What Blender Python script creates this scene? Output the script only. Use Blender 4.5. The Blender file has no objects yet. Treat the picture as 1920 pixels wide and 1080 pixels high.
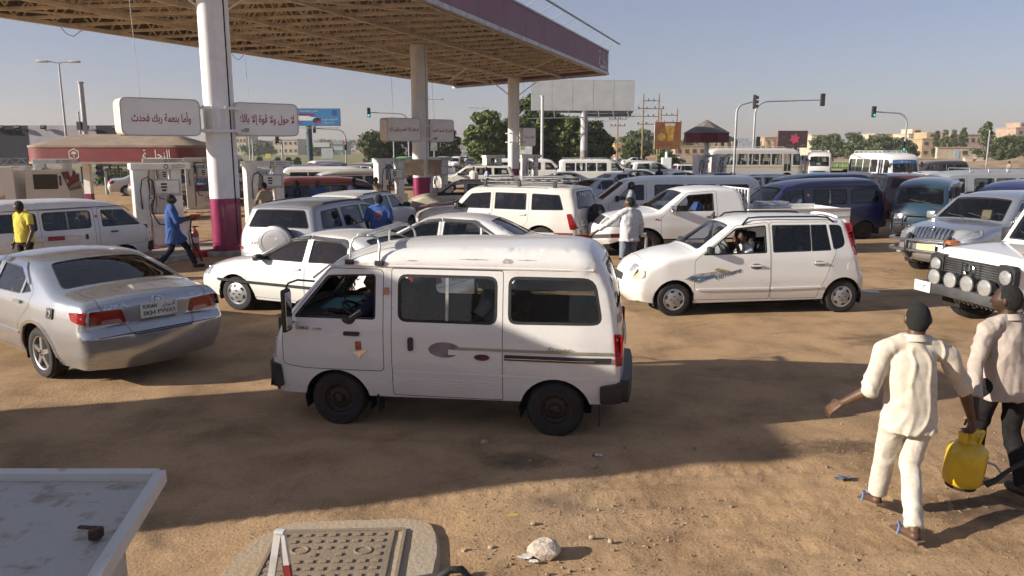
import bpy, bmesh, math, random
import numpy as np
from mathutils import Vector, Matrix
from mathutils.geometry import delaunay_2d_cdt
random.seed(11)
R = math.radians
SC = bpy.context.scene
COL = SC.collection
# camera
CAM_H, CAM_F, CAM_T = 2.7, 1440.0, R(10.23)
cam_data = bpy.data.cameras.new('camera')
cam_data.lens = 27.0
cam_data.sensor_width = 36.0
cam_data.clip_start = 0.05
cam_data.clip_end = 6000
cam = bpy.data.objects.new('camera', cam_data)
COL.objects.link(cam)
cam.location = (0, 0, CAM_H)
cam.rotation_euler = (R(90) - CAM_T, 0, 0)
SC.camera = cam
# light
SUN_EL, SUN_AZ = R(21), R(15.5)          # elevation; direction the light travels, from +X towards +Y
sun_dir = Vector((math.cos(SUN_AZ) * math.cos(SUN_EL), math.sin(SUN_AZ) * math.cos(SUN_EL), -math.sin(SUN_EL)))
sl = bpy.data.lights.new('sun', 'SUN')
sl.energy = 5.0
sl.angle = R(0.55)
sl.color = (1.0, 0.92, 0.80)
so = bpy.data.objects.new('sun', sl)
COL.objects.link(so)
so.rotation_euler = sun_dir.to_track_quat('-Z', 'Y').to_euler()
so.location = (-30, -12, 20)
world = bpy.data.worlds.new('World')
SC.world = world
world.use_nodes = True
wn = world.node_tree
wn.nodes.clear()
w_out = wn.nodes.new('ShaderNodeOutputWorld')
w_bg = wn.nodes.new('ShaderNodeBackground')
w_sky = wn.nodes.new('ShaderNodeTexSky')
w_sky.sky_type = 'NISHITA'
w_sky.sun_disc = False
w_sky.sun_elevation = SUN_EL
# the sun stands opposite to the way its light travels; Blender measures the rotation clockwise from +Y
w_sky.sun_rotation = math.atan2(-sun_dir.x, -sun_dir.y) % (2 * math.pi)
w_sky.altitude = 380
w_sky.air_density = 1.0
w_sky.dust_density = 0.8
w_sky.ozone_density = 3.0
w_bg.inputs['Strength'].default_value = 0.060
w_mul = wn.nodes.new('ShaderNodeMix'); w_mul.data_type = 'RGBA'; w_mul.blend_type = 'MULTIPLY'
w_mul.inputs['Factor'].default_value = 1.0
w_mul.inputs['B'].default_value = (1.13, 0.93, 0.99, 1)
w_mix = wn.nodes.new('ShaderNodeMix'); w_mix.data_type = 'RGBA'
w_mix.inputs['Factor'].default_value = 0.30           # the thin dry-season dust that pales the whole sky evenly
w_mix.inputs['B'].default_value = (5.0, 5.1, 5.9, 1)
wn.links.new(w_sky.outputs[0], w_mul.inputs['A'])
wn.links.new(w_mul.outputs['Result'], w_mix.inputs['A'])
wn.links.new(w_mix.outputs['Result'], w_bg.inputs['Color'])
wn.links.new(w_bg.outputs[0], w_out.inputs['Surface'])
SC.view_settings.view_transform = 'Standard'
SC.view_settings.look = 'None'
SC.view_settings.gamma = 1.0
SC.view_settings.exposure = 0.76
SC.render.engine = 'CYCLES'
SC.cycles.use_denoising = True
SC.cycles.max_bounces = 7
SC.cycles.diffuse_bounces = 3
SC.cycles.use_adaptive_sampling = True
SC.cycles.adaptive_threshold = 0.03
SC.cycles.glossy_bounces = 3
SC.cycles.transmission_bounces = 4
SC.cycles.transparent_max_bounces = 16
SC.cycles.caustics_reflective = False
SC.cycles.caustics_refractive = False
SC.cycles.sample_clamp_indirect = 6.0
# small helpers
def at(px, py, z=0.0):
 """A point of the place seen at a pixel of the 1920x1080 photograph, at height z."""
 u, v = (px - 960) / CAM_F, (py - 540) / CAM_F
 dy, dz = math.cos(CAM_T) - v * math.sin(CAM_T), -math.sin(CAM_T) - v * math.cos(CAM_T)
 t = (z - CAM_H) / dz
 return Vector((u * t, dy * t, z))
def at_y(px, py, Y):
 u, v = (px - 960) / CAM_F, (py - 540) / CAM_F
 dy, dz = math.cos(CAM_T) - v * math.sin(CAM_T), -math.sin(CAM_T) - v * math.cos(CAM_T)
 t = Y / dy
 return Vector((u * t, Y, CAM_H + dz * t))
def tag(o, label=None, cat=None, group=None, kind=None):
 for k, v in (('label', label), ('category', cat), ('group', group), ('kind', kind)):
  if v:
   o[k] = v
 return o
def empty(name, loc=(0, 0, 0), rz=0.0, label=None, cat=None, group=None):
 o = bpy.data.objects.new(name, None)
 o.empty_display_size = 0.3
 COL.objects.link(o)
 o.location = loc
 o.rotation_euler = (0, 0, rz)
 return tag(o, label, cat, group)
def link(name, me, parent=None):
 o = bpy.data.objects.new(name, me)
 COL.objects.link(o)
 o.parent = parent
 return o
def copy_tree(o, parent=None):
 c = o.copy()
 COL.objects.link(c)
 c.parent = parent
 for ch in list(o.children):
  copy_tree(ch, c)
 return c
def _hash(ix, iy, iz, seed):
 h = (ix * 374761393 + iy * 668265263 + iz * 2147483647 + seed * 974634777) & 0xffffffff
 h = ((h ^ (h >> 13)) * 1274126177) & 0xffffffff
 return ((h ^ (h >> 16)) & 0xffff) / 65535.0 * 2 - 1
def noise3(p, seed=0):
 p = np.asarray(p, float)
 i = np.floor(p).astype(np.int64)
 f = p - i
 f = f * f * (3 - 2 * f)
 out = 0
 for dx in (0, 1):
  for dy in (0, 1):
   for dz in (0, 1):
    w = (f[:, 0] if dx else 1 - f[:, 0]) * (f[:, 1] if dy else 1 - f[:, 1]) * (f[:, 2] if dz else 1 - f[:, 2])
    out = out + w * _hash(i[:, 0] + dx, i[:, 1] + dy, i[:, 2] + dz, seed)
 return out
def fbm(p, octv=4, seed=0):
 p = np.asarray(p, float)
 out, a = 0, 1.0
 for k in range(octv):
  out = out + a * noise3(p, seed + k)
  p = p * 2.03
  a *= 0.5
 return out
class MB:
 """Collects simple solids; build() links them as one mesh object."""
 def __init__(s):
  s.v, s.f, s.m = [], [], []
  s.mi = 0
 def add(s, vs, fs):
  n = len(s.v)
  s.v.extend([tuple(map(float, q)) for q in vs])
  s.f.extend([tuple(i + n for i in q) for q in fs])
  s.m.extend([s.mi] * len(fs))
  return s
 def box(s, c, d, rz=0.0, M=None, bev=0.0):
  x, y, z = d[0] / 2, d[1] / 2, d[2] / 2
  if bev > 0:
   b = min(bev, x * .9, y * .9, z * .9)
   bm = bmesh.new()
   bmesh.ops.create_cube(bm, size=2.0)
   for v in bm.verts:
    v.co = Vector((v.co.x * x, v.co.y * y, v.co.z * z))
   bmesh.ops.bevel(bm, geom=list(bm.edges), offset=b, segments=2, affect='EDGES', profile=0.5)
   bm.verts.index_update()
   vs = [v.co.copy() for v in bm.verts]
   fs = [[v.index for v in f.verts] for f in bm.faces]
   bm.free()
  else:
   vs = [Vector((a * x, b * y, c2 * z)) for a in (-1, 1) for b in (-1, 1) for c2 in (-1, 1)]
   fs = [(0, 1, 3, 2), (4, 6, 7, 5), (0, 4, 5, 1), (2, 3, 7, 6), (0, 2, 6, 4), (1, 5, 7, 3)]
  if rz:
   vs = [Matrix.Rotation(rz, 3, 'Z') @ q for q in vs]
  if M is not None:
   vs = [M @ q for q in vs]
  return s.add([q + Vector(c) for q in vs], fs)
 def bar(s, a, b, w, h=None, n=4, up=(0, 0, 1), w2=None, cap=True):
  """A straight member from a to b: n=4 rectangular w x h, else round of radius w (w2 at the end)."""
  a, b = Vector(a), Vector(b)
  d = (b - a)
  if d.length < 1e-6:
   return s
  d.normalize()
  u = Vector(up)
  if abs(d.dot(u)) > 0.98:
   u = Vector((1, 0, 0))
  r = d.cross(u).normalized()
  u = r.cross(d).normalized()
  h = w if h is None else h
  w2 = w if w2 is None else w2
  vs = []
  for P, k in ((a, 1.0), (b, w2 / w)):
   if n == 4:
    for sx, sy in ((-1, -1), (1, -1), (1, 1), (-1, 1)):
     vs.append(P + r * (sx * w * k / 2) + u * (sy * h * k / 2))
   else:
    for i in range(n):
     t = 2 * math.pi * i / n
     vs.append(P + r * (math.cos(t) * w * k) + u * (math.sin(t) * w * k))
  fs = [(i, (i + 1) % n, n + (i + 1) % n, n + i) for i in range(n)]
  if cap:
   fs += [tuple(reversed(range(n))), tuple(range(n, 2 * n))]
  return s.add(vs, fs)
 def tube(s, pts, r, n=8, closed=False):
  pts = [Vector(p) for p in pts]
  m = len(pts)
  rr = r if isinstance(r, (list, tuple)) else [r] * m
  vs, prev = [], None
  for i, p in enumerate(pts):
   if closed:
    t = pts[(i + 1) % m] - pts[i - 1]
   else:
    t = pts[min(i + 1, m - 1)] - pts[max(i - 1, 0)]
   t.normalize()
   if prev is None:
    u = Vector((0, 0, 1)) if abs(t.z) < 0.9 else Vector((1, 0, 0))
   else:
    u = prev
   u = (u - t * u.dot(t)).normalized()
   prev = u
   w = t.cross(u)
   for k in range(n):
    a = 2 * math.pi * k / n
    vs.append(p + u * (math.cos(a) * rr[i]) + w * (math.sin(a) * rr[i]))
  fs = []
  for i in range(m if closed else m - 1):
   j = (i + 1) % m
   for k in range(n):
    fs.append((i * n + k, i * n + (k + 1) % n, j * n + (k + 1) % n, j * n + k))
  if not closed:
   fs += [tuple(reversed(range(n))), tuple(range((m - 1) * n, m * n))]
  return s.add(vs, fs)
 def lathe(s, prof, n=24, M=None, axis='z', cap=True):
  """prof: (radius, height) rows turned about an axis."""
  vs, fs = [], []
  for r, h in prof:
   for k in range(n):
    a = 2 * math.pi * k / n
    x, y = r * math.cos(a), r * math.sin(a)
    vs.append(Vector((x, y, h)) if axis == 'z' else (Vector((x, h, y)) if axis == 'y' else Vector((h, x, y))))
  for i in range(len(prof) - 1):
   for k in range(n):
    q = (i * n + k, i * n + (k + 1) % n, (i + 1) * n + (k + 1) % n, (i + 1) * n + k)
    fs.append(q if axis != 'y' else tuple(reversed(q)))
  if cap:
   if prof[0][0] > 1e-5:
    fs.append(tuple(reversed(range(n))))
   if prof[-1][0] > 1e-5:
    fs.append(tuple(range((len(prof) - 1) * n, len(prof) * n)))
  if M is not None:
   vs = [M @ q for q in vs]
  return s.add(vs, fs)
 def prism(s, poly, z0, z1, M=None):
  n = len(poly)
  vs = [Vector((p[0], p[1], z0)) for p in poly] + [Vector((p[0], p[1], z1)) for p in poly]
  fs = [tuple(reversed(range(n))), tuple(range(n, 2 * n))] + [(i, (i + 1) % n, n + (i + 1) % n, n + i) for i in range(n)]
  if M is not None:
   vs = [M @ q for q in vs]
  return s.add(vs, fs)
 def quad(s, a, b, c, d):
  return s.add([a, b, c, d], [(0, 1, 2, 3)])
 def mesh(s, name, mats, smooth=None):
  me = bpy.data.meshes.new(name)
  me.from_pydata(s.v, [], s.f)
  for m in (mats if isinstance(mats, (list, tuple)) else [mats]):
   me.materials.append(m)
  if any(s.m):
   me.polygons.foreach_set('material_index', s.m)
  if smooth is not None:
   me.shade_smooth()
   me.set_sharp_from_angle(angle=R(smooth))
  me.update()
  return me
 def build(s, name, mats, parent=None, smooth=None):
  return link(name, s.mesh(name, mats, smooth), parent)
# materials
MATS = {}
def nodes_of(m):
 m.use_nodes = True
 nt = m.node_tree
 return nt, nt.nodes['Principled BSDF']
def rgb(c):
 return (c[0], c[1], c[2], 1.0)
def surf(name, col, rough=0.6, metal=0.0, var=0.12, scale=3.0, bump=0.0, bscale=40.0, coat=0.0, col2=None, spec=0.5, stretch=None, edge=(0.35, 0.68)):
 """A plain procedural surface: colour varied by noise, optional second colour in patches, fine relief."""
 if name in MATS:
  return MATS[name]
 m = bpy.data.materials.new(name)
 nt, p = nodes_of(m)
 N, L = nt.nodes, nt.links
 tc = N.new('ShaderNodeTexCoord')
 src = tc.outputs['Object']
 if stretch:
  mp = N.new('ShaderNodeMapping')
  mp.inputs['Scale'].default_value = stretch
  L.new(src, mp.inputs['Vector'])
  src = mp.outputs[0]
 nz = N.new('ShaderNodeTexNoise')
 nz.inputs['Scale'].default_value = scale
 nz.inputs['Detail'].default_value = 7
 nz.inputs['Roughness'].default_value = 0.62
 L.new(src, nz.inputs['Vector'])
 cr = N.new('ShaderNodeValToRGB')
 c2 = col2 or tuple(max(0, v * (1 - var * 1.6)) for v in col)
 c1 = col if col2 else tuple(min(1, v * (1 + var * 0.7)) for v in col)
 cr.color_ramp.elements[0].position, cr.color_ramp.elements[0].color = edge[0], rgb(c2)
 cr.color_ramp.elements[1].position, cr.color_ramp.elements[1].color = edge[1], rgb(c1)
 L.new(nz.outputs['Fac'], cr.inputs['Fac'])
 L.new(cr.outputs['Color'], p.inputs['Base Color'])
 p.inputs['Roughness'].default_value = rough
 p.inputs['Metallic'].default_value = metal
 p.inputs['Specular IOR Level'].default_value = spec
 p.inputs['Coat Weight'].default_value = coat
 p.inputs['Coat Roughness'].default_value = 0.06
 if bump > 0:
  n2 = N.new('ShaderNodeTexNoise')
  n2.inputs['Scale'].default_value = bscale
  n2.inputs['Detail'].default_value = 5
  L.new(src, n2.inputs['Vector'])
  b = N.new('ShaderNodeBump')
  b.inputs['Strength'].default_value = bump
  b.inputs['Distance'].default_value = 0.02
  L.new(n2.outputs['Fac'], b.inputs['Height'])
  L.new(b.outputs[0], p.inputs['Normal'])
 MATS[name] = m
 return m
def paint(name, col, metal=0.0, rough=0.32, dust=0.25, coat=0.9, dcol=(0.36, 0.25, 0.15), streak=False):
 """Vehicle paint: clear coat, thin uneven dust, a few scuffs."""
 if name in MATS:
  return MATS[name]
 m = bpy.data.materials.new(name)
 nt, p = nodes_of(m)
 N, L = nt.nodes, nt.links
 tc = N.new('ShaderNodeTexCoord')
 n1 = N.new('ShaderNodeTexNoise')
 n1.inputs['Scale'].default_value = 2.3
 n1.inputs['Detail'].default_value = 8
 n1.inputs['Roughness'].default_value = 0.65
 L.new(tc.outputs['Object'], n1.inputs['Vector'])
 n3 = N.new('ShaderNodeTexNoise')
 n3.inputs['Scale'].default_value = 26
 n3.inputs['Detail'].default_value = 6
 L.new(tc.outputs['Object'], n3.inputs['Vector'])
 # road dirt thrown up by the wheels: more of it low down on the body
 sep = N.new('ShaderNodeSeparateXYZ')
 L.new(tc.outputs['Object'], sep.inputs[0])
 low = N.new('ShaderNodeMapRange')
 low.inputs['From Min'].default_value = 0.75
 low.inputs['From Max'].default_value = 0.15
 low.inputs['To Min'].default_value = 0.0
 low.inputs['To Max'].default_value = 0.75
 L.new(sep.outputs['Z'], low.inputs['Value'])
 mul = N.new('ShaderNodeMath'); mul.operation = 'MULTIPLY'
 L.new(n1.outputs['Fac'], mul.inputs[0]); L.new(n3.outputs['Fac'], mul.inputs[1])
 add = N.new('ShaderNodeMath'); add.operation = 'MULTIPLY_ADD'
 L.new(low.outputs[0], add.inputs[0]); L.new(n1.outputs['Fac'], add.inputs[1]); L.new(mul.outputs[0], add.inputs[2])
 fac = N.new('ShaderNodeMath'); fac.operation = 'MULTIPLY'
 fac.use_clamp = True
 fac.inputs[1].default_value = dust * 1.6
 L.new(add.outputs[0], fac.inputs[0])
 mx = N.new('ShaderNodeMix'); mx.data_type = 'RGBA'
 mx.inputs['A'].default_value = rgb(col)
 mx.inputs['B'].default_value = rgb(dcol)
 L.new(fac.outputs[0], mx.inputs['Factor'])
 L.new(mx.outputs['Result'], p.inputs['Base Color'])
 rr = N.new('ShaderNodeMapRange')
 rr.inputs['From Max'].default_value = 0.5
 rr.inputs['To Min'].default_value = rough
 rr.inputs['To Max'].default_value = min(1, rough + 0.4)
 L.new(fac.outputs[0], rr.inputs['Value'])
 L.new(rr.outputs[0], p.inputs['Roughness'])
 p.inputs['Metallic'].default_value = metal
 p.inputs['Coat Weight'].default_value = coat
 p.inputs['Coat Roughness'].default_value = 0.045
 # slight unevenness of pressed sheet metal
 n4 = N.new('ShaderNodeTexNoise'); n4.inputs['Scale'].default_value = 3.2; n4.inputs['Detail'].default_value = 1
 L.new(tc.outputs['Object'], n4.inputs['Vector'])
 b = N.new('ShaderNodeBump'); b.inputs['Strength'].default_value = 0.05; b.inputs['Distance'].default_value = 0.03
 L.new(n4.outputs['Fac'], b.inputs['Height'])
 L.new(b.outputs[0], p.inputs['Normal'])
 MATS[name] = m
 return m
def glass(name, tint=(0.75, 0.80, 0.78), body=0.0, gloss=0.02, bodycol=(0.02, 0.022, 0.024)):
 """Thin window glass: tinted see-through plus a mirror part by Fresnel; body adds film or dirt."""
 if name in MATS:
  return MATS[name]
 m = bpy.data.materials.new(name)
 m.use_nodes = True
 nt = m.node_tree
 N, L = nt.nodes, nt.links
 N.clear()
 out = N.new('ShaderNodeOutputMaterial')
 tr = N.new('ShaderNodeBsdfTransparent'); tr.inputs[0].default_value = rgb(tint)
 df = N.new('ShaderNodeBsdfDiffuse'); df.inputs[0].default_value = rgb(bodycol)
 gl = N.new('ShaderNodeBsdfGlossy'); gl.inputs['Roughness'].default_value = gloss
 fr = N.new('ShaderNodeFresnel'); fr.inputs[0].default_value = 1.52
 m1 = N.new('ShaderNodeMixShader'); m1.inputs[0].default_value = body
 L.new(tr.outputs[0], m1.inputs[1]); L.new(df.outputs[0], m1.inputs[2])
 m2 = N.new('ShaderNodeMixShader')
 mm = N.new('ShaderNodeMath'); mm.operation = 'MULTIPLY'; mm.inputs[1].default_value = 1.35
 mm.use_clamp = True
 L.new(fr.outputs[0], mm.inputs[0])
 L.new(mm.outputs[0], m2.inputs[0]); L.new(m1.outputs[0], m2.inputs[1]); L.new(gl.outputs[0], m2.inputs[2])
 L.new(m2.outputs[0], out.inputs['Surface'])
 MATS[name] = m
 return m
# palette shared by many things
M_WHITE = paint('white_paint', (0.72, 0.71, 0.69), dust=0.26)
M_CREAM = paint('cream_white_paint', (0.72, 0.69, 0.64), dust=0.15)
M_RUBBER = surf('black_rubber', (0.022, 0.021, 0.020), 0.75, var=0.3, bump=0.15)
M_TYRE = surf('tyre_rubber', (0.016, 0.015, 0.014), 0.85, var=0.3, col2=(0.034, 0.028, 0.022), bump=0.2, bscale=60, edge=(0.3, 0.5))
M_PLASTIC = surf('dark_plastic', (0.028, 0.028, 0.03), 0.5, var=0.25, bump=0.05)
M_UNDER = surf('underbody', (0.018, 0.016, 0.014), 0.9, var=0.3)
M_INT = surf('interior_trim', (0.12, 0.115, 0.105), 0.85, var=0.15)
M_LINER = surf('interior_lining', (0.20, 0.19, 0.175), 0.9, var=0.12)
M_SEAT = surf('seat_cloth', (0.075, 0.07, 0.075), 0.95, var=0.25, bump=0.2, bscale=120)
M_SEATT = surf('tan_seat_cloth', (0.26, 0.20, 0.13), 0.95, var=0.2, bump=0.2, bscale=120)
M_SEATR = surf('rust_seat_cloth', (0.22, 0.07, 0.03), 0.95, var=0.25, bump=0.2, bscale=120)
M_CHROME = surf('chrome', (0.75, 0.75, 0.75), 0.14, 1.0, var=0.05)
M_ALLOY = surf('alloy', (0.56, 0.56, 0.56), 0.3, 0.9, var=0.15)
M_STEEL = surf('wheel_steel', (0.028, 0.024, 0.021), 0.6, 0.3, var=0.4, col2=(0.055, 0.032, 0.020))
M_CAP = surf('hubcap_silver', (0.42, 0.42, 0.43), 0.38, 0.6, var=0.15)
M_GALV = surf('galvanised_steel', (0.34, 0.34, 0.33), 0.5, 0.55, var=0.2, scale=5)
M_GLASS = glass('clear_glass')
M_GLASSD = glass('smoked_glass', (0.34, 0.36, 0.36), 0.10)
M_GLASSL = glass('light_tint_glass', (.60, .64, .62), .05)
M_GLASSB = glass('black_film_glass', (0.06, 0.06, 0.065), 0.35, bodycol=(0.010, 0.010, 0.012))
M_LENS = surf('clear_lens', (0.50, 0.50, 0.49), 0.16, 0.5, var=0.12, scale=5, coat=1.0)
M_RED = surf('red_lens', (0.27, 0.004, 0.006), 0.22, var=0.2, scale=8, coat=0.4)
M_AMBER = surf('amber_lens', (0.46, 0.12, 0.012), 0.2, var=0.2, scale=20, coat=1.0)
M_PLATE = surf('plate_white', (0.62, 0.62, 0.58), 0.5, var=0.12)
M_INK = surf('black_ink', (0.02, 0.02, 0.022), 0.6, var=0.2)
M_REDINK = surf('red_sign_ink', (0.40, 0.016, 0.026), 0.6, var=0.2)
M_WHITEINK = surf('white_sign_ink', (0.62, 0.60, 0.58), 0.6, var=0.1)
# lettering
_AR = {}
def _ar_init():
 two = {'آ': 0xFE81, 'أ': 0xFE83, 'ؤ': 0xFE85, 'إ': 0xFE87, 'ا': 0xFE8D, 'ة': 0xFE93, 'د': 0xFEA9, 'ذ': 0xFEAB, 'ر': 0xFEAD, 'ز': 0xFEAF, 'و': 0xFEED, 'ى': 0xFEEF}
 four = {'ئ': 0xFE89, 'ب': 0xFE8F, 'ت': 0xFE95, 'ث': 0xFE99, 'ج': 0xFE9D, 'ح': 0xFEA1, 'خ': 0xFEA5, 'س': 0xFEB1, 'ش': 0xFEB5, 'ص': 0xFEB9, 'ض': 0xFEBD, 'ط': 0xFEC1, 'ظ': 0xFEC5, 'ع': 0xFEC9, 'غ': 0xFECD, 'ف': 0xFED1, 'ق': 0xFED5, 'ك': 0xFED9, 'ل': 0xFEDD, 'م': 0xFEE1, 'ن': 0xFEE5, 'ه': 0xFEE9, 'ي': 0xFEF1}
 for k, v in two.items(): _AR[k] = (v, v + 1, None, None)
 for k, v in four.items(): _AR[k] = (v, v + 1, v + 2, v + 3)
 _AR['ـ'] = (0x640,) * 4
 _AR['§'] = (0xFEFB, 0xFEFC, None, None)      # lam-alef
 _AR['£'] = (0xFEF9, 0xFEFA, None, None)      # lam-alef with hamza below
_ar_init()
def arabic(t):
 """Shapes Arabic text (letters joined) and puts it in left-to-right drawing order."""
 t = t.replace('لا', '§').replace('لإ', '£')
 out = []
 for i, ch in enumerate(t):
  f = _AR.get(ch)
  if not f:
   out.append(ch); continue
  pv = _AR.get(t[i - 1]) if i else None
  nx = _AR.get(t[i + 1]) if i + 1 < len(t) else None
  a = bool(pv and pv[2]); b = bool(nx and f[2])
  out.append(chr(f[3] if a and b else f[1] if a else f[2] if b else f[0]))
 return ''.join(reversed(out))
_TXT = {}
def text2d(s, height=None, width=None, bold=0.0, shear=0.0):
 """Flat outline mesh of a text, centred: (verts Nx2, faces)."""
 key = (s, bold, shear)
 if key not in _TXT:
  c = bpy.data.curves.new('lettering', 'FONT')
  c.body = s
  c.resolution_u = 2
  c.offset = bold
  c.shear = shear
  o = bpy.data.objects.new('lettering', c)
  me = o.to_mesh()
  V = np.array([v.co[:2] for v in me.vertices]).reshape(-1, 2)
  F = [tuple(p.vertices) for p in me.polygons]
  o.to_mesh_clear()
  bpy.data.objects.remove(o)
  bpy.data.curves.remove(c)
  if len(V):
   V = V - (V.max(0) + V.min(0)) / 2
  _TXT[key] = (V, F)
 V, F = _TXT[key]
 V = V.copy()
 if len(V):
  d = V.max(0) - V.min(0)
  if height and width:
   V *= (width / d[0], height / d[1])
  elif height:
   V *= height / d[1]
  elif width:
   V *= width / d[0]
 return V, F
def text_on(name, s, M, mat, parent, height=None, width=None, bold=0.0, shear=0.0, solid=0.0):
 """Lettering laid on a plane given by the matrix M (x along the line, y up, z out of the plane)."""
 V, F = text2d(s, height, width, bold, shear)
 vs = [M @ Vector((v[0], v[1], 0)) for v in V]
 me = bpy.data.meshes.new(name)
 me.from_pydata(vs, [], F)
 me.materials.append(mat)
 me.update()
 return link(name, me, parent)
# outlines
def bez(a, c, b, n):
 t = np.linspace(0, 1, n)[:, None]
 return (1 - t) ** 2 * a + 2 * t * (1 - t) * c + t ** 2 * b
def rpoly(pts, r, n=5):
 """Closed outline with rounded corners."""
 P = [np.array(p[:2], float) for p in pts]
 m = len(P)
 out = []
 for i in range(m):
  a, b, c = P[i - 1], P[i], P[(i + 1) % m]
  rr = pts[i][2] if len(pts[i]) > 2 else r
  la, lc = np.linalg.norm(a - b), np.linalg.norm(c - b)
  k = min(rr, la * 0.48, lc * 0.48)
  if k < 1e-4:
   out.append(b)
  else:
   out.extend(bez(b + (a - b) / la * k, b, b + (c - b) / lc * k, n))
 return np.array(out)
def area(P):
 x, y = P[:, 0], P[:, 1]
 return 0.5 * np.sum(x * np.roll(y, -1) - y * np.roll(x, -1))
def inset(P, d):
 s = 1 if area(P) > 0 else -1
 a = P - np.roll(P, 1, 0)
 b = np.roll(P, -1, 0) - P
 a /= np.linalg.norm(a, axis=1)[:, None] + 1e-9
 b /= np.linalg.norm(b, axis=1)[:, None] + 1e-9
 na = np.stack([-a[:, 1], a[:, 0]], 1) * s
 nb = np.stack([-b[:, 1], b[:, 0]], 1) * s
 n = na + nb
 n /= np.maximum((n * n).sum(1)[:, None] / 2, 0.3)
 return P + n * d
def inpoly(P, Q):
 x, y = Q[:, 0], Q[:, 1]
 c = np.zeros(len(Q), bool)
 x0, y0 = P[-1]
 for x1, y1 in P:
  m = ((y1 > y) != (y0 > y))
  if m.any():
   xi = (x0 - x1) * (y - y1) / ((y0 - y1) if abs(y0 - y1) > 1e-12 else 1e-12) + x1
   c ^= m & (x < xi)
  x0, y0 = x1, y1
 return c
def densify(P, g, closed=True):
 out = []
 n = len(P)
 for i in range(n if closed else n - 1):
  a, b = P[i], P[(i + 1) % n]
  k = max(1, int(math.ceil(np.linalg.norm(b - a) / g)))
  for j in range(k):
   out.append(a + (b - a) * j / k)
 if not closed:
  out.append(P[-1])
 return np.array(out)
def grid_in(P, g, avoid, keep=0.45):
 lo, hi = P.min(0), P.max(0)
 X, Y = np.meshgrid(np.arange(lo[0] + g / 2, hi[0], g), np.arange(lo[1] + g / 2, hi[1], g))
 Q = np.stack([X.ravel(), Y.ravel()], 1)
 Q = Q[inpoly(P, Q)]
 if len(Q) == 0 or avoid is None:
  return Q
 d = np.full(len(Q), 9.0)
 for i in range(0, len(avoid), 256):
  d = np.minimum(d, np.sqrt(((Q[:, None] - avoid[None, i:i + 256]) ** 2).sum(2)).min(1))
 return Q[d > g * keep]
def cdt(loops, pts):
 co, ed = [], []
 for L in loops:
  n0 = len(co)
  co.extend(map(tuple, L))
  ed.extend([(n0 + i, n0 + (i + 1) % len(L)) for i in range(len(L))])
 co.extend(map(tuple, pts))
 r = delaunay_2d_cdt([Vector(c) for c in co], ed, [], 0, 1e-5)
 V = np.array([(v[0], v[1]) for v in r[0]])
 F = np.array([f for f in r[2] if len(f) == 3], int)
 return V, F
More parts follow.
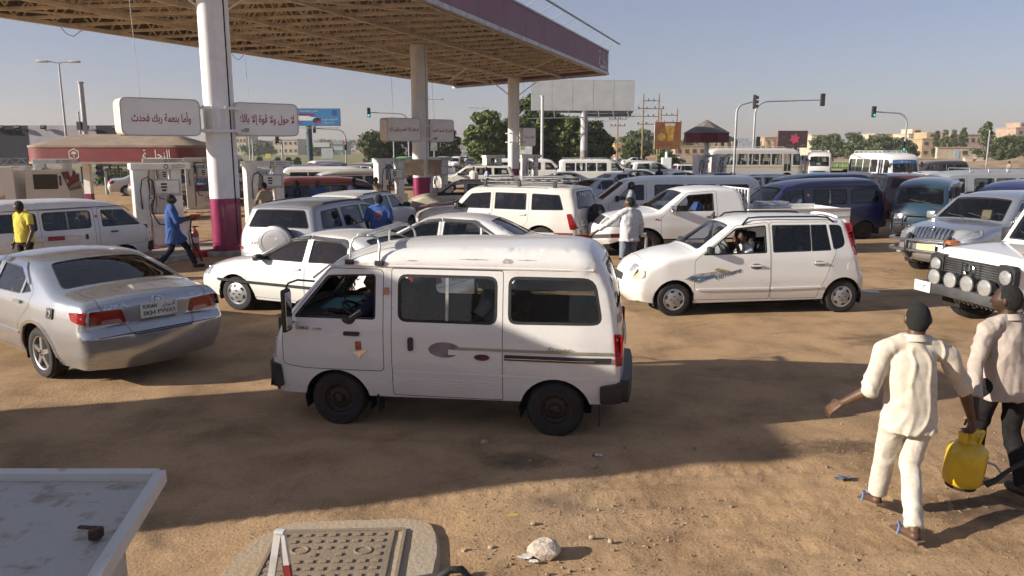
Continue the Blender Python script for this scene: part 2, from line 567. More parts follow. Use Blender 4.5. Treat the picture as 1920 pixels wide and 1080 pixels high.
# vehicle bodies
class Shell:
 """A vehicle body: a side outline swept to both flanks, and a strip over nose, roof and tail."""
 def __init__(s, prof, sect, plan, tops=None, ds=0.07):
  P = np.array([p[:2] for p in prof], float)
  pts, ks = [], []
  n = len(P)
  for i in range(n):
   c = prof[i][2] if 0 < i < n - 1 else 0
   if c > 0:
    a, b, d = P[i - 1], P[i], P[i + 1]
    la, ld = np.linalg.norm(a - b), np.linalg.norm(d - b)
    ka, kd = min(c, la * 0.49), min(c, ld * 0.49)
    B = bez(b + (a - b) / la * ka, b, b + (d - b) / ld * kd, 7)
    pts.extend(B); ks.extend(np.linspace(i - ka / la, i + kd / ld, 7))
   else:
    pts.append(P[i]); ks.append(float(i))
  Q, K = [pts[0]], [ks[0]]
  for i in range(1, len(pts)):
   L = np.linalg.norm(pts[i] - pts[i - 1])
   m = max(1, int(math.ceil(L / ds)))
   for j in range(1, m + 1):
    Q.append(pts[i - 1] + (pts[i] - pts[i - 1]) * j / m)
    K.append(ks[i - 1] + (ks[i] - ks[i - 1]) * j / m)
  s.Q, s.K = np.array(Q), np.array(K)
  s.S = np.concatenate([[0], np.cumsum(np.linalg.norm(np.diff(s.Q, axis=0), axis=1))])
  idx = np.arange(n)
  s.fil = np.interp(s.K, idx, [p[3] for p in prof])
  s.crown = np.interp(s.K, idx, [p[4] for p in prof])
  t = np.gradient(s.Q, axis=0)
  t /= np.linalg.norm(t, axis=1)[:, None]
  s.N = np.stack([-t[:, 1], t[:, 0]], 1)       # profile runs front to rear, so this points outwards
  if s.N[len(s.N) // 2][1] < 0:
   s.N = -s.N
  s.sz, s.sw = np.array([q[0] for q in sect]), np.array([q[1] for q in sect])
  pl = sorted(plan)
  s.px, s.pw = np.array([q[0] for q in pl]), np.array([q[1] for q in pl])
  s.edge = s.hw(s.Q[:, 0], s.Q[:, 1])
  s.Wn = float(s.edge.max())
 def key(s, k):
  return np.interp(k, s.K, s.S)
 def hw(s, x, z):
  x, z = np.asarray(x, float), np.asarray(z, float)
  w = np.interp(z, s.sz, s.sw) - np.interp(x, s.px, s.pw)
  p = np.stack([x, z], 1)
  A, B = s.Q[:-1], s.Q[1:]
  AB = B - A
  l2 = (AB ** 2).sum(1)
  out = np.empty(len(p)); rr = np.empty(len(p))
  for i in range(0, len(p), 4000):
   q = p[i:i + 4000]
   t = np.clip(((q[:, None] - A) * AB).sum(2) / l2, 0, 1)
   C = A + t[..., None] * AB
   d = np.sqrt(((q[:, None] - C) ** 2).sum(2))
   j = d.argmin(1); ar = np.arange(len(q))
   out[i:i + 4000] = d[ar, j]
   tj = t[ar, j]
   rr[i:i + 4000] = s.fil[j] * (1 - tj) + s.fil[j + 1] * tj
  d = np.minimum(out, rr)
  return w - (rr - np.sqrt(np.maximum(rr * rr - (rr - d) ** 2, 0)))
 def side(s, U, sg):
  U = np.atleast_2d(U)
  return np.stack([U[:, 0], sg * s.hw(U[:, 0], U[:, 1]), U[:, 1]], 1)
 def top(s, U):
  U = np.atleast_2d(U)
  t = np.clip(U[:, 1] / s.Wn, -1, 1)
  g = lambda a: np.interp(U[:, 0], s.S, a)
  b = g(s.crown) * (1 - np.abs(t) ** 2.2)
  return np.stack([g(s.Q[:, 0]) + g(s.N[:, 0]) * b, t * g(s.edge), g(s.Q[:, 1]) + g(s.N[:, 1]) * b], 1)
 def kt(s, poly):
  """(key, y in metres) outline to strip coordinates"""
  P = np.array([p[:2] for p in poly], float)
  S = s.key(P[:, 0])
  return np.stack([S, P[:, 1] / np.interp(S, s.S, s.edge) * s.Wn], 1)
 def fn(s, where):
  if where == 'L': return lambda U: s.side(U, 1)
  if where == 'R': return lambda U: s.side(U, -1)
  return s.top
 def normal(s, where, U):
  F = s.fn(where)
  e = 0.006
  a = F(U + (e, 0)) - F(U - (e, 0))
  b = F(U + (0, e)) - F(U - (0, e))
  n = np.cross(a, b)
  n /= np.linalg.norm(n, axis=1)[:, None] + 1e-12
  P = F(U)
  if where in 'LR':
   sg = 1 if where == 'L' else -1
   n *= np.where(n[:, 1] * sg < 0, -1, 1)[:, None]
  else:
   c = np.array([s.Q[:, 0].mean(), 0, s.Q[:, 1].mean() - 0.2])
   n *= np.where(((P - c) * n).sum(1) < 0, -1, 1)[:, None]
  return n
 def patch(s, mb, where, poly, off=0.0, thick=0.012, r=0.02, g=0.07):
  """A raised piece lying on the body surface."""
  if where in 'LR':
   P = rpoly(poly, r) if r else np.array([p[:2] for p in poly], float)
  else:
   P = s.kt(poly)
   if r: P = rpoly([tuple(q) for q in P], r)
  if area(P) < 0: P = P[::-1]
  P = densify(P, g)
  I = grid_in(P, g, P)
  V, F = cdt([P], I)
  C = V[F].mean(1)
  F = F[inpoly(P, C)]
  A = s.fn(where)(V); N = s.normal(where, V)
  T = A + N * (off + thick)
  tri = T[F]
  nn = np.cross(tri[:, 1] - tri[:, 0], tri[:, 2] - tri[:, 0])
  if (nn * N[F[:, 0]]).sum() < 0: F = F[:, ::-1]
  mb.add(T, [tuple(f) for f in F])
  if thick > 0:
   e = {}
   for f in F:
    for i in range(3):
     a, b = int(f[i]), int(f[(i + 1) % 3])
     if (b, a) in e: del e[(b, a)]
     else: e[(a, b)] = 1
   B = A + N * (off - 0.004)
   vs, fs = [], []
   for (a, b) in e:
    k = len(vs)
    vs += [T[a], T[b], B[b], B[a]]
    fs.append((k + 1, k, k + 3, k + 2))
   mb.add(vs, fs)
  return mb
 def decal(s, mb, where, V2, F, origin, off=0.006, flip=False, rot=0.0):
  """Flat outlines (text) wrapped on the surface at an origin in surface coordinates."""
  c, q = math.cos(rot), math.sin(rot)
  V2 = V2 @ np.array([[c, q], [-q, c]])
  if where == 'L': U = np.stack([origin[0] - V2[:, 0], origin[1] + V2[:, 1]], 1)
  elif where == 'R': U = np.stack([origin[0] + V2[:, 0], origin[1] + V2[:, 1]], 1)
  else:
   o = s.kt([origin])[0]
   sx = s.Wn / np.interp(o[0], s.S, s.edge)
   sgn = -1 if where == 'rear' else 1
   if where == 'front':
    U = np.stack([o[0] + V2[:, 1], o[1] + V2[:, 0] * sx], 1)
   else:
    U = np.stack([o[0] - V2[:, 1], o[1] - V2[:, 0] * sx], 1)
   where = 'T'
  A = s.fn(where)(U) + s.normal(where, U) * off
  mb.add(A, F)
  return mb
def arch(xc, zc, r, n=14, z0=None, flat=1.0):
 """Wheel-arch points from rear to front (x increasing), starting and ending at height z0."""
 a0 = math.asin(max(-0.99, min(0.99, (z0 - zc) / r)))
 return [(xc - r * math.cos(a), zc + flat * r * math.sin(a) if math.sin(a) > 0 else zc + r * math.sin(a)) for a in np.linspace(a0, math.pi - a0, n)]
def wheel_mesh(kind, r, w):
 """(rim mesh, tyre mesh) turned about local y; outside is +y."""
 key = ('wheel', kind, round(r, 3), round(w, 3))
 if key in MATS: return MATS[key]
 rr = r * {'steel': 0.60, 'cover': 0.63, 'alloy': 0.68, 'alloy6': 0.62, 'bus': 0.58, 'chunky': 0.55}[kind]
 h = w / 2
 t = MB()
 nseg = 36
 t.lathe([(rr * 0.97, -h * .75), (rr, -h * .86), (r * .84, -h), (r * .95, -h * .92), (r * .985, -h * .72), (r, -h * .4), (r, h * .4), (r * .985, h * .72), (r * .95, h * .92), (r * .84, h), (rr * 1.02, h * .88), (rr * 0.96, h * .72)], nseg, axis='y', cap=False)
 # tread blocks
 nb = 40
 for k in range(nb):
  a = 2 * math.pi * k / nb
  for yy in (-h * .48, 0.0, h * .48):
   aa = a + (0.5 if yy == 0 else 0) * 2 * math.pi / nb
   M = Matrix.Rotation(-aa, 3, 'Y')
   t.box(M @ Vector((r * 1.0, yy, 0)), (0.014, h * .40, 2 * math.pi * r / nb * .74), M=M)
 tm = t.mesh('tyre', M_TYRE, 40)
 q = MB()
 def bolt(n, rad, y, br, mi=0):
  q.mi = mi
  for k in range(n):
   a = 2 * math.pi * k / n
   q.lathe([(br, y), (br * .8, y + .018), (0, y + .02)], 8, Matrix.Translation((rad * math.cos(a), 0, rad * math.sin(a))), 'y', cap=False)
  q.mi = 0
 lip = [(rr * .98, -h * .5), (rr * .90, h * .30), (rr * .93, h * .78), (rr * 1.03, h * .86), (rr * 1.03, h * .80)]
 if kind in ('steel', 'bus'):
  q.lathe([(rr * 1.03, h * .74), (rr * 1.03, h * .86), (rr * .93, h * .84), (rr * .86, h * .30), (rr * .72, h * .22), (rr * .60, h * .42), (rr * .42, h * .48), (rr * .36, h * .30), (rr * .26, h * .32), (rr * .24, h * .62), (rr * .12, h * .70), (0.001, h * .70)], 32, axis='y', cap=False)
  bolt(5, rr * .33, h * .32, rr * .055)
  q.mi = 1
  for k in range(10):
   a = 2 * math.pi * (k + .5) / 10
   q.lathe([(rr * .07, h * .30), (0, h * .31)], 8, Matrix.Translation((rr * .72 * math.cos(a), -0.0 + .004, rr * .72 * math.sin(a))), 'y', cap=False)
  mats = [M_STEEL if kind == 'steel' else M_GALV, M_UNDER]
 elif kind == 'cover':
  q.lathe([(rr * 1.03, h * .74), (rr * 1.04, h * .88), (rr * .97, h * .92), (rr * .90, h * .80), (rr * .62, h * 1.0), (rr * .30, h * 1.05), (0.001, h * 1.06)], 36, axis='y', cap=False)
  q.mi = 1
  for k in range(6):
   a = 2 * math.pi * k / 6 + .3
   M = Matrix.Rotation(-a, 4, 'Y')
   pts = [(rr * .70, -.20 * rr), (rr * .86, -.14 * rr), (rr * .86, .14 * rr), (rr * .70, .20 * rr), (rr * .64, 0)]
   q.add([M @ Vector((x, h * (.985 if x < rr * .8 else .885), z)) for x, z in pts], [(4, 3, 2, 1, 0)])
  bolt(4, rr * .32, h * 1.03, rr * .07, 1)
  mats = [M_CAP, M_UNDER]
 else:
  n = 5 if kind == 'alloy' else 6
  q.lathe(lip, 36, axis='y', cap=False)
  q.lathe([(rr * .24, h * .3), (rr * .22, h * .70), (rr * .12, h * .76), (0.001, h * .76)], 20, axis='y', cap=False)
  for k in range(n):
   a = 2 * math.pi * k / n + .31
   M = Matrix.Rotation(-a, 4, 'Y')
   wi, wo = rr * (.15 if n == 5 else .12), rr * (.11 if n == 5 else .17)
   y0, y1 = h * .70, h * .74
   top = [(rr * .16, -wi), (rr * .95, -wo), (rr * .95, wo), (rr * .16, wi)]
   V = [M @ Vector((x, y1 if x > rr * .5 else y0 + .01, z)) for x, z in top] + [M @ Vector((x, h * .25, z * 1.25)) for x, z in top]
   q.add(V, [(3, 2, 1, 0), (0, 1, 5, 4), (1, 2, 6, 5), (2, 3, 7, 6), (3, 0, 4, 7)])
  bolt(5, rr * .15, h * .74, rr * .03, 1)
  q.mi = 1
  q.lathe([(rr * .90, h * .05), (0.001, h * .05)], 28, axis='y', cap=False)
  mats = [M_ALLOY, M_UNDER]
 rm = q.mesh('wheel', mats, 35)
 MATS[key] = (rm, tm)
 return MATS[key]
def add_wheel(root, x, y, r, w, kind, steer=0.0, name='wheel'):
 rm, tm = wheel_mesh(kind, r, w)
 o = link(name, rm, root)
 o.location = (x, y, r)
 o.rotation_euler = (0, 0, (0 if y > 0 else math.pi) + steer)
 link('tyre', tm, o)
 return o
class Vehicle:
 def __init__(s, name, spec, body_mat, glass_mats=None, g=0.075):
  s.name, s.sp = name, spec
  s.sh = Shell(spec['prof'], spec['sect'], spec['plan'])
  s.mat = body_mat
  s.root = empty(name)
  s.parts = {}
  s.g = g
  s.gm = glass_mats or {}
  s._body()
  s._wheels()
 # ---- sheet metal and glass
 def _split(s, outline, feats, fn, g):
  """Conforming triangulation of one surface with every panel and window outline in it."""
  loops, lab = [outline], []
  for f in feats:
   P = f['P']
   if area(P) < 0: P = P[::-1]
   loops.append(densify(P, g))
   inner = None
   if f.get('ring', 0) > 0:
    inner = inset(P, f['ring'])
    loops.append(densify(inner, g))
   lab.append((f, P, inner))
  allc = np.concatenate(loops)
  V, F = cdt(loops, np.concatenate([grid_in(outline, g, allc), fn[1]]) if len(fn[1]) else grid_in(outline, g, allc))
  C = V[F].mean(1)
  ok = inpoly(outline, C)
  F, C = F[ok], C[ok]
  L = np.full(len(F), 0)
  names = ['body']
  def idx(n):
   if n not in names: names.append(n)
   return names.index(n)
  for f, P, inner in lab:
   m = inpoly(P, C)
   if inner is not None:
    L[m] = idx(f.get('ringlab', 'seal'))
    m = inpoly(inner, C)
   L[m] = idx(f['n'])
  return V, F, L, names
 def _body(s):
  sh, sp, g = s.sh, s.sp, s.g
  # bottom edge, rear to front, with wheel arches
  zb = sp['sill']
  bot = []
  x_end, z_end = sh.Q[-1]
  x_st, z_st = sh.Q[0]
  ra = sp['arch']
  bot.append((x_end + .02, z_end))
  first = True
  for xw in sorted(sp['axles']):
   zc = sp['wr']
   zz = (sp.get('zrear', zb) if first else zb)
   A = arch(xw, zc, ra, z0=max(zz, zc - ra * .95), flat=sp.get('archflat', 1.0))
   bot.extend(A)
   first = False
  bot.append((x_st - .02, z_st))
  bot = densify(np.array(bot), g, closed=False)
  outline = np.concatenate([sh.Q, bot])
  feats = []
  for f in sp['side']:
   feats.append(dict(f, P=rpoly(f['p'], f.get('r', .04))))
  extra = []
  for k in (0.10, 0.34, 0.68, 1.0):
   T = sh.Q - sh.N * (sh.fil * k)[:, None]
   T = T[inpoly(outline, T)]
   extra.append(T)
  extra = np.concatenate(extra)
  lo = np.concatenate([densify(f['P'], g) for f in feats]) if feats else np.zeros((1, 2))
  d = np.sqrt(((extra[:, None] - lo[None]) ** 2).sum(2)).min(1)
  extra = extra[d > 0.018]
  V, F, L, names = s._split(outline, feats, (None, extra), g)
  acc = {}
  def put(lab, verts, faces):
   acc.setdefault(lab, []).append((verts, faces))
  for sg in (1, -1):
   A = sh.side(V, sg)
   for i, n in enumerate(names):
    f = F[L == i]
    if not len(f) or n.startswith('open'): continue
    tri = A[f]
    nn = np.cross(tri[:, 1] - tri[:, 0], tri[:, 2] - tri[:, 0])[:, 1]
    f = np.where((nn * sg < 0)[:, None], f[:, ::-1], f)
    B = A
    if 'window' in n:
     B = A.copy(); B[:, 1] -= sg * 0.010
    lab = n if n in ('body', 'seal') else n + ('/L' if sg > 0 else '/R')
    put(lab, B, f)
  # strip over the top
  W = sh.Wn
  rows = np.linspace(-W, W, max(9, int(2 * W / g) + 1))
  ol = np.concatenate([np.stack([sh.S, np.full_like(sh.S, -W)], 1), np.stack([np.full(len(rows) - 2, sh.S[-1]), rows[1:-1]], 1), np.stack([sh.S, np.full_like(sh.S, W)], 1)[::-1], np.stack([np.full(len(rows) - 2, sh.S[0]), rows[1:-1]], 1)[::-1]])
  tf = []
  for f in sp.get('top', []):
   P = sh.kt(densify(np.array([p[:2] for p in f['p']], float), .1)) if f.get('bend') else sh.kt(f['p'])
   tf.append(dict(f, P=rpoly([tuple(q) for q in P], f.get('r', .05))))
  X, Y = np.meshgrid(sh.S[1:-1], rows[1:-1])
  I = np.stack([X.ravel(), Y.ravel()], 1)
  if tf:
   lo = np.concatenate([np.concatenate([densify(f['P'], g), densify(inset(f['P'], f.get('ring', .01)), g)]) for f in tf])
   d = np.sqrt(((I[:, None] - lo[None]) ** 2).sum(2)).min(1)
   I = I[d > 0.02]
  loops, lab = [ol], []
  for f in tf:
   P = f['P'] if area(f['P']) > 0 else f['P'][::-1]
   inner = inset(P, f['ring']) if f.get('ring') else None
   loops.append(densify(P, g))
   if inner is not None: loops.append(densify(inner, g))
   lab.append((f, P, inner))
  V, F = cdt(loops, I)
  C = V[F].mean(1)
  ok = inpoly(ol, C); F, C = F[ok], C[ok]
  L = np.zeros(len(F), int); names = ['body']
  for f, P, inner in lab:
   m = inpoly(P, C)
   if inner is not None:
    rl = f.get('ringlab', 'seal')
    if rl not in names: names.append(rl)
    L[m] = names.index(rl); m = inpoly(inner, C)
   if f['n'] not in names: names.append(f['n'])
   L[m] = names.index(f['n'])
  A = sh.top(V); N = sh.normal('T', V)
  for i, n in enumerate(names):
   f = F[L == i]
   if not len(f) or n.startswith('open'): continue
   tri = A[f]
   nn = np.cross(tri[:, 1] - tri[:, 0], tri[:, 2] - tri[:, 0])
   f = np.where(((nn * N[f[:, 0]]).sum(1) < 0)[:, None], f[:, ::-1], f)
   put(n, A - N * .008 if ('window' in n or 'wind' in n) else A, f)
  # link the meshes
  def mesh(labs, name, mats, parent):
   bm = bmesh.new()
   for mi, lb in enumerate(labs):
    for (vv, ff) in acc.get(lb, []):
     used = np.unique(ff)
     mp = {int(u): bm.verts.new(vv[u]) for u in used}
     for t in ff:
      try:
       q = bm.faces.new([mp[int(a)] for a in t]); q.material_index = mi; q.smooth = True
      except ValueError:
       pass
   bmesh.ops.remove_doubles(bm, verts=bm.verts, dist=0.0012)
   me = bpy.data.meshes.new(name)
   bm.to_mesh(me); bm.free()
   for m in mats: me.materials.append(m)
   me.set_sharp_from_angle(angle=R(sp.get('sharp', 38)))
   return link(name, me, parent)
  s.parts['body'] = mesh(['body', 'seal'], 'body', [s.mat, M_RUBBER], s.root)
  order = sorted([k for k in acc if k not in ('body', 'seal')], key=lambda k: ('@' in k, k))
  fm = {f['n']: f.get('mat') for f in sp['side'] + sp.get('top', [])}
  for k in order:
   base, sd = (k.split('/') + [''])[:2]
   nm = base.split('@')[0].split('#')[0]
   par = s.root
   if '@' in base:
    par = s.parts.get(base.split('@')[1] + ('/' + sd if sd else ''), s.root)
   m = s.gm.get(base.split('@')[0]) or fm.get(base)
   if m is None:
    m = M_GLASS if ('window' in nm or 'wind' in nm) else s.mat
   s.parts[k] = mesh([k], nm, [m], par)
  # inner lining: the same sheet a little further in, with trim colour
  if sp.get('liner', True):
   me = s.parts['body'].data.copy()
   doors = [o.data for k, o in s.parts.items() if k.startswith('door')]
   bm = bmesh.new(); bm.from_mesh(me)
   for dm in doors: bm.from_mesh(dm)
   bm.normal_update()
   off = [(v, v.normal.copy()) for v in bm.verts]
   for v, n in off: v.co -= n * 0.022
   bmesh.ops.reverse_faces(bm, faces=bm.faces)
   for f in bm.faces: f.material_index = 0
   bm.to_mesh(me); bm.free()
   me.materials.clear(); me.materials.append(sp.get('linermat', M_LINER))
   me.name = 'interior_lining'
   s.parts['lining'] = link('interior_lining', me, s.root)
 def _wheels(s):
  sp = s.sp
  r, w, tr = sp['wr'], sp.get('ww', .17), sp['track']
  s.wheels = []
  for xw in sorted(sp['axles']):
   for sg in (1, -1):
    st = sp.get('steer', 0.0) if xw == max(sp['axles']) else 0.0
    s.wheels.append(add_wheel(s.root, xw, sg * (tr - w / 2), r, w, sp.get('rim', 'cover'), st))
  # wheel wells and floor pan
  ra = sp['arch'] + .012
  for xw in sp['axles']:
   for sg in (1, -1):
    mb = MB()
    yo, yi = sg * (tr - .015), sg * (tr - w - .12)
    n = 12
    a = np.linspace(-.35, math.pi + .35, n)
    vs = []
    for t in a:
     x, z = xw - ra * math.cos(t), sp['wr'] + ra * math.sin(t) * sp.get('archflat', 1.0)
     vs += [(x, yo, z), (x, yi, z)]
    fs = [(2 * i, 2 * i + 1, 2 * i + 3, 2 * i + 2) for i in range(n - 1)]
    fs.append(tuple(2 * i + 1 for i in range(n)))
    mb.add(vs, fs)
    mb.build('wheel_well', M_UNDER, s.root)
  f = MB()
  x0, x1 = s.sh.Q[:, 0].min() + .1, s.sh.Q[:, 0].max() - .1
  zf = sp['sill'] + .03
  xs = sorted(sp['axles'])
  yi = tr - w - .10
  # central floor and outer floor between the axles
  f.box(((x0 + x1) / 2, 0, zf), (x1 - x0, 2 * yi, .05))
  f.box(((xs[0] + xs[-1]) / 2, 0, zf + .006), (xs[-1] - xs[0] - 2 * ra, 2 * (s.sh.sw[0] - .05), .05))
  f.box(((xs[0] + xs[-1]) / 2, 0, zf - .09), (xs[-1] - xs[0], .5, .12))
  for xw in sp['axles']:
   f.bar((xw, -tr + w, sp['wr']), (xw, tr - w, sp['wr']), .04, n=8)
  f.build('underbody', M_UNDER, s.root)
 # ---- fittings
 def patch(s, name, where, poly, mat, off=0.0, thick=.012, r=.02, g=.07, both=False, parent=None, one=False):
  par = parent or s.root
  if where in 'LR' and both:
   for wv in 'LR':
    mb = MB(); s.sh.patch(mb, wv, poly, off, thick, r, g)
    mb.build(name, mat, par, 40)
   return
  if where == 'T' and both:
   for sg in (1, -1):
    mb = MB(); s.sh.patch(mb, 'T', [(p[0], p[1] * sg) + tuple(p[2:]) for p in poly], off, thick, r, g)
    mb.build(name, mat, par, 40)
   return
  mb = MB(); s.sh.patch(mb, where, poly, off, thick, r, g)
  return mb.build(name, mat, par, 40)
 def text(s, name, where, t, origin, height, mat, width=None, off=.010, bold=0.0, shear=0.0, rot=0.0, parent=None):
  V, F = text2d(t, height, width, bold, shear)
  mb = MB(); s.sh.decal(mb, where, V, F, origin, off, rot=rot)
  return mb.build(name, mat, parent or s.root)
 def point(s, where, u, off=0.0):
  U = np.array([u], float) if where in 'LR' else s.sh.kt([u])
  return Vector((s.sh.fn(where)(U) + s.sh.normal(where, U) * off)[0])
 def handle(s, x, z, mat, w=.13, h=.035, parent=None):
  for sd in 'LR':
   mb = MB()
   s.sh.patch(mb, sd, [(x - w / 2, z - h / 2), (x + w / 2, z - h / 2), (x + w / 2, z + h / 2), (x - w / 2, z + h / 2)], .004, .022, h * .45, .04)
   mb.build('handle', mat, parent or s.root, 40)
 def mirror(s, x, z, mat, w=.12, h=.15, d=.16, y=None, flat=False):
  for sg, sd in ((1, 'L'), (-1, 'R')):
   p = s.point(sd, (x, z))
   q = MB()
   c = p + Vector((.02, sg * d, .03))
   q.bar(p, c - Vector((0, sg * w * .3, .0)), .045, .03)
   q.box(c, (.07 if flat else .10, w if not flat else w, h), bev=.03)
   o = q.build('mirror', mat, s.root, 40)
   g = MB()
   g.box(c + Vector((-.052 if not flat else -.037, 0, 0)), (.004, w * .84, h * .8))
   g.build('mirror_glass', M_CHROME, o)
 def seats(s, rows, zf, mat, back=.62, w=.48, head=True, hw=None):
  """rows: (x, list of y)"""
  for x, ys in rows:
   for y in ys:
    q = MB()
    q.box((x, y, zf + .20), (.50, w, .16), bev=.05)
    M = Matrix.Rotation(R(-12), 3, 'Y')
    q.box((x - .27, y, zf + .20 + back / 2), (.13, w * .95, back), M=M, bev=.05)
    if head:
     q.box((x - .27 - back * .13, y, zf + .26 + back), (.10, w * .52, .20), M=M, bev=.045)
    q.build('seat', mat, s.root, 40)
 def dash(s, x, zf, ztop, hwid, mat, wheel_y=.35, wheel=True, tilt=35):
  q = MB()
  q.prism([(x + .30, zf + .3), (x - .12, zf + .35), (x - .16, ztop - .10), (x - .05, ztop), (x + .42, ztop - .02), (x + .42, zf + .3)], -hwid, hwid, Matrix(((1, 0, 0), (0, 0, 1), (0, 1, 0))))
  q.build('dashboard', mat, s.root, 30)
  if wheel:
   M = Matrix.Translation((x - .33, wheel_y, ztop + .02)) @ Matrix.Rotation(R(-90 + tilt), 4, 'Y')
   w = MB()
   pts = [M @ Vector((.18 * math.cos(a), .18 * math.sin(a), 0)) for a in np.linspace(0, 2 * math.pi, 24, endpoint=False)]
   w.tube(pts, .014, 6, True)
   for a in (0, 2.1, 4.2):
    w.bar(M @ Vector((0, 0, -.02)), M @ Vector((.18 * math.cos(a), .18 * math.sin(a), 0)), .03, .012)
   w.bar(M @ Vector((0, 0, -.02)), M @ Vector((0, 0, -.25)), .03, n=8)
   w.build('steering_wheel', M_PLASTIC, s.root, 40)
 def wiper(s, k, y0, y1, k1=None):
  mb = MB()
  a, b = s.point('T', (k, y0), .02), s.point('T', (k1 or k + .25, y1), .02)
  mb.bar(a, b, .016, .014)
  mb.build('wiper', M_PLASTIC, s.root)
 def plate(s, where, k, mat=None, w=.36, h=.15, lines=('٣٧٧٨٦',), y=0.0, off=.012, band=None):
  """Number plate with its characters, on nose or tail."""
  sh = s.sh
  dk = h / 2
  kk = lambda d: float(np.interp(sh.key(k) + d, sh.S, sh.K))
  mb = MB(); sh.patch(mb, 'T', [(kk(-dk), y - w / 2), (kk(dk), y - w / 2), (kk(dk), y + w / 2), (kk(-dk), y + w / 2)], off, .008, .012, .08)
  o = mb.build('number_plate', mat or M_PLATE, s.root, 40)
  q = MB()
  n = len(lines)
  for i, t in enumerate(lines):
   V, F = text2d(t, h * ((.30 if i == 0 else .44) if n > 1 else .55), None, .02)
   if len(V) and V[:, 0].max() * 2 > w * .88: V = V * (w * .88 / (V[:, 0].max() * 2))
   dz = 0 if n == 1 else (.27 * h if i == 0 else -.14 * h)
   ko = kk(dz if where == 'front' else -dz)
   sh.decal(q, where, V, F, (ko, y), off + .011)
  if q.v: q.build('plate_lettering', M_INK, o)
  return o
def lamp_ball(name, c, r, n, parent, mat=None, rim=None, depth=.07):
 """A round lamp: bowl, rim and domed lens, facing along n."""
 z = Vector(n).normalized()
 M = Matrix.Translation(c) @ z.to_track_quat('Z', 'Y').to_matrix().to_4x4()
 q = MB()
 q.lathe([(r * .35, -depth), (r * .8, -depth * .7), (r * 1.05, 0), (r * 1.05, .012), (r * .93, .016)], 20, M, cap=True)
 o = q.build(name, rim or M_PLASTIC, parent, 40)
 l = MB()
 l.lathe([(r * .93, .014), (r * .75, .026), (r * .4, .034), (0.001, .037)], 20, M, cap=False)
 l.build('lens', mat or M_LENS, o, 60)
 return o
def repaint(root, paint_mat, names=('body', 'door', 'tailgate', 'bonnet', 'bumper_cover')):
 """Give a copied vehicle its own paint without touching the shared meshes."""
 for o in root.children:
  if o.name.split('.')[0] in names and o.type == 'MESH':
   o.material_slots[0].link = 'OBJECT'
   o.material_slots[0].material = paint_mat
def put(root, x, y, deg, z=0.0):
 root.location = (x, y, z)
 root.rotation_euler = (0, 0, R(deg))
 return root
def clone(proto, x, y, deg, label, cat, group=None, paint_mat=None, skip=()):
 c = proto.copy(); COL.objects.link(c)
 for k in ('group', 'label', 'category'):
  if k in c: del c[k]
 for ch in list(proto.children):
  n = ch.name.split('.')[0]
  if n in skip: continue
  d = ch.copy(); COL.objects.link(d); d.parent = c
  for g in list(ch.children):
   if g.name.split('.')[0] in skip: continue
   e = g.copy(); COL.objects.link(e); e.parent = d
 put(c, x, y, deg)
 tag(c, label, cat, group)
 if paint_mat: repaint(c, paint_mat)
 return c
LITE = ('wiper', 'handle', 'plate_lettering', 'lettering', 'mirror_glass', 'steering_wheel', 'badge', 'lens', 'moulding')
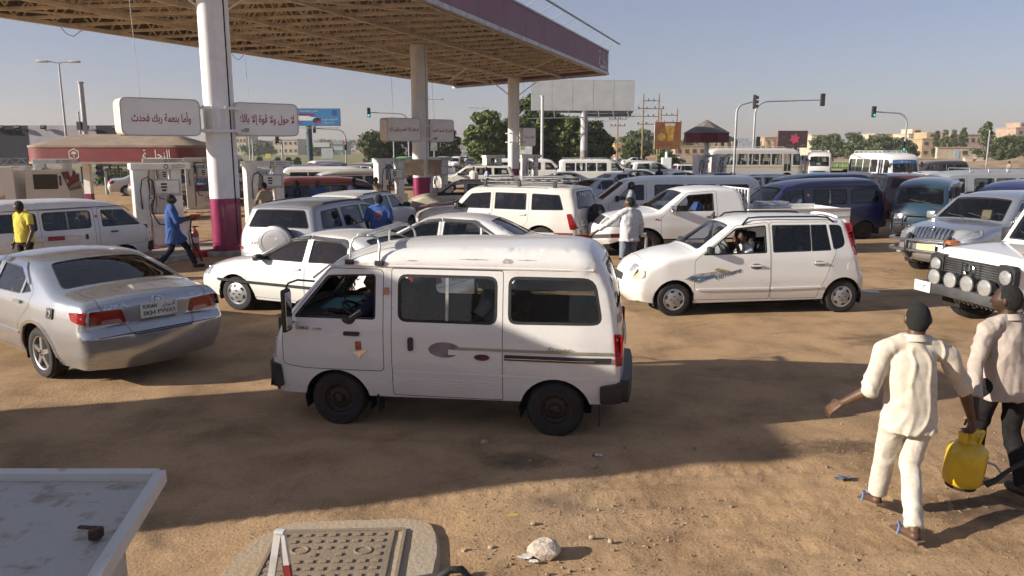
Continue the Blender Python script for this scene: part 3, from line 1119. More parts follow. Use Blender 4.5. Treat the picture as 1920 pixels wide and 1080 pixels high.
# vehicle models
def W_(n, p, **k):
 return dict(n=n, p=p, r=k.pop('r', .05), ring=k.pop('ring', .02), **k)
def D_(n, p, **k):
 return dict(n=n, p=p, r=k.pop('r', .05), ring=k.pop('ring', .007), **k)
def micro_van(name, mat, open_window=True, roof=1.0, glass_mats=None, rim='steel', seatmat=None):
 rz = lambda z: z if z < 1.6 else 1.6 + (z - 1.6) * roof
 wl = 'open#0@door#0' if open_window else 'window#0@door#0'
 sp = dict(
  prof=[(1.70, .30, 0, .05, .05), (1.78, .42, .06, .08, .06), (1.775, .72, .25, .10, .07), (1.66, 1.03, .14, .10, .06), (1.13, 1.60, .10, .08, .05),
     (.74, rz(1.725), .3, .12, .05), (.2, rz(1.785), .4, .15, .045), (-1.25, rz(1.80), .2, .15, .045), (-1.46, rz(1.73), .12, .13, .03), (-1.60, 1.42, .3, .06, .03), (-1.685, .85, .3, .06, .03), (-1.685, .34, 0, .04, .03)],
  sect=[(.28, .655), (.42, .69), (.60, .70), (.66, .712), (.98, .708), (1.04, .698), (1.60, .625), (1.615, .640), (1.66, .640), (1.92, .60)],
  plan=[(1.8, .05), (1.45, .0), (-1.3, 0), (-1.7, .04)],
  sill=.315, zrear=.34, axles=(1.08, -1.08), wr=.265, arch=.335, ww=.16, track=.675, rim=rim, archflat=.92,
  side=[D_('door#0', [(1.63, .60), (1.63, .98), (1.12, 1.575), (.58, 1.575), (.58, .575), (1.35, .575)], r=.06),
     W_(wl, [(1.50, 1.085), (1.145, 1.505), (.66, 1.525), (.66, 1.085)], ring=.018, r=.04),
     D_('door#1', [(.505, .335), (.505, 1.585), (-.585, 1.585), (-.585, .335)], r=.03),
     W_('window#1@door#1', [(.44, 1.075), (.44, 1.53), (-.53, 1.53), (-.53, 1.075)], r=.09, ring=.028),
     W_('window#2', [(-.63, 1.085), (-.63, 1.535), (-1.44, 1.535, .12), (-1.52, 1.10, .1)], r=.09, ring=.028)],
  top=[W_('windscreen', [(3.07, -.60), (3.93, -.53), (3.93, .53), (3.07, .60)], ring=.025, r=.08),
    D_('tailgate', [(8.15, -.46), (8.15, .46), (10.3, .60), (10.3, -.60)], r=.06),
    W_('rear_window@tailgate', [(8.3, -.40), (8.3, .40), (9.35, .50), (9.35, -.50)], r=.09, ring=.028)])
 v = Vehicle(name, sp, mat, glass_mats)
 rt = v.root
 # bumpers
 v.patch('bumper', 'T', [(.15, -.68), (1.55, -.67), (1.55, .67), (.15, .68)], M_PLASTIC, 0, .06, .03)
 v.patch('bumper_end', 'L', [(1.80, .36), (1.80, .62), (1.66, .60), (1.64, .38)], M_PLASTIC, 0, .035, .02, both=True)
 v.patch('bumper', 'T', [(10.55, -.66), (10.55, .66), (10.98, .66), (10.98, -.66)], M_PLASTIC, 0, .08, .02)
 v.patch('bumper_end', 'L', [(-1.50, .36), (-1.50, .52), (-1.70, .56), (-1.70, .36)], M_PLASTIC, 0, .04, .02, both=True)
 # lamps
 v.patch('headlight', 'T', [(1.85, .36), (2.3, .36), (2.3, .60), (1.85, .60)], M_LENS, 0, .016, .03, both=True)
 v.patch('side_lamp', 'L', [(1.745, .66), (1.735, .86), (1.70, .86), (1.71, .66)], M_LENS, 0, .012, .01, both=True)
 v.patch('tail_light', 'L', [(-1.64, .72), (-1.615, 1.02), (-1.70, 1.02), (-1.70, .72)], M_RED, 0, .014, .01, both=True)
 v.patch('tail_light', 'T', [(9.72, .60), (9.72, .66), (10.25, .68), (10.25, .60)], M_RED, 0, .014, .01, both=True)
 v.plate('front', 1.0, lines=('٤٢١٧',), w=.34, h=.13, off=.065)
 v.plate('rear', 9.95, lines=('6KH', '٥٨٢٣'), w=.34, h=.16)
 v.wiper(3.1, .30, -.25, 3.28); v.wiper(3.1, -.18, .15, 3.24)
 # gutter between side and raised roof
 q = MB()
 for sg, sd in ((1, 'L'), (-1, 'R')):
  pts = [v.point(sd, (x, z), .004) for x, z in [(1.30, 1.47), (1.14, 1.598), (.9, 1.607)] + [(x, 1.607) for x in np.linspace(.6, -1.42, 9)]]
  q.tube(pts, .011, 6)
 q.build('roof_gutter', mat, rt, 50)
 # pressed ribs low on the flank
 for sd in 'LR':
  q = MB()
  for z in (.46, .485, .51):
   v.sh.patch(q, sd, [(.48, z - .006), (.48, z + .006), (-.56, z + .006), (-.56, z - .006)], 0, .004, 0, .12)
   v.sh.patch(q, sd, [(.68, z - .006), (.70, z + .006), (.52, z + .006), (.52, z - .006)], 0, .004, 0, .12)
  q.build('pressed_rib', mat, rt, 40)
  q = MB()
  v.sh.patch(q, sd, [(.48, .575), (.48, .592), (-1.66, .592), (-1.66, .575)], 0, .006, 0, .12)
  q.build('moulding', mat, rt, 40)
 v.patch('handle', 'L', [(.98, .925), (.82, .925), (.82, .965), (.98, .965)], M_PLASTIC, .003, .014, .015, both=True)
 v.patch('handle', 'L', [(.335, .80), (.285, .80), (.285, .93), (.335, .93)], M_PLASTIC, .003, .020, .02, both=True)
 v.patch('indicator', 'L', [(.575, 1.33), (.525, 1.33), (.525, 1.40), (.575, 1.40)], M_AMBER, .004, .02, .012, both=True)
 # sliding-window bars
 for sd in 'LR':
  q = MB(); v.sh.patch(q, sd, [(-.03, 1.10), (-.03, 1.505), (-.06, 1.505), (-.06, 1.10)], -.006, .012, 0, .1)
  q.build('window_bar', M_GALV, rt)
 # mud flaps
 for xx, yy in ((.66, .60), (-1.50, .60)):
  for sg in (1, -1):
   q = MB(); q.box((xx, sg * yy, .235), (.012, .19, .20), bev=.003); q.build('mud_flap', M_RUBBER, rt)
 # inside
 sm = seatmat or M_SEAT
 v.seats([(.74, (.36, -.36))], .52, M_SEAT, back=.50, w=.36)
 v.seats([(-.35, (.34, 0, -.34)), (-1.12, (.34, 0, -.34))], .50, sm, back=.42, w=.36, head=False)
 v.dash(1.28, .5, 1.07, .60, M_PLASTIC, .36, tilt=58)
 return v
def hero_van_extras(v):
 rt = v.root
 # long-armed mirrors
 for sg in (1, -1):
  q = MB()
  q.tube([(1.27, sg * .66, 1.44), (1.42, sg * .72, 1.46), (1.48, sg * .80, 1.44), (1.50, sg * .83, 1.38)], .010, 6)
  q.box((1.50, sg * .83, 1.18), (.05, .15, .42), bev=.03)
  q.bar((1.49, sg * .80, 1.02), (1.50, sg * .70, 1.04), .012, n=6)
  o = q.build('mirror', M_PLASTIC, rt, 40)
  g = MB(); g.box((1.474, sg * .83, 1.18), (.004, .12, .36)); g.build('mirror_glass', M_CHROME, o)
 # decals: ellipse, stripes, names
 grad = surf('plum_decal', (0.10, 0.055, 0.065), .45, var=.5, scale=4, col2=(.26, .22, .22))
 beige = surf('champagne_decal', (0.34, 0.31, 0.24), .4, .3, var=.15)
 ell = lambda cx, cz, a, b: [(cx + a * math.cos(t), cz + b * math.sin(t)) for t in np.linspace(0, 2 * math.pi, 28, endpoint=False)]
 for sd in 'LR':
  m = MB(); v.sh.patch(m, sd, ell(-.02, .82, .155, .075), .0, .003, 0, .05); m.build('decal', grad, rt)
  m = MB(); v.sh.patch(m, sd, [(-.06, .775), (-.06, .825), (-.42, .825), (-.42, .775)], .0035, .002, 0, .1); m.build('decal', v.mat, rt)
  m = MB(); v.sh.patch(m, sd, [(-.13, .825), (-.13, .85), (-1.60, .85), (-1.60, .825)], .006, .004, 0, .12); m.build('decal', beige, rt)
  m = MB(); v.sh.patch(m, sd, ell(-.385, .762, .075, .03), .008, .003, 0, .04); m.build('decal', surf('maroon_decal', (.12, .02, .03), .4, var=.4, scale=9), rt)
  m = MB(); v.sh.patch(m, sd, [(-.60, .745), (-.60, .795), (-1.60, .795), (-1.60, .745)], .0, .012, .008, .12); m.build('moulding', M_PLASTIC, rt)
  m = MB(); v.sh.patch(m, sd, [(-.60, .760), (-.60, .766), (-1.45, .766), (-1.45, .760)], .013, .002, 0, .12); m.build('decal', M_CHROME, rt)
  v.text('lettering', sd, 'Super', (-1.12, .862), .055, M_PLASTIC, width=.24, off=.014, shear=.3, bold=.012)
  v.text('lettering', sd, 'Super', (-1.12, .862), .050, beige, width=.235, off=.016, shear=.3)
  v.text('lettering', sd, 'DAMAS', (1.40, .985), .034, surf('brown_decal', (.20, .15, .10), .5), width=.13, off=.006, bold=.01)
  v.text('lettering', sd, 'Lilliy', (1.245, .978), .028, M_INK, width=.10, off=.006, shear=.4)
 # scuffs where the roof paint has worn to primer
 rnd = random.Random(3); worn = surf('worn_primer', (.40, .39, .36), .8, var=.3, scale=30)
 for cx, cz, a, b in ((-.62, 1.675, .055, .028), (-.30, 1.685, .16, .006), (-.80, 1.688, .10, .005), (.30, 1.662, .05, .007), (.50, 1.20, .02, .012)):
  m = MB(); v.sh.patch(m, 'L', [(cx + a * math.cos(t) * rnd.uniform(.6, 1.1), cz + b * math.sin(t) * rnd.uniform(.6, 1.1)) for t in np.linspace(0, 2 * math.pi, 16, endpoint=False)], .0, .0015, 0, .05); m.build('paint_scuff', worn, rt)
 # orange tag and winged chrome badge on the driver's door
 m = MB(); v.sh.patch(m, 'L', [(.865, .785), (.865, .87), (.805, .87), (.805, .785)], .001, .004, .006, .05); m.build('sticker', surf('orange_sticker', (.42, .10, .03), .5, var=.3, scale=30), rt)
 m = MB(); v.sh.patch(m, 'L', [(.94, .795), (.885, .765), (.855, .775), (.83, .77), (.79, .785), (.735, .80), (.775, .755), (.81, .735), (.825, .705), (.85, .735), (.88, .745)], .001, .008, 0, .05); m.build('badge', M_CHROME, rt)
 # "TOYOTA" on the rear mud flap
 M = Matrix.Translation((-1.508, .60, .19)) @ Matrix(((0, 0, -1, 0), (-1, 0, 0, 0), (0, 1, 0, 0), (0, 0, 0, 1)))
 q = text_on('lettering', 'TOYOTA', M, M_WHITEINK, rt, height=.026, width=.13, bold=.01)
 # roof bars: two hoops carrying a loose pair of aluminium tubes
 alu = surf('aluminium_tube', (.62, .62, .60), .35, .7, var=.2)
 for x in (.92, .62):
  for sg in (1, -1):
   q = MB(); p = v.point('L' if sg > 0 else 'R', (x, 1.615), .01)
   q.box(p + Vector((0, 0, .02)), (.09, .03, .05), bev=.01)
   q.build('rack_foot', M_PLASTIC, rt)
 for sg in (1, -1):
  q = MB()
  p0 = v.point('L' if sg > 0 else 'R', (.92, 1.65), .02); p1 = v.point('L' if sg > 0 else 'R', (.62, 1.65), .02)
  top = 1.86
  q.tube([p0, (.915, sg * .60, 1.80), (.89, sg * .575, top), (.84, sg * .57, top + .02), (.70, sg * .57, top + .02), (.65, sg * .575, top), (.625, sg * .60, 1.80), p1], .012, 8)
  q.build('roof_hoop', alu, rt, 50)
 q = MB()
 q.box((.80, 0, 1.895), (.06, 1.30, .022), bev=.008)
 q.box((.72, .0, 1.89), (.035, 1.26, .016), bev=.006)
 q.build('roof_bar', alu, rt)
 q = MB()
 pts = [Vector((.05 + .04 * math.sin(i * 1.7), .40 + .05 * math.cos(i * 2.1), .0)) for i in range(5)]
 # artificial garland hung at the windscreen
 g = surf('dry_garland', (.10, .09, .045), .9, var=.5, scale=30)
 rnd = random.Random(4)
 for i in range(60):
  c = Vector((1.16 + rnd.uniform(-.06, .06), rnd.uniform(-.12, .22), 1.50 - abs(rnd.gauss(0, .12))))
  q.bar(c, c + Vector((rnd.uniform(-.05, .05), rnd.uniform(-.04, .04), rnd.uniform(-.08, .02))), .012, .006)
 q.build('garland', g, rt)
 q = MB(); q.box((1.30, -.1, 1.075), (.30, .55, .012), rz=.1); q.build('paper_folder', surf('teal_folder', (.05, .28, .28), .6), rt)
def sedan(name, mat, glass_mats=None, rim='cover', k=1.0, moulding=M_PLASTIC, seatmat=None):
 sp = dict(
  prof=[(2.00, .22, 0, .06, .10), (2.10, .36, .06, .16, .14), (2.08, .56, .06, .18, .14), (1.95, .71, .10, .16, .09), (1.50, .85, .35, .10, .06), (.98, .93, .10, .07, .05),
     (.22, 1.35, .28, .08, .05), (-.30, 1.41, .3, .10, .04), (-.84, 1.37, .28, .09, .04), (-1.50, 1.00, .12, .08, .04), (-2.00, .965, .10, .09, .04), (-2.11, .80, .08, .13, .07), (-2.18, .52, .10, .16, .09), (-2.10, .25, 0, .08, .07)],
  sect=[(.2, .76), (.42, .825), (.62, .84), (.66, .832), (.90, .80), (.94, .785), (1.42, .60)],
  plan=[(2.1, .10), (1.6, .025), (1.0, 0), (-1.2, 0), (-1.7, .02), (-2.2, .08)],
  sill=.23, zrear=.25, axles=(1.25, -1.22), wr=.295, arch=.36, ww=.19, track=.80, rim=rim,
  side=[D_('door#0', [(1.00, .275), (1.02, .80), (.84, .935), (.20, 1.325), (-.10, 1.372), (-.07, .275)], r=.05),
     W_('window#0@door#0', [(.76, .945), (.22, 1.275), (-.06, 1.315), (-.04, .945)], ring=.015, r=.03),
     D_('door#1', [(-.08, .275), (-.11, 1.372), (-.72, 1.345), (-1.16, 1.02), (-1.14, .84), (-.88, .62), (-.80, .45), (-.80, .275)], r=.05),
     W_('window#1@door#1', [(-.13, .945), (-.15, 1.315), (-.66, 1.295), (-.78, 1.22, .02), (-.80, .96, .02)], ring=.015, r=.03),
     W_('window#2@door#1', [(-.83, .962, .01), (-.81, 1.20, .01), (-1.07, 1.02, .02)], ring=.012, r=.02)],
  top=[W_('windscreen', [(5.06, -.66), (5.94, -.50), (5.94, .50), (5.06, .66)], ring=.02, r=.08),
    W_('rear_window', [(8.08, -.47), (8.94, -.60), (8.94, .60), (8.08, .47)], ring=.02, r=.09),
    D_('bonnet', [(3.15, -.60), (4.92, -.70), (4.92, .70), (3.15, .60)], r=.05, ring=.006),
    D_('boot_lid', [(9.12, -.58), (9.12, .58), (11.5, .56), (11.5, -.56)], r=.04, ring=.006)])
 v = Vehicle(name, sp, mat, glass_mats)
 v.patch('headlight', 'T', [(2.35, .42), (2.95, .40), (3.0, .66), (2.4, .70)], M_LENS, 0, .012, .03, both=True)
 v.patch('headlight_side', 'L', [(2.02, .60), (1.94, .71), (1.74, .74), (1.80, .61)], M_LENS, 0, .010, .02, both=True)
 v.patch('grille', 'T', [(2.5, -.36), (2.95, -.34), (2.95, .34), (2.5, .36)], M_PLASTIC, 0, .012, .03)
 v.patch('air_intake', 'T', [(.8, -.40), (1.6, -.44), (1.6, .44), (.8, .40)], M_PLASTIC, 0, .006, .03)
 v.patch('tail_light', 'T', [(10.40, .44), (10.40, .66), (11.25, .70), (11.25, .46)], M_RED, 0, .012, .03, both=True)
 v.patch('tail_light_side', 'L', [(-2.02, .92), (-1.80, .90), (-1.86, .72), (-2.12, .70)], M_RED, 0, .010, .03, both=True)
 v.plate('front', 1.5, lines=('٢٩٤٦',), w=.38, h=.11)
 v.plate('rear', 11.0, lines=('٩١٤٥',), w=.40, h=.14)
 if moulding:
  v.patch('moulding', 'L', [(1.60, .515), (1.62, .56), (-.83, .56), (-.82, .515)], moulding, 0, .014, .015, both=True)
 v.handle(.08, .835, mat, .17, .035); v.handle(-.90, .85, mat, .17, .035)
 v.mirror(.70, .96, M_PLASTIC if moulding is M_PLASTIC else mat, .16, .11, .10)
 # rain guards over the door glass
 for sd in 'LR':
  q = MB(); v.sh.patch(q, sd, [(.80, .965), (.22, 1.325), (-.08, 1.365), (-.08, 1.318), (.22, 1.278), (.74, .962)], .004, .018, .0, .12)
  q.build('rain_guard', glass('rain_guard', (.45, .45, .45), .3, bodycol=(.25, .25, .25)), v.root, 40)
  q = MB(); v.sh.patch(q, sd, [(-.12, 1.318), (-.12, 1.365), (-.70, 1.34), (-1.02, 1.10), (-.98, 1.10), (-.66, 1.295)], .004, .018, .0, .12)
  q.build('rain_guard', MATS['rain_guard'], v.root, 40)
 v.wiper(5.08, .45, -.05, 5.22); v.wiper(5.08, -.05, -.50, 5.20)
 v.seats([(.12, (.36, -.36)), (-.78, (.34, -.34))], .28, seatmat or M_SEATT, back=.58, w=.50)
 v.dash(.72, .25, .92, .66, M_INT, .36)
 return v
def big_sedan(name, mat):
 """The silver saloon seen from behind."""
 sp = dict(
  prof=[(2.25, .22, 0, .08, .10), (2.36, .40, .08, .18, .16), (2.32, .62, .08, .20, .15), (2.15, .78, .12, .18, .09), (1.6, .92, .4, .12, .07), (1.05, 1.00, .10, .08, .05),
     (.20, 1.42, .32, .09, .05), (-.35, 1.475, .35, .11, .045), (-.92, 1.44, .30, .10, .04), (-1.72, 1.115, .14, .09, .04), (-2.26, 1.075, .05, .06, .05), (-2.35, 1.0, .04, .06, .07), (-2.34, .76, .03, .08, .08), (-2.43, .67, .04, .13, .11), (-2.42, .44, .10, .15, .11), (-2.30, .24, 0, .10, .08)],
  sect=[(.2, .82), (.40, .885), (.66, .912), (.72, .905), (.97, .865), (1.02, .845), (1.48, .63)],
  plan=[(2.3, .12), (1.7, .03), (1.1, 0), (-1.3, 0), (-1.8, .025), (-2.45, .10)],
  sill=.24, zrear=.25, axles=(1.36, -1.37), wr=.325, arch=.40, ww=.21, track=.87, rim='alloy',
  side=[D_('door#0', [(1.05, .29), (1.08, .85), (.90, 1.01), (.20, 1.385), (-.12, 1.43), (-.10, .29)], r=.05),
     W_('window#0@door#0', [(.80, 1.02), (.22, 1.33), (-.07, 1.37), (-.06, 1.02)], ring=.016, r=.03),
     D_('door#1', [(-.11, .29), (-.13, 1.43), (-.78, 1.405), (-1.24, 1.10), (-1.22, .92), (-.98, .70), (-.89, .50), (-.89, .29)], r=.05),
     W_('window#1@door#1', [(-.16, 1.02), (-.17, 1.37), (-.72, 1.35), (-.90, 1.26, .02), (-.92, 1.035, .02)], ring=.016, r=.03),
     W_('window#2@door#1', [(-.955, 1.04, .01), (-.93, 1.24, .01), (-1.18, 1.09, .02)], ring=.012, r=.02)],
  top=[W_('windscreen', [(5.06, -.70), (5.94, -.54), (5.94, .54), (5.06, .70)], ring=.02, r=.08),
    W_('rear_window', [(8.06, -.52), (8.94, -.67), (8.94, .67), (8.06, .52)], ring=.022, r=.10),
    D_('boot_lid', [(9.08, -.60), (9.08, .60), (10.9, .62), (11.98, .40), (13.1, .36), (13.1, -.36), (11.98, -.40), (10.9, -.62)], r=.05, ring=.008)])
 v = Vehicle(name, sp, mat, {'rear_window': M_GLASSD, 'window#1': M_GLASS})
 red2 = M_RED
 v.patch('tail_light', 'T', [(11.12, .40), (11.08, .72), (11.78, .74), (11.82, .36)], red2, 0, .014, .03, both=True)
 v.patch('tail_light_side', 'L', [(-2.37, .975), (-2.10, .955), (-2.16, .86), (-2.37, .82)], red2, 0, .012, .03, both=True)
 v.patch('reversing_lens', 'T', [(11.58, .43), (11.58, .60), (11.78, .62), (11.80, .40)], surf('pink_lens', (.42, .22, .20), .15, var=.2, coat=1.), .002, .014, .02, both=True)
 v.patch('plate_recess', 'T', [(11.1, -.34), (11.1, .34), (11.97, .32), (11.97, -.32)], mat, 0, .004, .03)
 v.plate('rear', 11.40, lines=('SUDAN    ' + arabic('السودان'), '3KH ٣٧٧٨٦'), w=.42, h=.165, off=.014)
 v.text('badge', 'rear', 'H', (10.92, 0), .030, M_CHROME, width=.05, off=.016, bold=.02, shear=.3)
 q = MB(); pts = [v.point('T', (10.92 + .19 * math.sin(a), .06 * math.cos(a)), .012) for a in np.linspace(0, 2 * math.pi, 24, endpoint=False)]
 q.tube(pts, .0045, 6, True); q.build('badge', M_CHROME, v.root, 50)
 v.text('badge', 'rear', 'SONATA', (10.93, .46), .035, M_CHROME, width=.22, off=.012, bold=.02)
 v.text('badge', 'rear', 'VVT 2.4', (10.93, -.46), .028, M_CHROME, width=.17, off=.012, bold=.02)
 # fuel-filler ornament and wheel-arch trim
 q = MB(); p = v.point('L', (-1.74, .90), .012)
 v.sh.patch(q, 'L', [(-1.67, .83), (-1.67, .96), (-1.80, .96), (-1.80, .83)], 0, .014, .02, .06)
 o = q.build('fuel_flap', M_PLASTIC, v.root, 40)
 q = MB()
 for rr in (.045, .028):
  q.tube([v.point('L', (-1.735 + rr * math.cos(a), .895 + rr * math.sin(a)), .018) for a in np.linspace(0, 2 * math.pi, 20, endpoint=False)], .006, 6, True)
 q.build('filler_ring', M_CHROME, o, 50)
 for sd in 'LR':
  for xw in (1.36, -1.37):
   q = MB(); ra = .40
   a = np.linspace(-.1, math.pi + .1, 20)
   inn = [(xw - ra * math.cos(t), .325 + ra * math.sin(t)) for t in a]
   out = [(xw - (ra + .04) * math.cos(t), .325 + (ra + .04) * math.sin(t)) for t in a[::-1]]
   v.sh.patch(q, sd, inn + out, .0, .01, 0, .15); q.build('arch_trim', M_CHROME if sd == 'L' and xw < 0 else mat, v.root, 40)
  q = MB(); v.sh.patch(q, sd, [(.98, .52), (.98, .555), (-.95, .555), (-.94, .52)], 0, .012, .012, .15); q.build('moulding', mat, v.root, 40)
  q = MB(); v.sh.patch(q, sd, [(-.14, 1.37), (-.14, 1.425), (-.76, 1.40), (-1.10, 1.17), (-1.05, 1.17), (-.72, 1.352)], .004, .016, .0, .12)
  q.build('rain_guard', M_CHROME, v.root, 40)
  q = MB(); v.sh.patch(q, sd, [(.86, 1.03), (.22, 1.385), (-.10, 1.425), (-.10, 1.37), (.22, 1.335), (.80, 1.025)], .004, .016, .0, .12)
  q.build('rain_guard', M_CHROME, v.root, 40)
 v.handle(.06, .93, mat, .19, .04); v.handle(-.93, .945, mat, .19, .04)
 v.mirror(.72, 1.03, mat, .18, .12, .11)
 q = MB(); v.sh.patch(q, 'T', [(12.98, -.86), (12.98, .86), (13.03, .86), (13.03, -.86)], -.002, .004, 0, .15); q.build('bumper_seam', M_RUBBER, v.root)
 v.seats([(.15, (.40, -.40)), (-.82, (.38, -.38))], .30, M_SEATT, back=.60, w=.52)
 v.dash(.78, .28, .98, .70, M_INT, .38)
 # parcel shelf behind the rear seats
 q = MB(); q.box((-1.42, 0, 1.045), (.50, 1.25, .03), bev=.01); q.build('parcel_shelf', M_PLASTIC, v.root)
 return v
def tall_hatch(name, mat):
 """The small white tall hatchback, as long as it looks beside its height."""
 sp = dict(
  prof=[(2.00, .24, 0, .08, .10), (2.11, .40, .08, .18, .14), (2.10, .62, .08, .20, .14), (1.98, .82, .12, .17, .10), (1.55, .98, .35, .10, .07), (1.10, 1.04, .12, .08, .05),
     (.42, 1.50, .22, .08, .05), (-.15, 1.585, .4, .09, .04), (-1.10, 1.575, .3, .09, .035), (-1.50, 1.535, .10, .09, .03), (-1.66, 1.10, .3, .09, .05), (-1.76, .72, .2, .11, .06), (-1.86, .60, .06, .16, .08), (-1.86, .36, .08, .16, .08), (-1.78, .24, 0, .08, .06)],
  sect=[(.2, .68), (.38, .735), (.60, .755), (.66, .75), (.95, .735), (1.02, .72), (1.58, .56)],
  plan=[(2.1, .09), (1.6, .02), (1.0, 0), (-1.2, 0), (-1.86, .05)],
  sill=.205, zrear=.24, axles=(1.44, -1.44), wr=.275, arch=.335, ww=.17, track=.715, rim='cover',
  side=[D_('door#0', [(1.12, .26), (1.12, .92), (.98, 1.03), (.40, 1.47), (-.15, 1.525), (-.17, .26)], r=.05),
     W_('open#0@door#0', [(.99, 1.00), (.42, 1.43), (-.10, 1.475), (-.10, 1.025)], ring=.022, r=.04),
     D_('door#1', [(-.18, .26), (-.16, 1.525), (-1.17, 1.52), (-1.30, 1.06), (-1.20, .82), (-1.12, .60), (-1.02, .40), (-1.00, .26)], r=.05),
     W_('window#1@door#1', [(-.20, 1.03), (-.20, 1.475), (-.86, 1.475), (-.86, 1.045)], ring=.022, r=.03),
     W_('window#2@door#1', [(-.865, 1.045, .01), (-.865, 1.475, .01), (-1.14, 1.475, .02), (-1.20, 1.055, .02)], ring=.018, r=.02),
     W_('window#3', [(-1.245, 1.06, .05), (-1.18, 1.475, .04), (-1.40, 1.465, .07), (-1.47, 1.12, .12)], ring=.014, r=.03)],
  top=[W_('windscreen', [(5.05, -.60), (5.95, -.46), (5.95, .46), (5.05, .60)], ring=.02, r=.08),
    W_('rear_window', [(9.15, -.44), (9.15, .44), (9.9, .52), (9.9, -.52)], ring=.02, r=.07),
    D_('bonnet', [(3.2, -.54), (4.90, -.64), (4.90, .64), (3.2, .54)], r=.06, ring=.006)])
 v = Vehicle(name, sp, mat, {'window#1': M_GLASSD, 'window#2': M_GLASSD, 'window#3': M_GLASSB, 'rear_window': M_GLASSD})
 v.patch('headlight', 'T', [(2.3, .36), (2.85, .36), (2.9, .58), (2.3, .60)], M_LENS, 0, .014, .04, both=True)
 v.patch('headlight_side', 'L', [(2.10, .60), (2.06, .76), (1.92, .78), (1.93, .64)], surf('amber_clear_lens', (.56, .44, .30), .2, .1, var=.08, coat=.8), 0, .012, .05, both=True)
 v.patch('grille', 'T', [(1.65, -.26), (2.05, -.26), (2.05, .26), (1.65, .26)], M_PLASTIC, 0, .006, .03)
 v.patch('tail_light', 'L', [(-1.585, 1.50), (-1.48, 1.48), (-1.56, 1.12), (-1.62, .97), (-1.70, .97)], M_RED, .0, .014, .02, both=True)
 v.patch('tail_light', 'T', [(9.12, .50), (9.12, .54), (10.3, .63), (10.3, .56)], M_RED, 0, .014, .01, both=True)
 v.plate('front', 1.3, lines=('٧٦٢١',), w=.34, h=.11); v.plate('rear', 10.5, lines=('٣٣٨٠',), w=.34, h=.14)
 v.patch('moulding', 'L', [(1.07, .425), (1.07, .455), (-.15, .455), (-.15, .425)], mat, 0, .016, .014, both=True)
 v.patch('moulding', 'L', [(-.19, .425), (-.19, .455), (-1.06, .47), (-1.06, .44)], mat, 0, .016, .014, both=True)
 el = lambda cx, cz, a, b: [(cx + a * math.cos(t), cz + b * math.sin(t)) for t in np.linspace(0, 2 * math.pi, 22, endpoint=False)]
 dark = surf('handle_cup', (.10, .10, .10), .4, var=.2)
 for x, z in ((.08, .81), (-1.00, .845)):
  for sd in 'LR':
   m = MB(); v.sh.patch(m, sd, el(x, z, .10, .048), .0, .004, 0, .05); o = m.build('handle_cup', dark if x > 0 else M_CAP, v.root)
   m = MB(); v.sh.patch(m, sd, [(x + .09, z - .002), (x + .09, z + .028), (x - .09, z + .03), (x - .09, z)], .012, .016, .014, .05); m.build('handle', mat, o, 40)
 for sd in 'LR':
  m = MB(); v.sh.patch(m, sd, [(-1.50, .72), (-1.50, .84), (-1.64, .845), (-1.64, .72)], 0, .003, .02, .05); m.build('fuel_flap', mat, v.root, 40)
  pts = [v.point(sd, (x, z), o_) for x, z, o_ in [(.30, 1.475, .0), (.18, 1.53, .03), (.0, 1.545, .035), (-.5, 1.553, .035), (-1.0, 1.55, .035), (-1.16, 1.54, .03), (-1.27, 1.51, .0)]]
  pts = [p + Vector((0, 0, .028)) if 0 < i < 6 else p for i, p in enumerate(pts)]
  m = MB(); m.tube(pts, .016, 8); m.build('roof_rail', M_PLASTIC, v.root, 50)
  # swoosh decal: blue and gold blocks with the word
  blue = surf('blue_decal', (.09, .15, .26), .5, var=.3, scale=12); gold = surf('gold_decal', (.42, .31, .14), .5, var=.3, scale=12); grey = surf('grey_decal', (.38, .36, .32), .5, var=.3, scale=10)
  for poly, mm in (([(1.42, .60), (1.30, .67), (1.02, .66), (.78, .70), (.70, .64), (.98, .58), (1.12, .51)], blue),
       ([(1.30, .67), (1.22, .715), (.95, .74), (.62, .79), (.42, .72), (.70, .66), (1.02, .66)], grey),
       ([(.78, .80), (.70, .84), (.52, .80), (.36, .76), (.20, .79), (.18, .74), (.40, .70), (.60, .735)], gold),
       ([(1.44, .605), (1.40, .62), (1.10, .535), (1.12, .505)], gold)):
   poly = [(.84 + (x - .84) * .74, .66 + (z - .66) * .74) for x, z in poly]
   m = MB(); v.sh.patch(m, sd, poly, .001, .002, 0, .08); m.build('decal', mm, v.root)
  v.text('lettering', sd, 'venture', (.56 if sd == 'L' else .78, .695), .07, blue, width=.46, off=.006, shear=.3, bold=.015, rot=.28 if sd == 'L' else -.1)
 v.mirror(.86, 1.06, M_PLASTIC, .14, .12, .06)
 q = MB(); v.sh.patch(q, 'T', [(8.7, -.48), (8.7, .48), (9.1, .50), (9.1, -.50)], .02, .03, .05, .08); q.build('roof_spoiler', mat, v.root, 40)
 q = MB(); v.sh.patch(q, 'L', [(.83, 1.30), (.80, 1.33), (.62, 1.45), (.62, 1.42)], .0, .006, .0, .06); q.build('vent_trim', M_PLASTIC, v.root)
 v.wiper(5.08, .40, -.05, 5.22); v.wiper(5.08, -.05, -.42, 5.2)
 v.seats([(.10, (.34, -.34)), (-.85, (.32, -.32))], .30, M_SEAT, back=.62, w=.46)
 v.dash(.80, .25, 1.0, .58, M_INT, .34)
 return v
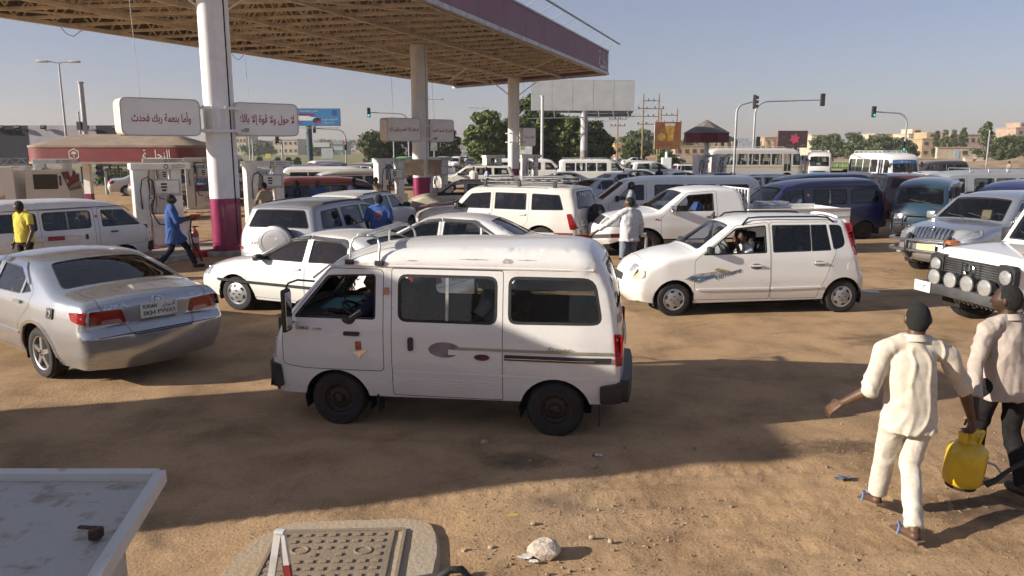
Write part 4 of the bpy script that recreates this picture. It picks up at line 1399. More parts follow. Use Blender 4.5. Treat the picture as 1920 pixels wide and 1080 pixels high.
def suv(name, mat, L=1.0, spare=None, rim='alloy', box=0.0, rack=False, gm=None, two_tone=None, front='plain'):
 """Estate-bodied four-wheel drive. box > 0 makes it squarer."""
 b = box
 sp = dict(
  prof=[(2.12, .36, 0, .08, .08), (2.24, .48, .06, .16, .12), (2.22, .72, .08, .18, .12), (2.12 + .04 * b, .98, .10, .16, .08), (1.6, 1.08, .35, .12, .06), (1.06, 1.13, .10, .08, .05),
     (.42 + .16 * b, 1.66 + .04 * b, .20, .09, .05), (-.2, 1.735 + .03 * b, .4, .11, .04), (-1.4, 1.72 + .04 * b, .3, .11, .04), (-1.95 - .08 * b, 1.66 + .06 * b, .10, .10, .03), (-2.14 - .04 * b, 1.14, .25, .09, .04), (-2.20, .80, .10, .12, .05), (-2.24, .60, .06, .16, .08), (-2.20, .38, 0, .10, .06)],
  sect=[(.3, .80), (.5, .885), (.80, .90), (.86, .89), (1.08, .865), (1.13, .845), (1.76, .66 + .07 * b)],
  plan=[(2.2, .10), (1.7, .02), (1.0, 0), (-1.6, 0), (-2.24, .06)],
  sill=.36, zrear=.40, axles=(1.38, -1.34), wr=.36, arch=.43, ww=.235, track=.86, rim=rim,
  side=[D_('door#0', [(1.06, .42), (1.08, 1.0), (.92, 1.14), (.42 + .1 * b, 1.60), (-.06, 1.655), (-.06, .42)], r=.05),
     W_('window#0@door#0', [(.86, 1.155), (.42 + .1 * b, 1.545), (-.01, 1.59), (-.01, 1.155)], ring=.016, r=.03),
     D_('door#1', [(-.075, .42), (-.075, 1.655), (-1.00, 1.645), (-1.02, .90), (-.90, .72), (-.86, .42)], r=.05),
     W_('window#1@door#1', [(-.12, 1.155), (-.12, 1.59), (-.94, 1.585), (-.95, 1.155)], ring=.016, r=.03),
     W_('window#2', [(-1.08, 1.155), (-1.07, 1.585), (-1.76, 1.56), (-1.88, 1.18)], ring=.018, r=.05)],
  top=[W_('windscreen', [(5.05, -.70), (5.94, -.58), (5.94, .58), (5.05, .70)], ring=.02, r=.07),
    D_('tailgate', [(9.05, -.58), (9.05, .58), (11.3, .74), (11.3, -.74)], r=.06, ring=.008),
    W_('rear_window@tailgate', [(9.14, -.52), (9.14, .52), (9.93, .66), (9.93, -.66)], ring=.02, r=.07),
    D_('bonnet', [(3.1, -.62), (4.92, -.74), (4.92, .74), (3.1, .62)], r=.05, ring=.006)])
 v = Vehicle(name, sp, mat, gm)
 rt = v.root
 if front == 'prado':
  v.patch('headlight', 'T', [(2.45, .46), (3.05, .44), (3.35, .72), (2.7, .74)], M_LENS, 0, .016, .04, both=True)
  v.patch('headlight_side', 'L', [(2.16, .86), (2.08, .97), (1.78, 1.06), (1.90, .93)], M_LENS, 0, .012, .03, both=True)
  v.patch('grille', 'T', [(2.2, -.42), (3.0, -.40), (3.0, .40), (2.2, .42)], M_PLASTIC, 0, .012, .06)
  for k in range(9):
   y = -.34 + .085 * k
   v.patch('grille_bar', 'T', [(2.28, y - .022), (2.93, y - .022), (2.93, y + .022), (2.28, y + .022)], M_CHROME, .012, .02, .01)
  q = MB(); q.tube([v.point('T', (2.62 + .32 * math.sin(a), .10 * math.cos(a)), .04) for a in np.linspace(0, 2 * math.pi, 24, endpoint=False)], .010, 6, True)
  q.tube([v.point('T', (2.62 + .2 * math.sin(a), .045 * math.cos(a)), .04) for a in np.linspace(0, 2 * math.pi, 20, endpoint=False)], .008, 6, True)
  q.build('badge', M_CHROME, rt, 50)
  # bull bar
  q = MB()
  for sg in (1, -1):
   q.tube([(2.30, sg * .40, .40), (2.42, sg * .42, .52), (2.42, sg * .42, .78), (2.30, sg * .42, .90)], .045, 10)
  q.build('bull_bar_upright', M_PLASTIC, rt, 50)
  q = MB()
  for z in (.56, .78):
   q.tube([(2.05, .98, z), (2.25, .92, z), (2.38, .72, z), (2.42, .4, z), (2.42, -.4, z), (2.38, -.72, z), (2.25, -.92, z), (2.05, -.98, z)], .032, 10)
  q.build('bull_bar', M_CHROME, rt, 50)
  for sg in (1, -1):
   lamp_ball('fog_lamp', Vector((2.34, sg * .62, .52)), .07, (1, 0, 0), rt)
  q = MB(); q.box((2.40, 0, .64), (.012, .40, .14)); o = q.build('number_plate', surf('plate_yellow', (.60, .50, .26), .5), rt)
 else:
  v.patch('headlight', 'T', [(2.3, .46), (2.95, .46), (2.98, .72), (2.35, .74)], M_LENS, 0, .014, .03, both=True)
  v.patch('headlight_side', 'L', [(2.18, .80), (2.12, .96), (1.90, .98), (1.95, .83)], M_LENS, 0, .012, .02, both=True)
  v.patch('grille', 'T', [(2.3, -.42), (2.9, -.40), (2.9, .40), (2.3, .42)], M_PLASTIC, 0, .012, .03)
  v.plate('front', 1.4, lines=('٥٠٨١',), w=.40, h=.12)
 v.patch('tail_light', 'L', [(-2.06, 1.10), (-1.96, 1.08), (-2.06, .70), (-2.22, .72)], M_RED, 0, .014, .02, both=True)
 v.patch('tail_light', 'T', [(10.1, .74), (10.1, .79), (11.1, .80), (11.1, .74)], M_RED, 0, .014, .01, both=True)
 v.patch('bumper', 'T', [(11.6, -.80), (11.6, .80), (12.9, .78), (12.9, -.78)], two_tone or mat, 0, .05, .03)
 v.plate('rear', 10.9 if spare else 10.6, lines=('٨٧١٠',), w=.38, h=.15, y=.44 if spare else 0)
 if two_tone:
  for poly in ([(1.83, .40), (1.86, .62), (2.16, .62), (2.16, .42)], [(.94, .38), (.96, .60), (-.92, .60), (-.90, .38)]):
   v.patch('lower_cladding', 'L', poly, two_tone, 0, .010, .02, both=True)
 v.handle(.08, 1.03, mat, .18, .045); v.handle(-.86, 1.04, mat, .18, .045)
 v.mirror(.80, 1.18, M_PLASTIC if not front == 'prado' else mat, .20, .17, .12)
 for sd in 'LR':
  pts = [v.point(sd, (x, z), .0) + Vector((0, -.05 if sd == 'L' else .05, h)) for x, z, h in [(.25, 1.62, .01), (.12, 1.66, .05), (-.6, 1.665, .055), (-1.45, 1.66, .05), (-1.6, 1.63, .01)]]
  m = MB(); m.tube(pts, .018, 8); m.build('roof_rail', M_PLASTIC, rt, 50)
 if spare:
  c = Vector((-2.33, -.10, .93))
  if spare == 'cover':
   q = MB(); q.lathe([(.10, 0), (.335, 0.0), (.352, -.02), (.355, -.15), (.345, -.175), (.32, -.185), (.16, -.195), (.001, -.197)], 36, Matrix.Translation(c + Vector((.05, 0, 0))), 'x')
   q.build('spare_wheel_cover', mat, rt, 40)
   q = MB(); q.lathe([(.357, -.01), (.364, -.03), (.364, -.085), (.357, -.10)], 36, Matrix.Translation(c + Vector((.05, 0, 0))), 'x', cap=False); q.build('cover_band', M_PLASTIC, rt, 40)
   q = MB(); q.lathe([(.27, -.187), (.275, -.194), (.265, -.196)], 36, Matrix.Translation(c + Vector((.047, 0, 0))), 'x', cap=False); q.build('cover_ring', M_GALV, rt, 40)
  else:
   o = add_wheel(rt, 0, .5, .36, .22, 'alloy6', name='spare_wheel')
   o.location = c + Vector((-.03, 0, 0)); o.rotation_euler = (0, 0, R(90))
 if rack:
  q = MB()
  for sg in (1, -1):
   for z in (1.86, 1.96):
    q.tube([(.35, sg * .58, z), (-1.75, sg * .58, z)], .014, 6)
  for x in np.linspace(.35, -1.75, 9):
   q.tube([(x, -.58, 1.86), (x, .58, 1.86)], .011, 6)
  for x in (.35, -1.75):
   q.tube([(x, -.58, 1.96), (x, .58, 1.96)], .014, 6)
   for sg in (1, -1): q.tube([(x, sg * .58, 1.86), (x, sg * .58, 1.96)], .012, 6)
  q.build('roof_rack', M_GALV, rt, 50)
  for x in (.2, -.7, -1.6):
   for sg in (1, -1):
    q = MB(); q.box((x, sg * .66, 1.76), (.09, .05, .24), bev=.012); q.build('rack_clamp', M_PLASTIC, rt)
 v.wiper(5.08, .45, -.05, 5.25); v.wiper(5.08, -.08, -.52, 5.22)
 v.seats([(.10, (.40, -.40)), (-.82, (.42, 0, -.42))], .52, M_SEATT if front == 'prado' else M_SEAT, back=.64, w=.46)
 v.dash(.82, .45, 1.14, .70, M_INT, .38)
 return v
def boxy_off_roader(name, mat):
 grey = surf('charcoal_bumper', (.06, .06, .062), .6, var=.3, bump=.1)
 sp = dict(
  prof=[(2.00, .42, 0, .05, .04), (2.06, .55, .04, .05, .04), (2.06, 1.06, .04, .06, .03), (1.98, 1.17, .05, .08, .03), (1.5, 1.215, .2, .06, .03), (1.02, 1.24, .05, .05, .03),
     (.74, 1.86, .08, .06, .04), (0, 1.93, .3, .08, .03), (-1.8, 1.92, .15, .08, .03), (-2.08, 1.84, .08, .07, .02), (-2.14, 1.2, .1, .06, .02), (-2.14, .44, 0, .05, .02)],
  sect=[(.40, .80), (.55, .82), (1.18, .82), (1.22, .795), (1.95, .70)], plan=[(2.1, .0), (-2.1, 0)],
  sill=.46, zrear=.46, axles=(1.42, -1.30), wr=.39, arch=.46, ww=.27, track=.86, rim='alloy6',
  side=[D_('door#0', [(.94, .50), (.94, 1.24), (.74, 1.80), (-.10, 1.82), (-.10, .50)], r=.04),
     W_('window#0@door#0', [(.84, 1.27), (.68, 1.74), (-.04, 1.755), (-.04, 1.27)], ring=.02, r=.04),
     D_('door#1', [(-.115, .50), (-.115, 1.82), (-.98, 1.82), (-.98, .86), (-.88, .50)], r=.04),
     W_('window#1@door#1', [(-.17, 1.27), (-.17, 1.755), (-.92, 1.755), (-.92, 1.27)], ring=.02, r=.04),
     W_('window#2', [(-1.06, 1.27), (-1.06, 1.755), (-1.96, 1.745), (-2.0, 1.27)], ring=.02, r=.05)],
  top=[W_('windscreen', [(5.08, -.68), (5.92, -.60), (5.92, .60), (5.08, .68)], ring=.025, r=.05),
    D_('bonnet', [(3.1, -.62), (4.92, -.66), (4.92, .66), (3.1, .62)], r=.05, ring=.006)])
 v = Vehicle(name, sp, mat, {'window#1': M_GLASSD, 'window#2': M_GLASSB})
 rt = v.root
 v.patch('front_panel', 'T', [(1.45, -.72), (2.02, -.72), (2.02, .72), (1.45, .72)], M_PLASTIC, 0, .012, .02)
 # grille of slats with a round star badge
 slat = surf('grille_slat', (.10, .10, .10), .5, .2, var=.3)
 for k in range(7):
  z = .80 + k * .036
  q = MB(); q.box((2.115, 0, z), (.03, 1.04, .014)); q.build('grille_slat', slat, rt)
 q = MB()
 for y in (-.53, -.18, .18, .53): q.box((2.118, y, .91), (.034, .016, .27))
 for z in (.775, 1.04): q.box((2.118, 0, z), (.034, 1.08, .02))
 q.build('grille_frame', M_PLASTIC, rt)
 q = MB(); q.tube([(2.15, .095 * math.cos(a), .91 + .095 * math.sin(a)) for a in np.linspace(0, 2 * math.pi, 28, endpoint=False)], .011, 6, True)
 for k in range(3):
  a = math.pi / 2 + k * 2 * math.pi / 3
  q.bar((2.15, 0, .91), (2.15, .095 * math.cos(a), .91 + .095 * math.sin(a)), .022, .014)
 q.build('badge', M_CHROME, rt, 50)
 for sg in (1, -1):
  # square headlight housing with clipped corners
  q = MB(); c = [(.55, .74), (.55, 1.08), (.79, 1.08), (.84, 1.02), (.84, .82), (.76, .70)]
  q.prism([(y * sg, z) for y, z in (c if sg > 0 else c[::-1])], 2.07, 2.15, Matrix(((0, 0, 1), (1, 0, 0), (0, 1, 0))))
  q.build('headlight_housing', M_PLASTIC, rt, 30)
  lamp_ball('headlight', Vector((2.155, sg * .69, .91)), .115, (1, 0, 0), rt)
  q = MB(); q.box((1.86, sg * .76, 1.235), (.20, .12, .07), bev=.03); q.build('indicator', M_AMBER, rt, 50)
  q = MB(); q.box((.40, sg * .845, .98), (2.6, .03, .05), bev=.01); q.build('rub_strip', M_PLASTIC, rt)
  # wheel-arch flares
  for xw in (1.42, -1.30):
   q = MB(); a = np.linspace(.05, math.pi - .05, 14)
   vs = []
   for t in a:
    for rr, yy in ((.455, .78), (.455, .90), (.50, .90), (.55, .83)):
     vs.append((xw - rr * math.cos(t), sg * yy, .39 + rr * math.sin(t)))
   fs = [(4 * i + k, 4 * i + k + 1, 4 * i + k + 5, 4 * i + k + 4) for i in range(13) for k in range(3)]
   q.add(vs, fs); q.build('wheel_arch_flare', surf('grey_flare', (.22, .22, .22), .5, var=.2), rt, 50)
 for y in (-.51, -.17, .17, .51):
  lamp_ball('spot_lamp', Vector((2.30, y, .735)), .135, (1, 0, 0), rt, depth=.12)
 q = MB(); q.box((2.20, 0, .56), (.26, 1.72, .17), bev=.03); q.box((2.06, .8, .56), (.5, .1, .16), bev=.03); q.box((2.06, -.8, .56), (.5, .1, .16), bev=.03)
 q.build('bumper', grey, rt, 40)
 q = MB()
 for k in range(9): q.box((2.06, -.36 + k * .09, .44), (.05, .03, .16), M=Matrix.Rotation(R(35), 3, 'Y'))
 q.build('skid_plate', M_GALV, rt)
 q = MB(); q.box((2.345, -.70, .56), (.012, .36, .17), bev=.004); o = q.build('number_plate', M_PLATE, rt)
 text_on('plate_lettering', '١٦٠٣', Matrix.Translation((2.3535, -.70, .56)) @ Matrix(((0, 0, 1, 0), (1, 0, 0, 0), (0, 1, 0, 0), (0, 0, 0, 1))), M_INK, o, height=.075)
 v.mirror(.80, 1.30, M_PLASTIC, .18, .22, .12)
 v.handle(0.02, 1.12, M_PLASTIC, .16, .05); v.handle(-.88, 1.12, M_PLASTIC, .16, .05)
 q = MB()
 for sg in (1, -1): q.tube([(.60, sg * .69, 1.905), (-2.0, sg * .69, 1.905)], .014, 6)
 q.build('roof_gutter', mat, rt, 50)
 v.wiper(5.1, .4, -.1, 5.3); v.wiper(5.1, -.1, -.5, 5.3)
 v.seats([(.10, (.40, -.40)), (-.85, (.4, -.4))], .62, M_SEAT, back=.66, w=.48)
 v.dash(.80, .5, 1.26, .68, M_INT, .38)
 return v
def pickup(name, mat, double=False, gm=None):
 xr = -.98 if not double else -1.25
 sp = dict(
  prof=[(2.30, .38, 0, .08, .10), (2.42, .52, .06, .18, .14), (2.40, .76, .08, .20, .14), (2.25, 1.00, .12, .18, .09), (1.75, 1.12, .3, .12, .06), (1.28, 1.16, .10, .08, .05),
     (.66, 1.68, .20, .09, .05), (.1, 1.755, .3, .10, .04), (-.42 if not double else -.9, 1.73, .12, .10, .03), (xr + .44 if not double else xr + .12, 1.60, .08, .08, .03), (xr + .38 if not double else xr + .02, 1.10, .05, .04, .02), (xr + .38 if not double else xr + .0, .50, 0, .03, .02)],
  sect=[(.35, .80), (.5, .87), (.8, .89), (.86, .88), (1.10, .865), (1.15, .845), (1.78, .67)], plan=[(2.4, .12), (1.8, .02), (1.1, 0), (-1, 0)],
  sill=.42, zrear=.50, axles=(1.58,), wr=.365, arch=.43, ww=.23, track=.86, rim='steel',
  side=[D_('door#0', [(1.22, .46), (1.24, 1.02), (1.10, 1.16), (.66, 1.63), (.02, 1.68), (.02, .46)], r=.06),
     W_('open#0@door#0' if not double else 'window#0@door#0', [(1.02, 1.175), (.64, 1.575), (.09, 1.615), (.09, 1.175)], ring=.018, r=.04)] +
    ([] if not double else [D_('door#1', [(0, .46), (0, 1.68), (-.88, 1.66), (-1.08, 1.15), (-1.05, .46)], r=.05), W_('window#1@door#1', [(-.07, 1.175), (-.07, 1.615), (-.84, 1.60), (-.98, 1.175)], ring=.018, r=.04)]),
  top=[W_('windscreen', [(5.05, -.72), (5.94, -.58), (5.94, .58), (5.05, .72)], ring=.02, r=.07),
    W_('rear_window', [(9.15, -.55), (9.15, .55), (9.95, .66), (9.95, -.66)], ring=.02, r=.05),
    D_('bonnet', [(3.1, -.62), (4.92, -.74), (4.92, .74), (3.1, .62)], r=.05, ring=.006)])
 v = Vehicle(name, sp, mat, gm)
 rt = v.root
 # chassis, rear axle, bed
 x0 = xr + .34 if not double else xr - .04
 x1 = -2.95 if not double else -2.75
 for sg in (1, -1): add_wheel(rt, -1.66, sg * .755, .365, .23, 'steel')
 q = MB()
 for sg in (1, -1): q.box(((2.0 + x1) / 2, sg * .42, .50), (2.0 - x1, .08, .16))
 q.bar((-1.66, -.7, .365), (-1.66, .7, .365), .06, n=8); q.build('chassis', M_UNDER, rt)
 zb, zt = .72, 1.18
 q = MB()
 q.box(((x0 + x1) / 2, 0, zb), (x0 - x1, 1.66, .05))
 q.build('bed_floor', mat, rt)
 for sg in (1, -1):
  # side wall with a wheel-arch cut-out
  out = [(x0, .50)] + [(x0, zt), (x1, zt), (x1, .52)] + [(-1.66 - .45 * math.cos(t), .365 + .45 * math.sin(t)) for t in np.linspace(.3, math.pi - .3, 12)]
  P = np.array(out)
  if area(P) < 0: P = P[::-1]
  M = Matrix(((1, 0, 0), (0, 0, 1), (0, 1, 0)))
  V, F = cdt([P], np.zeros((0, 2)))
  F = F[inpoly(P, V[F].mean(1))]
  q = MB()
  for y in (sg * .87, sg * .80):
   q.add([(a, y, b) for a, b in V], [tuple(f) for f in F])
  n = len(P)
  q.add([(a, sg * .87, b) for a, b in P] + [(a, sg * .80, b) for a, b in P], [(i, (i + 1) % n, n + (i + 1) % n, n + i) for i in range(n)])
  q.build('bed_side', mat, rt)
  q = MB(); q.box(((x0 + x1) / 2, sg * .835, zt + .012), (x0 - x1, .11, .03), bev=.01); q.build('bed_rail', mat, rt)
  q = MB(); q.box(((x0 + x1) / 2, sg * .876, 1.0), (x0 - x1 - .1, .012, .02)); q.build('bed_rib', mat, rt)
  q = MB(); q.box((x1 - .01, sg * .80, .86), (.06, .12, .30), bev=.02); q.build('tail_light', M_RED, rt)
 q = MB(); q.box((x0 - .02, 0, (zb + zt) / 2), (.05, 1.62, zt - zb), bev=.01); q.build('bed_headboard', mat, rt)
 q = MB(); q.box((x1, 0, (zb + zt) / 2), (.06, 1.56, zt - zb), bev=.015); q.build('tailgate', mat, rt)
 if not double:
  # guard frame behind the cab
  q = MB()
  for y in np.linspace(-.70, .70, 9): q.box((x0 - .05, y, 1.44), (.03, .03, .56))
  for z in (1.20, 1.46, 1.71): q.box((x0 - .05, 0, z), (.035, 1.46, .035))
  for sg in (1, -1): q.box((x0 - .05, sg * .72, 1.42), (.05, .05, .62), bev=.01)
  q.build('cab_guard', mat, rt)
 v.patch('headlight', 'T', [(2.3, .46), (2.95, .46), (2.98, .72), (2.35, .74)], M_LENS, 0, .014, .03, both=True)
 v.patch('headlight_side', 'L', [(2.34, .80), (2.26, .98), (2.0, 1.0), (2.05, .84)], M_LENS, 0, .012, .02, both=True)
 v.patch('grille', 'T', [(2.2, -.42), (2.9, -.40), (2.9, .40), (2.2, .42)], M_PLASTIC, 0, .012, .03)
 v.patch('side_indicator', 'L', [(1.36, .98), (1.36, 1.0), (1.28, 1.0), (1.28, .98)], M_RED, .0, .012, .006, both=True)
 v.handle(.16, 1.03, M_CHROME, .22, .05)
 v.mirror(.98, 1.20, M_CHROME, .16, .20, .10)
 v.wiper(5.08, .45, -.05, 5.25)
 v.seats([(.25, (.40, -.40))] + ([(-.65, (.42, 0, -.42))] if double else []), .55, M_SEATT, back=.62, w=.50)
 v.dash(.98, .5, 1.16, .70, M_INT, .38)
 return v
def long_van(name, mat, gm=None, n_win=4, roofrack=False, hi=1.0):
 """Full-length minibus: cab, sliding door, row of side windows."""
 zr = lambda z: z if z < 1.2 else 1.2 + (z - 1.2) * hi
 xs = np.linspace(.62, -2.06, n_win)
 side = [D_('door#0', [(1.86, .42), (1.86, 1.02), (1.72, 1.14), (1.30, zr(1.80)), (.82, zr(1.84)), (.80, .40), (1.15, .40)], r=.05),
   W_('window#0@door#0', [(1.66, 1.16), (1.28, zr(1.70)), (.88, zr(1.73)), (.88, 1.16)], ring=.018, r=.04)]
 for i in range(n_win - 1):
  a, b = xs[i] - .02, xs[i + 1] + .05
  side.append(W_('window#%d' % (i + 1), [(a, 1.14), (a, zr(1.73)), (b, zr(1.73)), (b, 1.14)], ring=.022, r=.07))
 sp = dict(
  prof=[(2.16, .32, 0, .06, .07), (2.27, .46, .06, .10, .09), (2.26, .78, .15, .12, .09), (2.08, 1.10, .15, .11, .06), (1.36, zr(1.84), .14, .10, .05), (.9, zr(1.965), .3, .15, .05), (.2, zr(2.0), .3, .16, .04), (-2.1, zr(1.99), .2, .16, .04), (-2.32, zr(1.88), .12, .13, .03), (-2.42, 1.2, .3, .08, .03), (-2.46, .8, .2, .08, .03), (-2.46, .38, 0, .05, .03)],
  sect=[(.3, .80), (.45, .845), (.70, .86), (.76, .852), (1.08, .845), (1.14, .83), (zr(2.0), .70)], plan=[(2.27, .06), (1.8, 0), (-2.1, 0), (-2.46, .04)],
  sill=.34, zrear=.40, axles=(1.50, -1.12), wr=.32, arch=.40, ww=.20, track=.82, rim='steel',
  side=side,
  top=[W_('windscreen', [(3.05, -.72), (3.94, -.62), (3.94, .62), (3.05, .72)], ring=.022, r=.08),
    D_('tailgate', [(8.1, -.58), (8.1, .58), (10.6, .74), (10.6, -.74)], r=.06, ring=.008),
    W_('rear_window@tailgate', [(8.2, -.50), (8.2, .50), (8.98, .66), (8.98, -.66)], ring=.022, r=.08)])
 v = Vehicle(name, sp, mat, gm)
 v.patch('headlight', 'T', [(1.8, .50), (2.2, .50), (2.2, .74), (1.8, .74)], M_LENS, 0, .014, .03, both=True)
 v.patch('grille', 'T', [(1.85, -.46), (2.15, -.46), (2.15, .46), (1.85, .46)], M_PLASTIC, 0, .01, .02)
 v.patch('bumper', 'T', [(.2, -.76), (1.3, -.76), (1.3, .76), (.2, .76)], mat, 0, .05, .03)
 v.patch('bumper', 'T', [(10.5, -.76), (10.5, .76), (10.98, .76), (10.98, -.76)], mat, 0, .06, .03)
 v.patch('tail_light', 'T', [(9.1, .70), (9.1, .78), (10.2, .80), (10.2, .70)], M_RED, 0, .014, .01, both=True)
 v.patch('tail_light', 'L', [(-2.40, .76), (-2.38, 1.12), (-2.45, 1.12), (-2.47, .76)], M_RED, 0, .012, .01, both=True)
 v.plate('front', 1.0, lines=('٢٢٧٤',), w=.40, h=.13, off=.055); v.plate('rear', 10.0, lines=('٤٤١٩',), w=.40, h=.16)
 v.mirror(1.62, 1.20, M_PLASTIC, .16, .22, .13)
 v.handle(.92, .98, M_PLASTIC, .15, .04); v.handle(.5, .98, M_PLASTIC, .15, .04)
 if roofrack:
  q = MB(); z = zr(2.10)
  for sg in (1, -1):
   q.tube([(.7, sg * .62, z), (-2.1, sg * .62, z)], .014, 6)
   for x in np.linspace(.7, -2.1, 6): q.tube([(x, sg * .62, z), (x, sg * .66, z - .14)], .012, 6)
  for x in np.linspace(.7, -2.1, 8): q.tube([(x, -.62, z), (x, .62, z)], .012, 6)
  q.build('roof_rack', M_GALV, v.root, 50)
 v.seats([(1.05, (.45, -.45)), (.05, (.45, 0, -.45)), (-.8, (.45, 0, -.45)), (-1.65, (.45, 0, -.45))], .60, M_SEAT, back=.58, w=.42)
 v.dash(1.62, .5, 1.16, .72, M_INT, .42, tilt=52)
 return v
def bus(name, mat, n_win=5, L=6.6, gm=None, stripe=None, open_door=True, nose=0.0):
 xf, xb = L / 2, -L / 2
 ws = np.linspace(xf - 1.75, xb + .25, n_win + 1)
 side = [W_('window#0', [(xf - .32, 1.40), (xf - .42, 2.22), (xf - .92, 2.22), (xf - .92, 1.40)], ring=.03, r=.06),
   D_('door#0', [(xf - 1.02, .52), (xf - 1.02, 2.30), (xf - 1.68, 2.30), (xf - 1.68, .52)], r=.03, ring=.012),
   W_('window#1@door#0', [(xf - 1.08, .95), (xf - 1.08, 2.22), (xf - 1.33, 2.22), (xf - 1.33, .95)], ring=.02, r=.03),
   W_('window#2@door#0', [(xf - 1.37, .95), (xf - 1.37, 2.22), (xf - 1.62, 2.22), (xf - 1.62, .95)], ring=.02, r=.03)]
 for i in range(n_win):
  a, b = ws[i] - .05, ws[i + 1] + .05
  side.append(W_('window#%d' % (i + 3), [(a, 1.42), (a, 2.22), (b, 2.22), (b, 1.42)], ring=.03, r=.07))
 sp = dict(
  prof=[(xf - .08, .40, 0, .10, .06), (xf, .55, .06, .18, .10), (xf - .02, 1.20, .10, .18, .10), (xf - .34, 2.30, .12, .16, .08), (xf - .62, 2.52, .18, .16, .05), (xf - 1.6, 2.62, .4, .16, .04), (xb + .5, 2.62, .2, .16, .04), (xb + .06, 2.45, .15, .16, .04), (xb, 1.4, .2, .12, .05), (xb, .55, .05, .10, .05), (xb + .04, .44, 0, .08, .04)],
  sect=[(.4, 1.0), (.6, 1.04), (1.3, 1.05), (1.36, 1.04), (2.65, .96)], plan=[(xf, .06), (xf - .5, 0), (xb + .4, 0), (xb, .03)],
  sill=.42, zrear=.46, axles=(xf - 1.35 - nose, xb + 1.75), wr=.39, arch=.47, ww=.24, track=1.0, rim='bus', liner=False,
  side=side,
  top=[W_('windscreen', [(2.12, -.84), (2.92, -.78), (2.92, .78), (2.12, .84)], ring=.03, r=.10),
    W_('rear_window', [(7.15, -.72), (7.15, .72), (7.85, .80), (7.85, -.80)], ring=.03, r=.10)])
 v = Vehicle(name, sp, mat, gm, g=.12)
 v.patch('headlight', 'T', [(1.35, .56), (1.62, .56), (1.62, .86), (1.35, .86)], M_LENS, 0, .02, .03, both=True)
 v.patch('grille', 'T', [(1.4, -.48), (1.6, -.48), (1.6, .48), (1.4, .48)], M_PLASTIC, 0, .012, .02)
 v.patch('bumper', 'T', [(.3, -.92), (1.05, -.92), (1.05, .92), (.3, .92)], M_PLASTIC, 0, .06, .03)
 v.patch('tail_light', 'T', [(8.3, .74), (8.3, .86), (8.75, .86), (8.75, .74)], M_RED, 0, .02, .02, both=True)
 v.mirror(xf - .25, 1.9, M_PLASTIC, .14, .34, .2)
 v.plate('front', .7, lines=('٦١٨٢',), w=.42, h=.14, off=.07)
 if stripe:
  for z0, z1, m in stripe:
   for sd in 'LR':
    q = MB()
    for a, b in ((xf - .1, xf - .98), (xf - 1.72, xb + .03)):
     v.sh.patch(q, sd, [(a, z0), (a, z1), (b, z1), (b, z0)], .0, .004, 0, .2)
    q.build('stripe', m, v.root)
   kz = lambda z: float(np.interp(z, v.sh.Q[:len(v.sh.Q) // 2, 1], v.sh.K[:len(v.sh.K) // 2]))
   if z1 < 1.2:
    v.patch('stripe', 'T', [(kz(z0), -.84), (kz(z1), -.84), (kz(z1), .84), (kz(z0), .84)], m, .0, .004, 0)
 q = MB(); z = 2.74
 for sg in (1, -1): q.tube([(xf - 1.6, sg * .78, z), (xb + .5, sg * .78, z)], .018, 6)
 for x in np.linspace(xf - 1.6, xb + .5, 7):
  q.tube([(x, -.78, z), (x, .78, z)], .015, 6)
  for sg in (1, -1): q.tube([(x, sg * .78, z), (x, sg * .80, 2.58)], .015, 6)
 q.build('roof_rack', mat, v.root, 50)
 for i in range(n_win):
  for y in (.60, -.60):
   q = MB(); x = (ws[i] + ws[i + 1]) / 2
   q.box((x, y, .95), (.45, .80, .14), bev=.04); q.box((x - .25, y, 1.32), (.12, .80, .70), bev=.04); q.build('seat', M_SEAT, v.root)
 return v
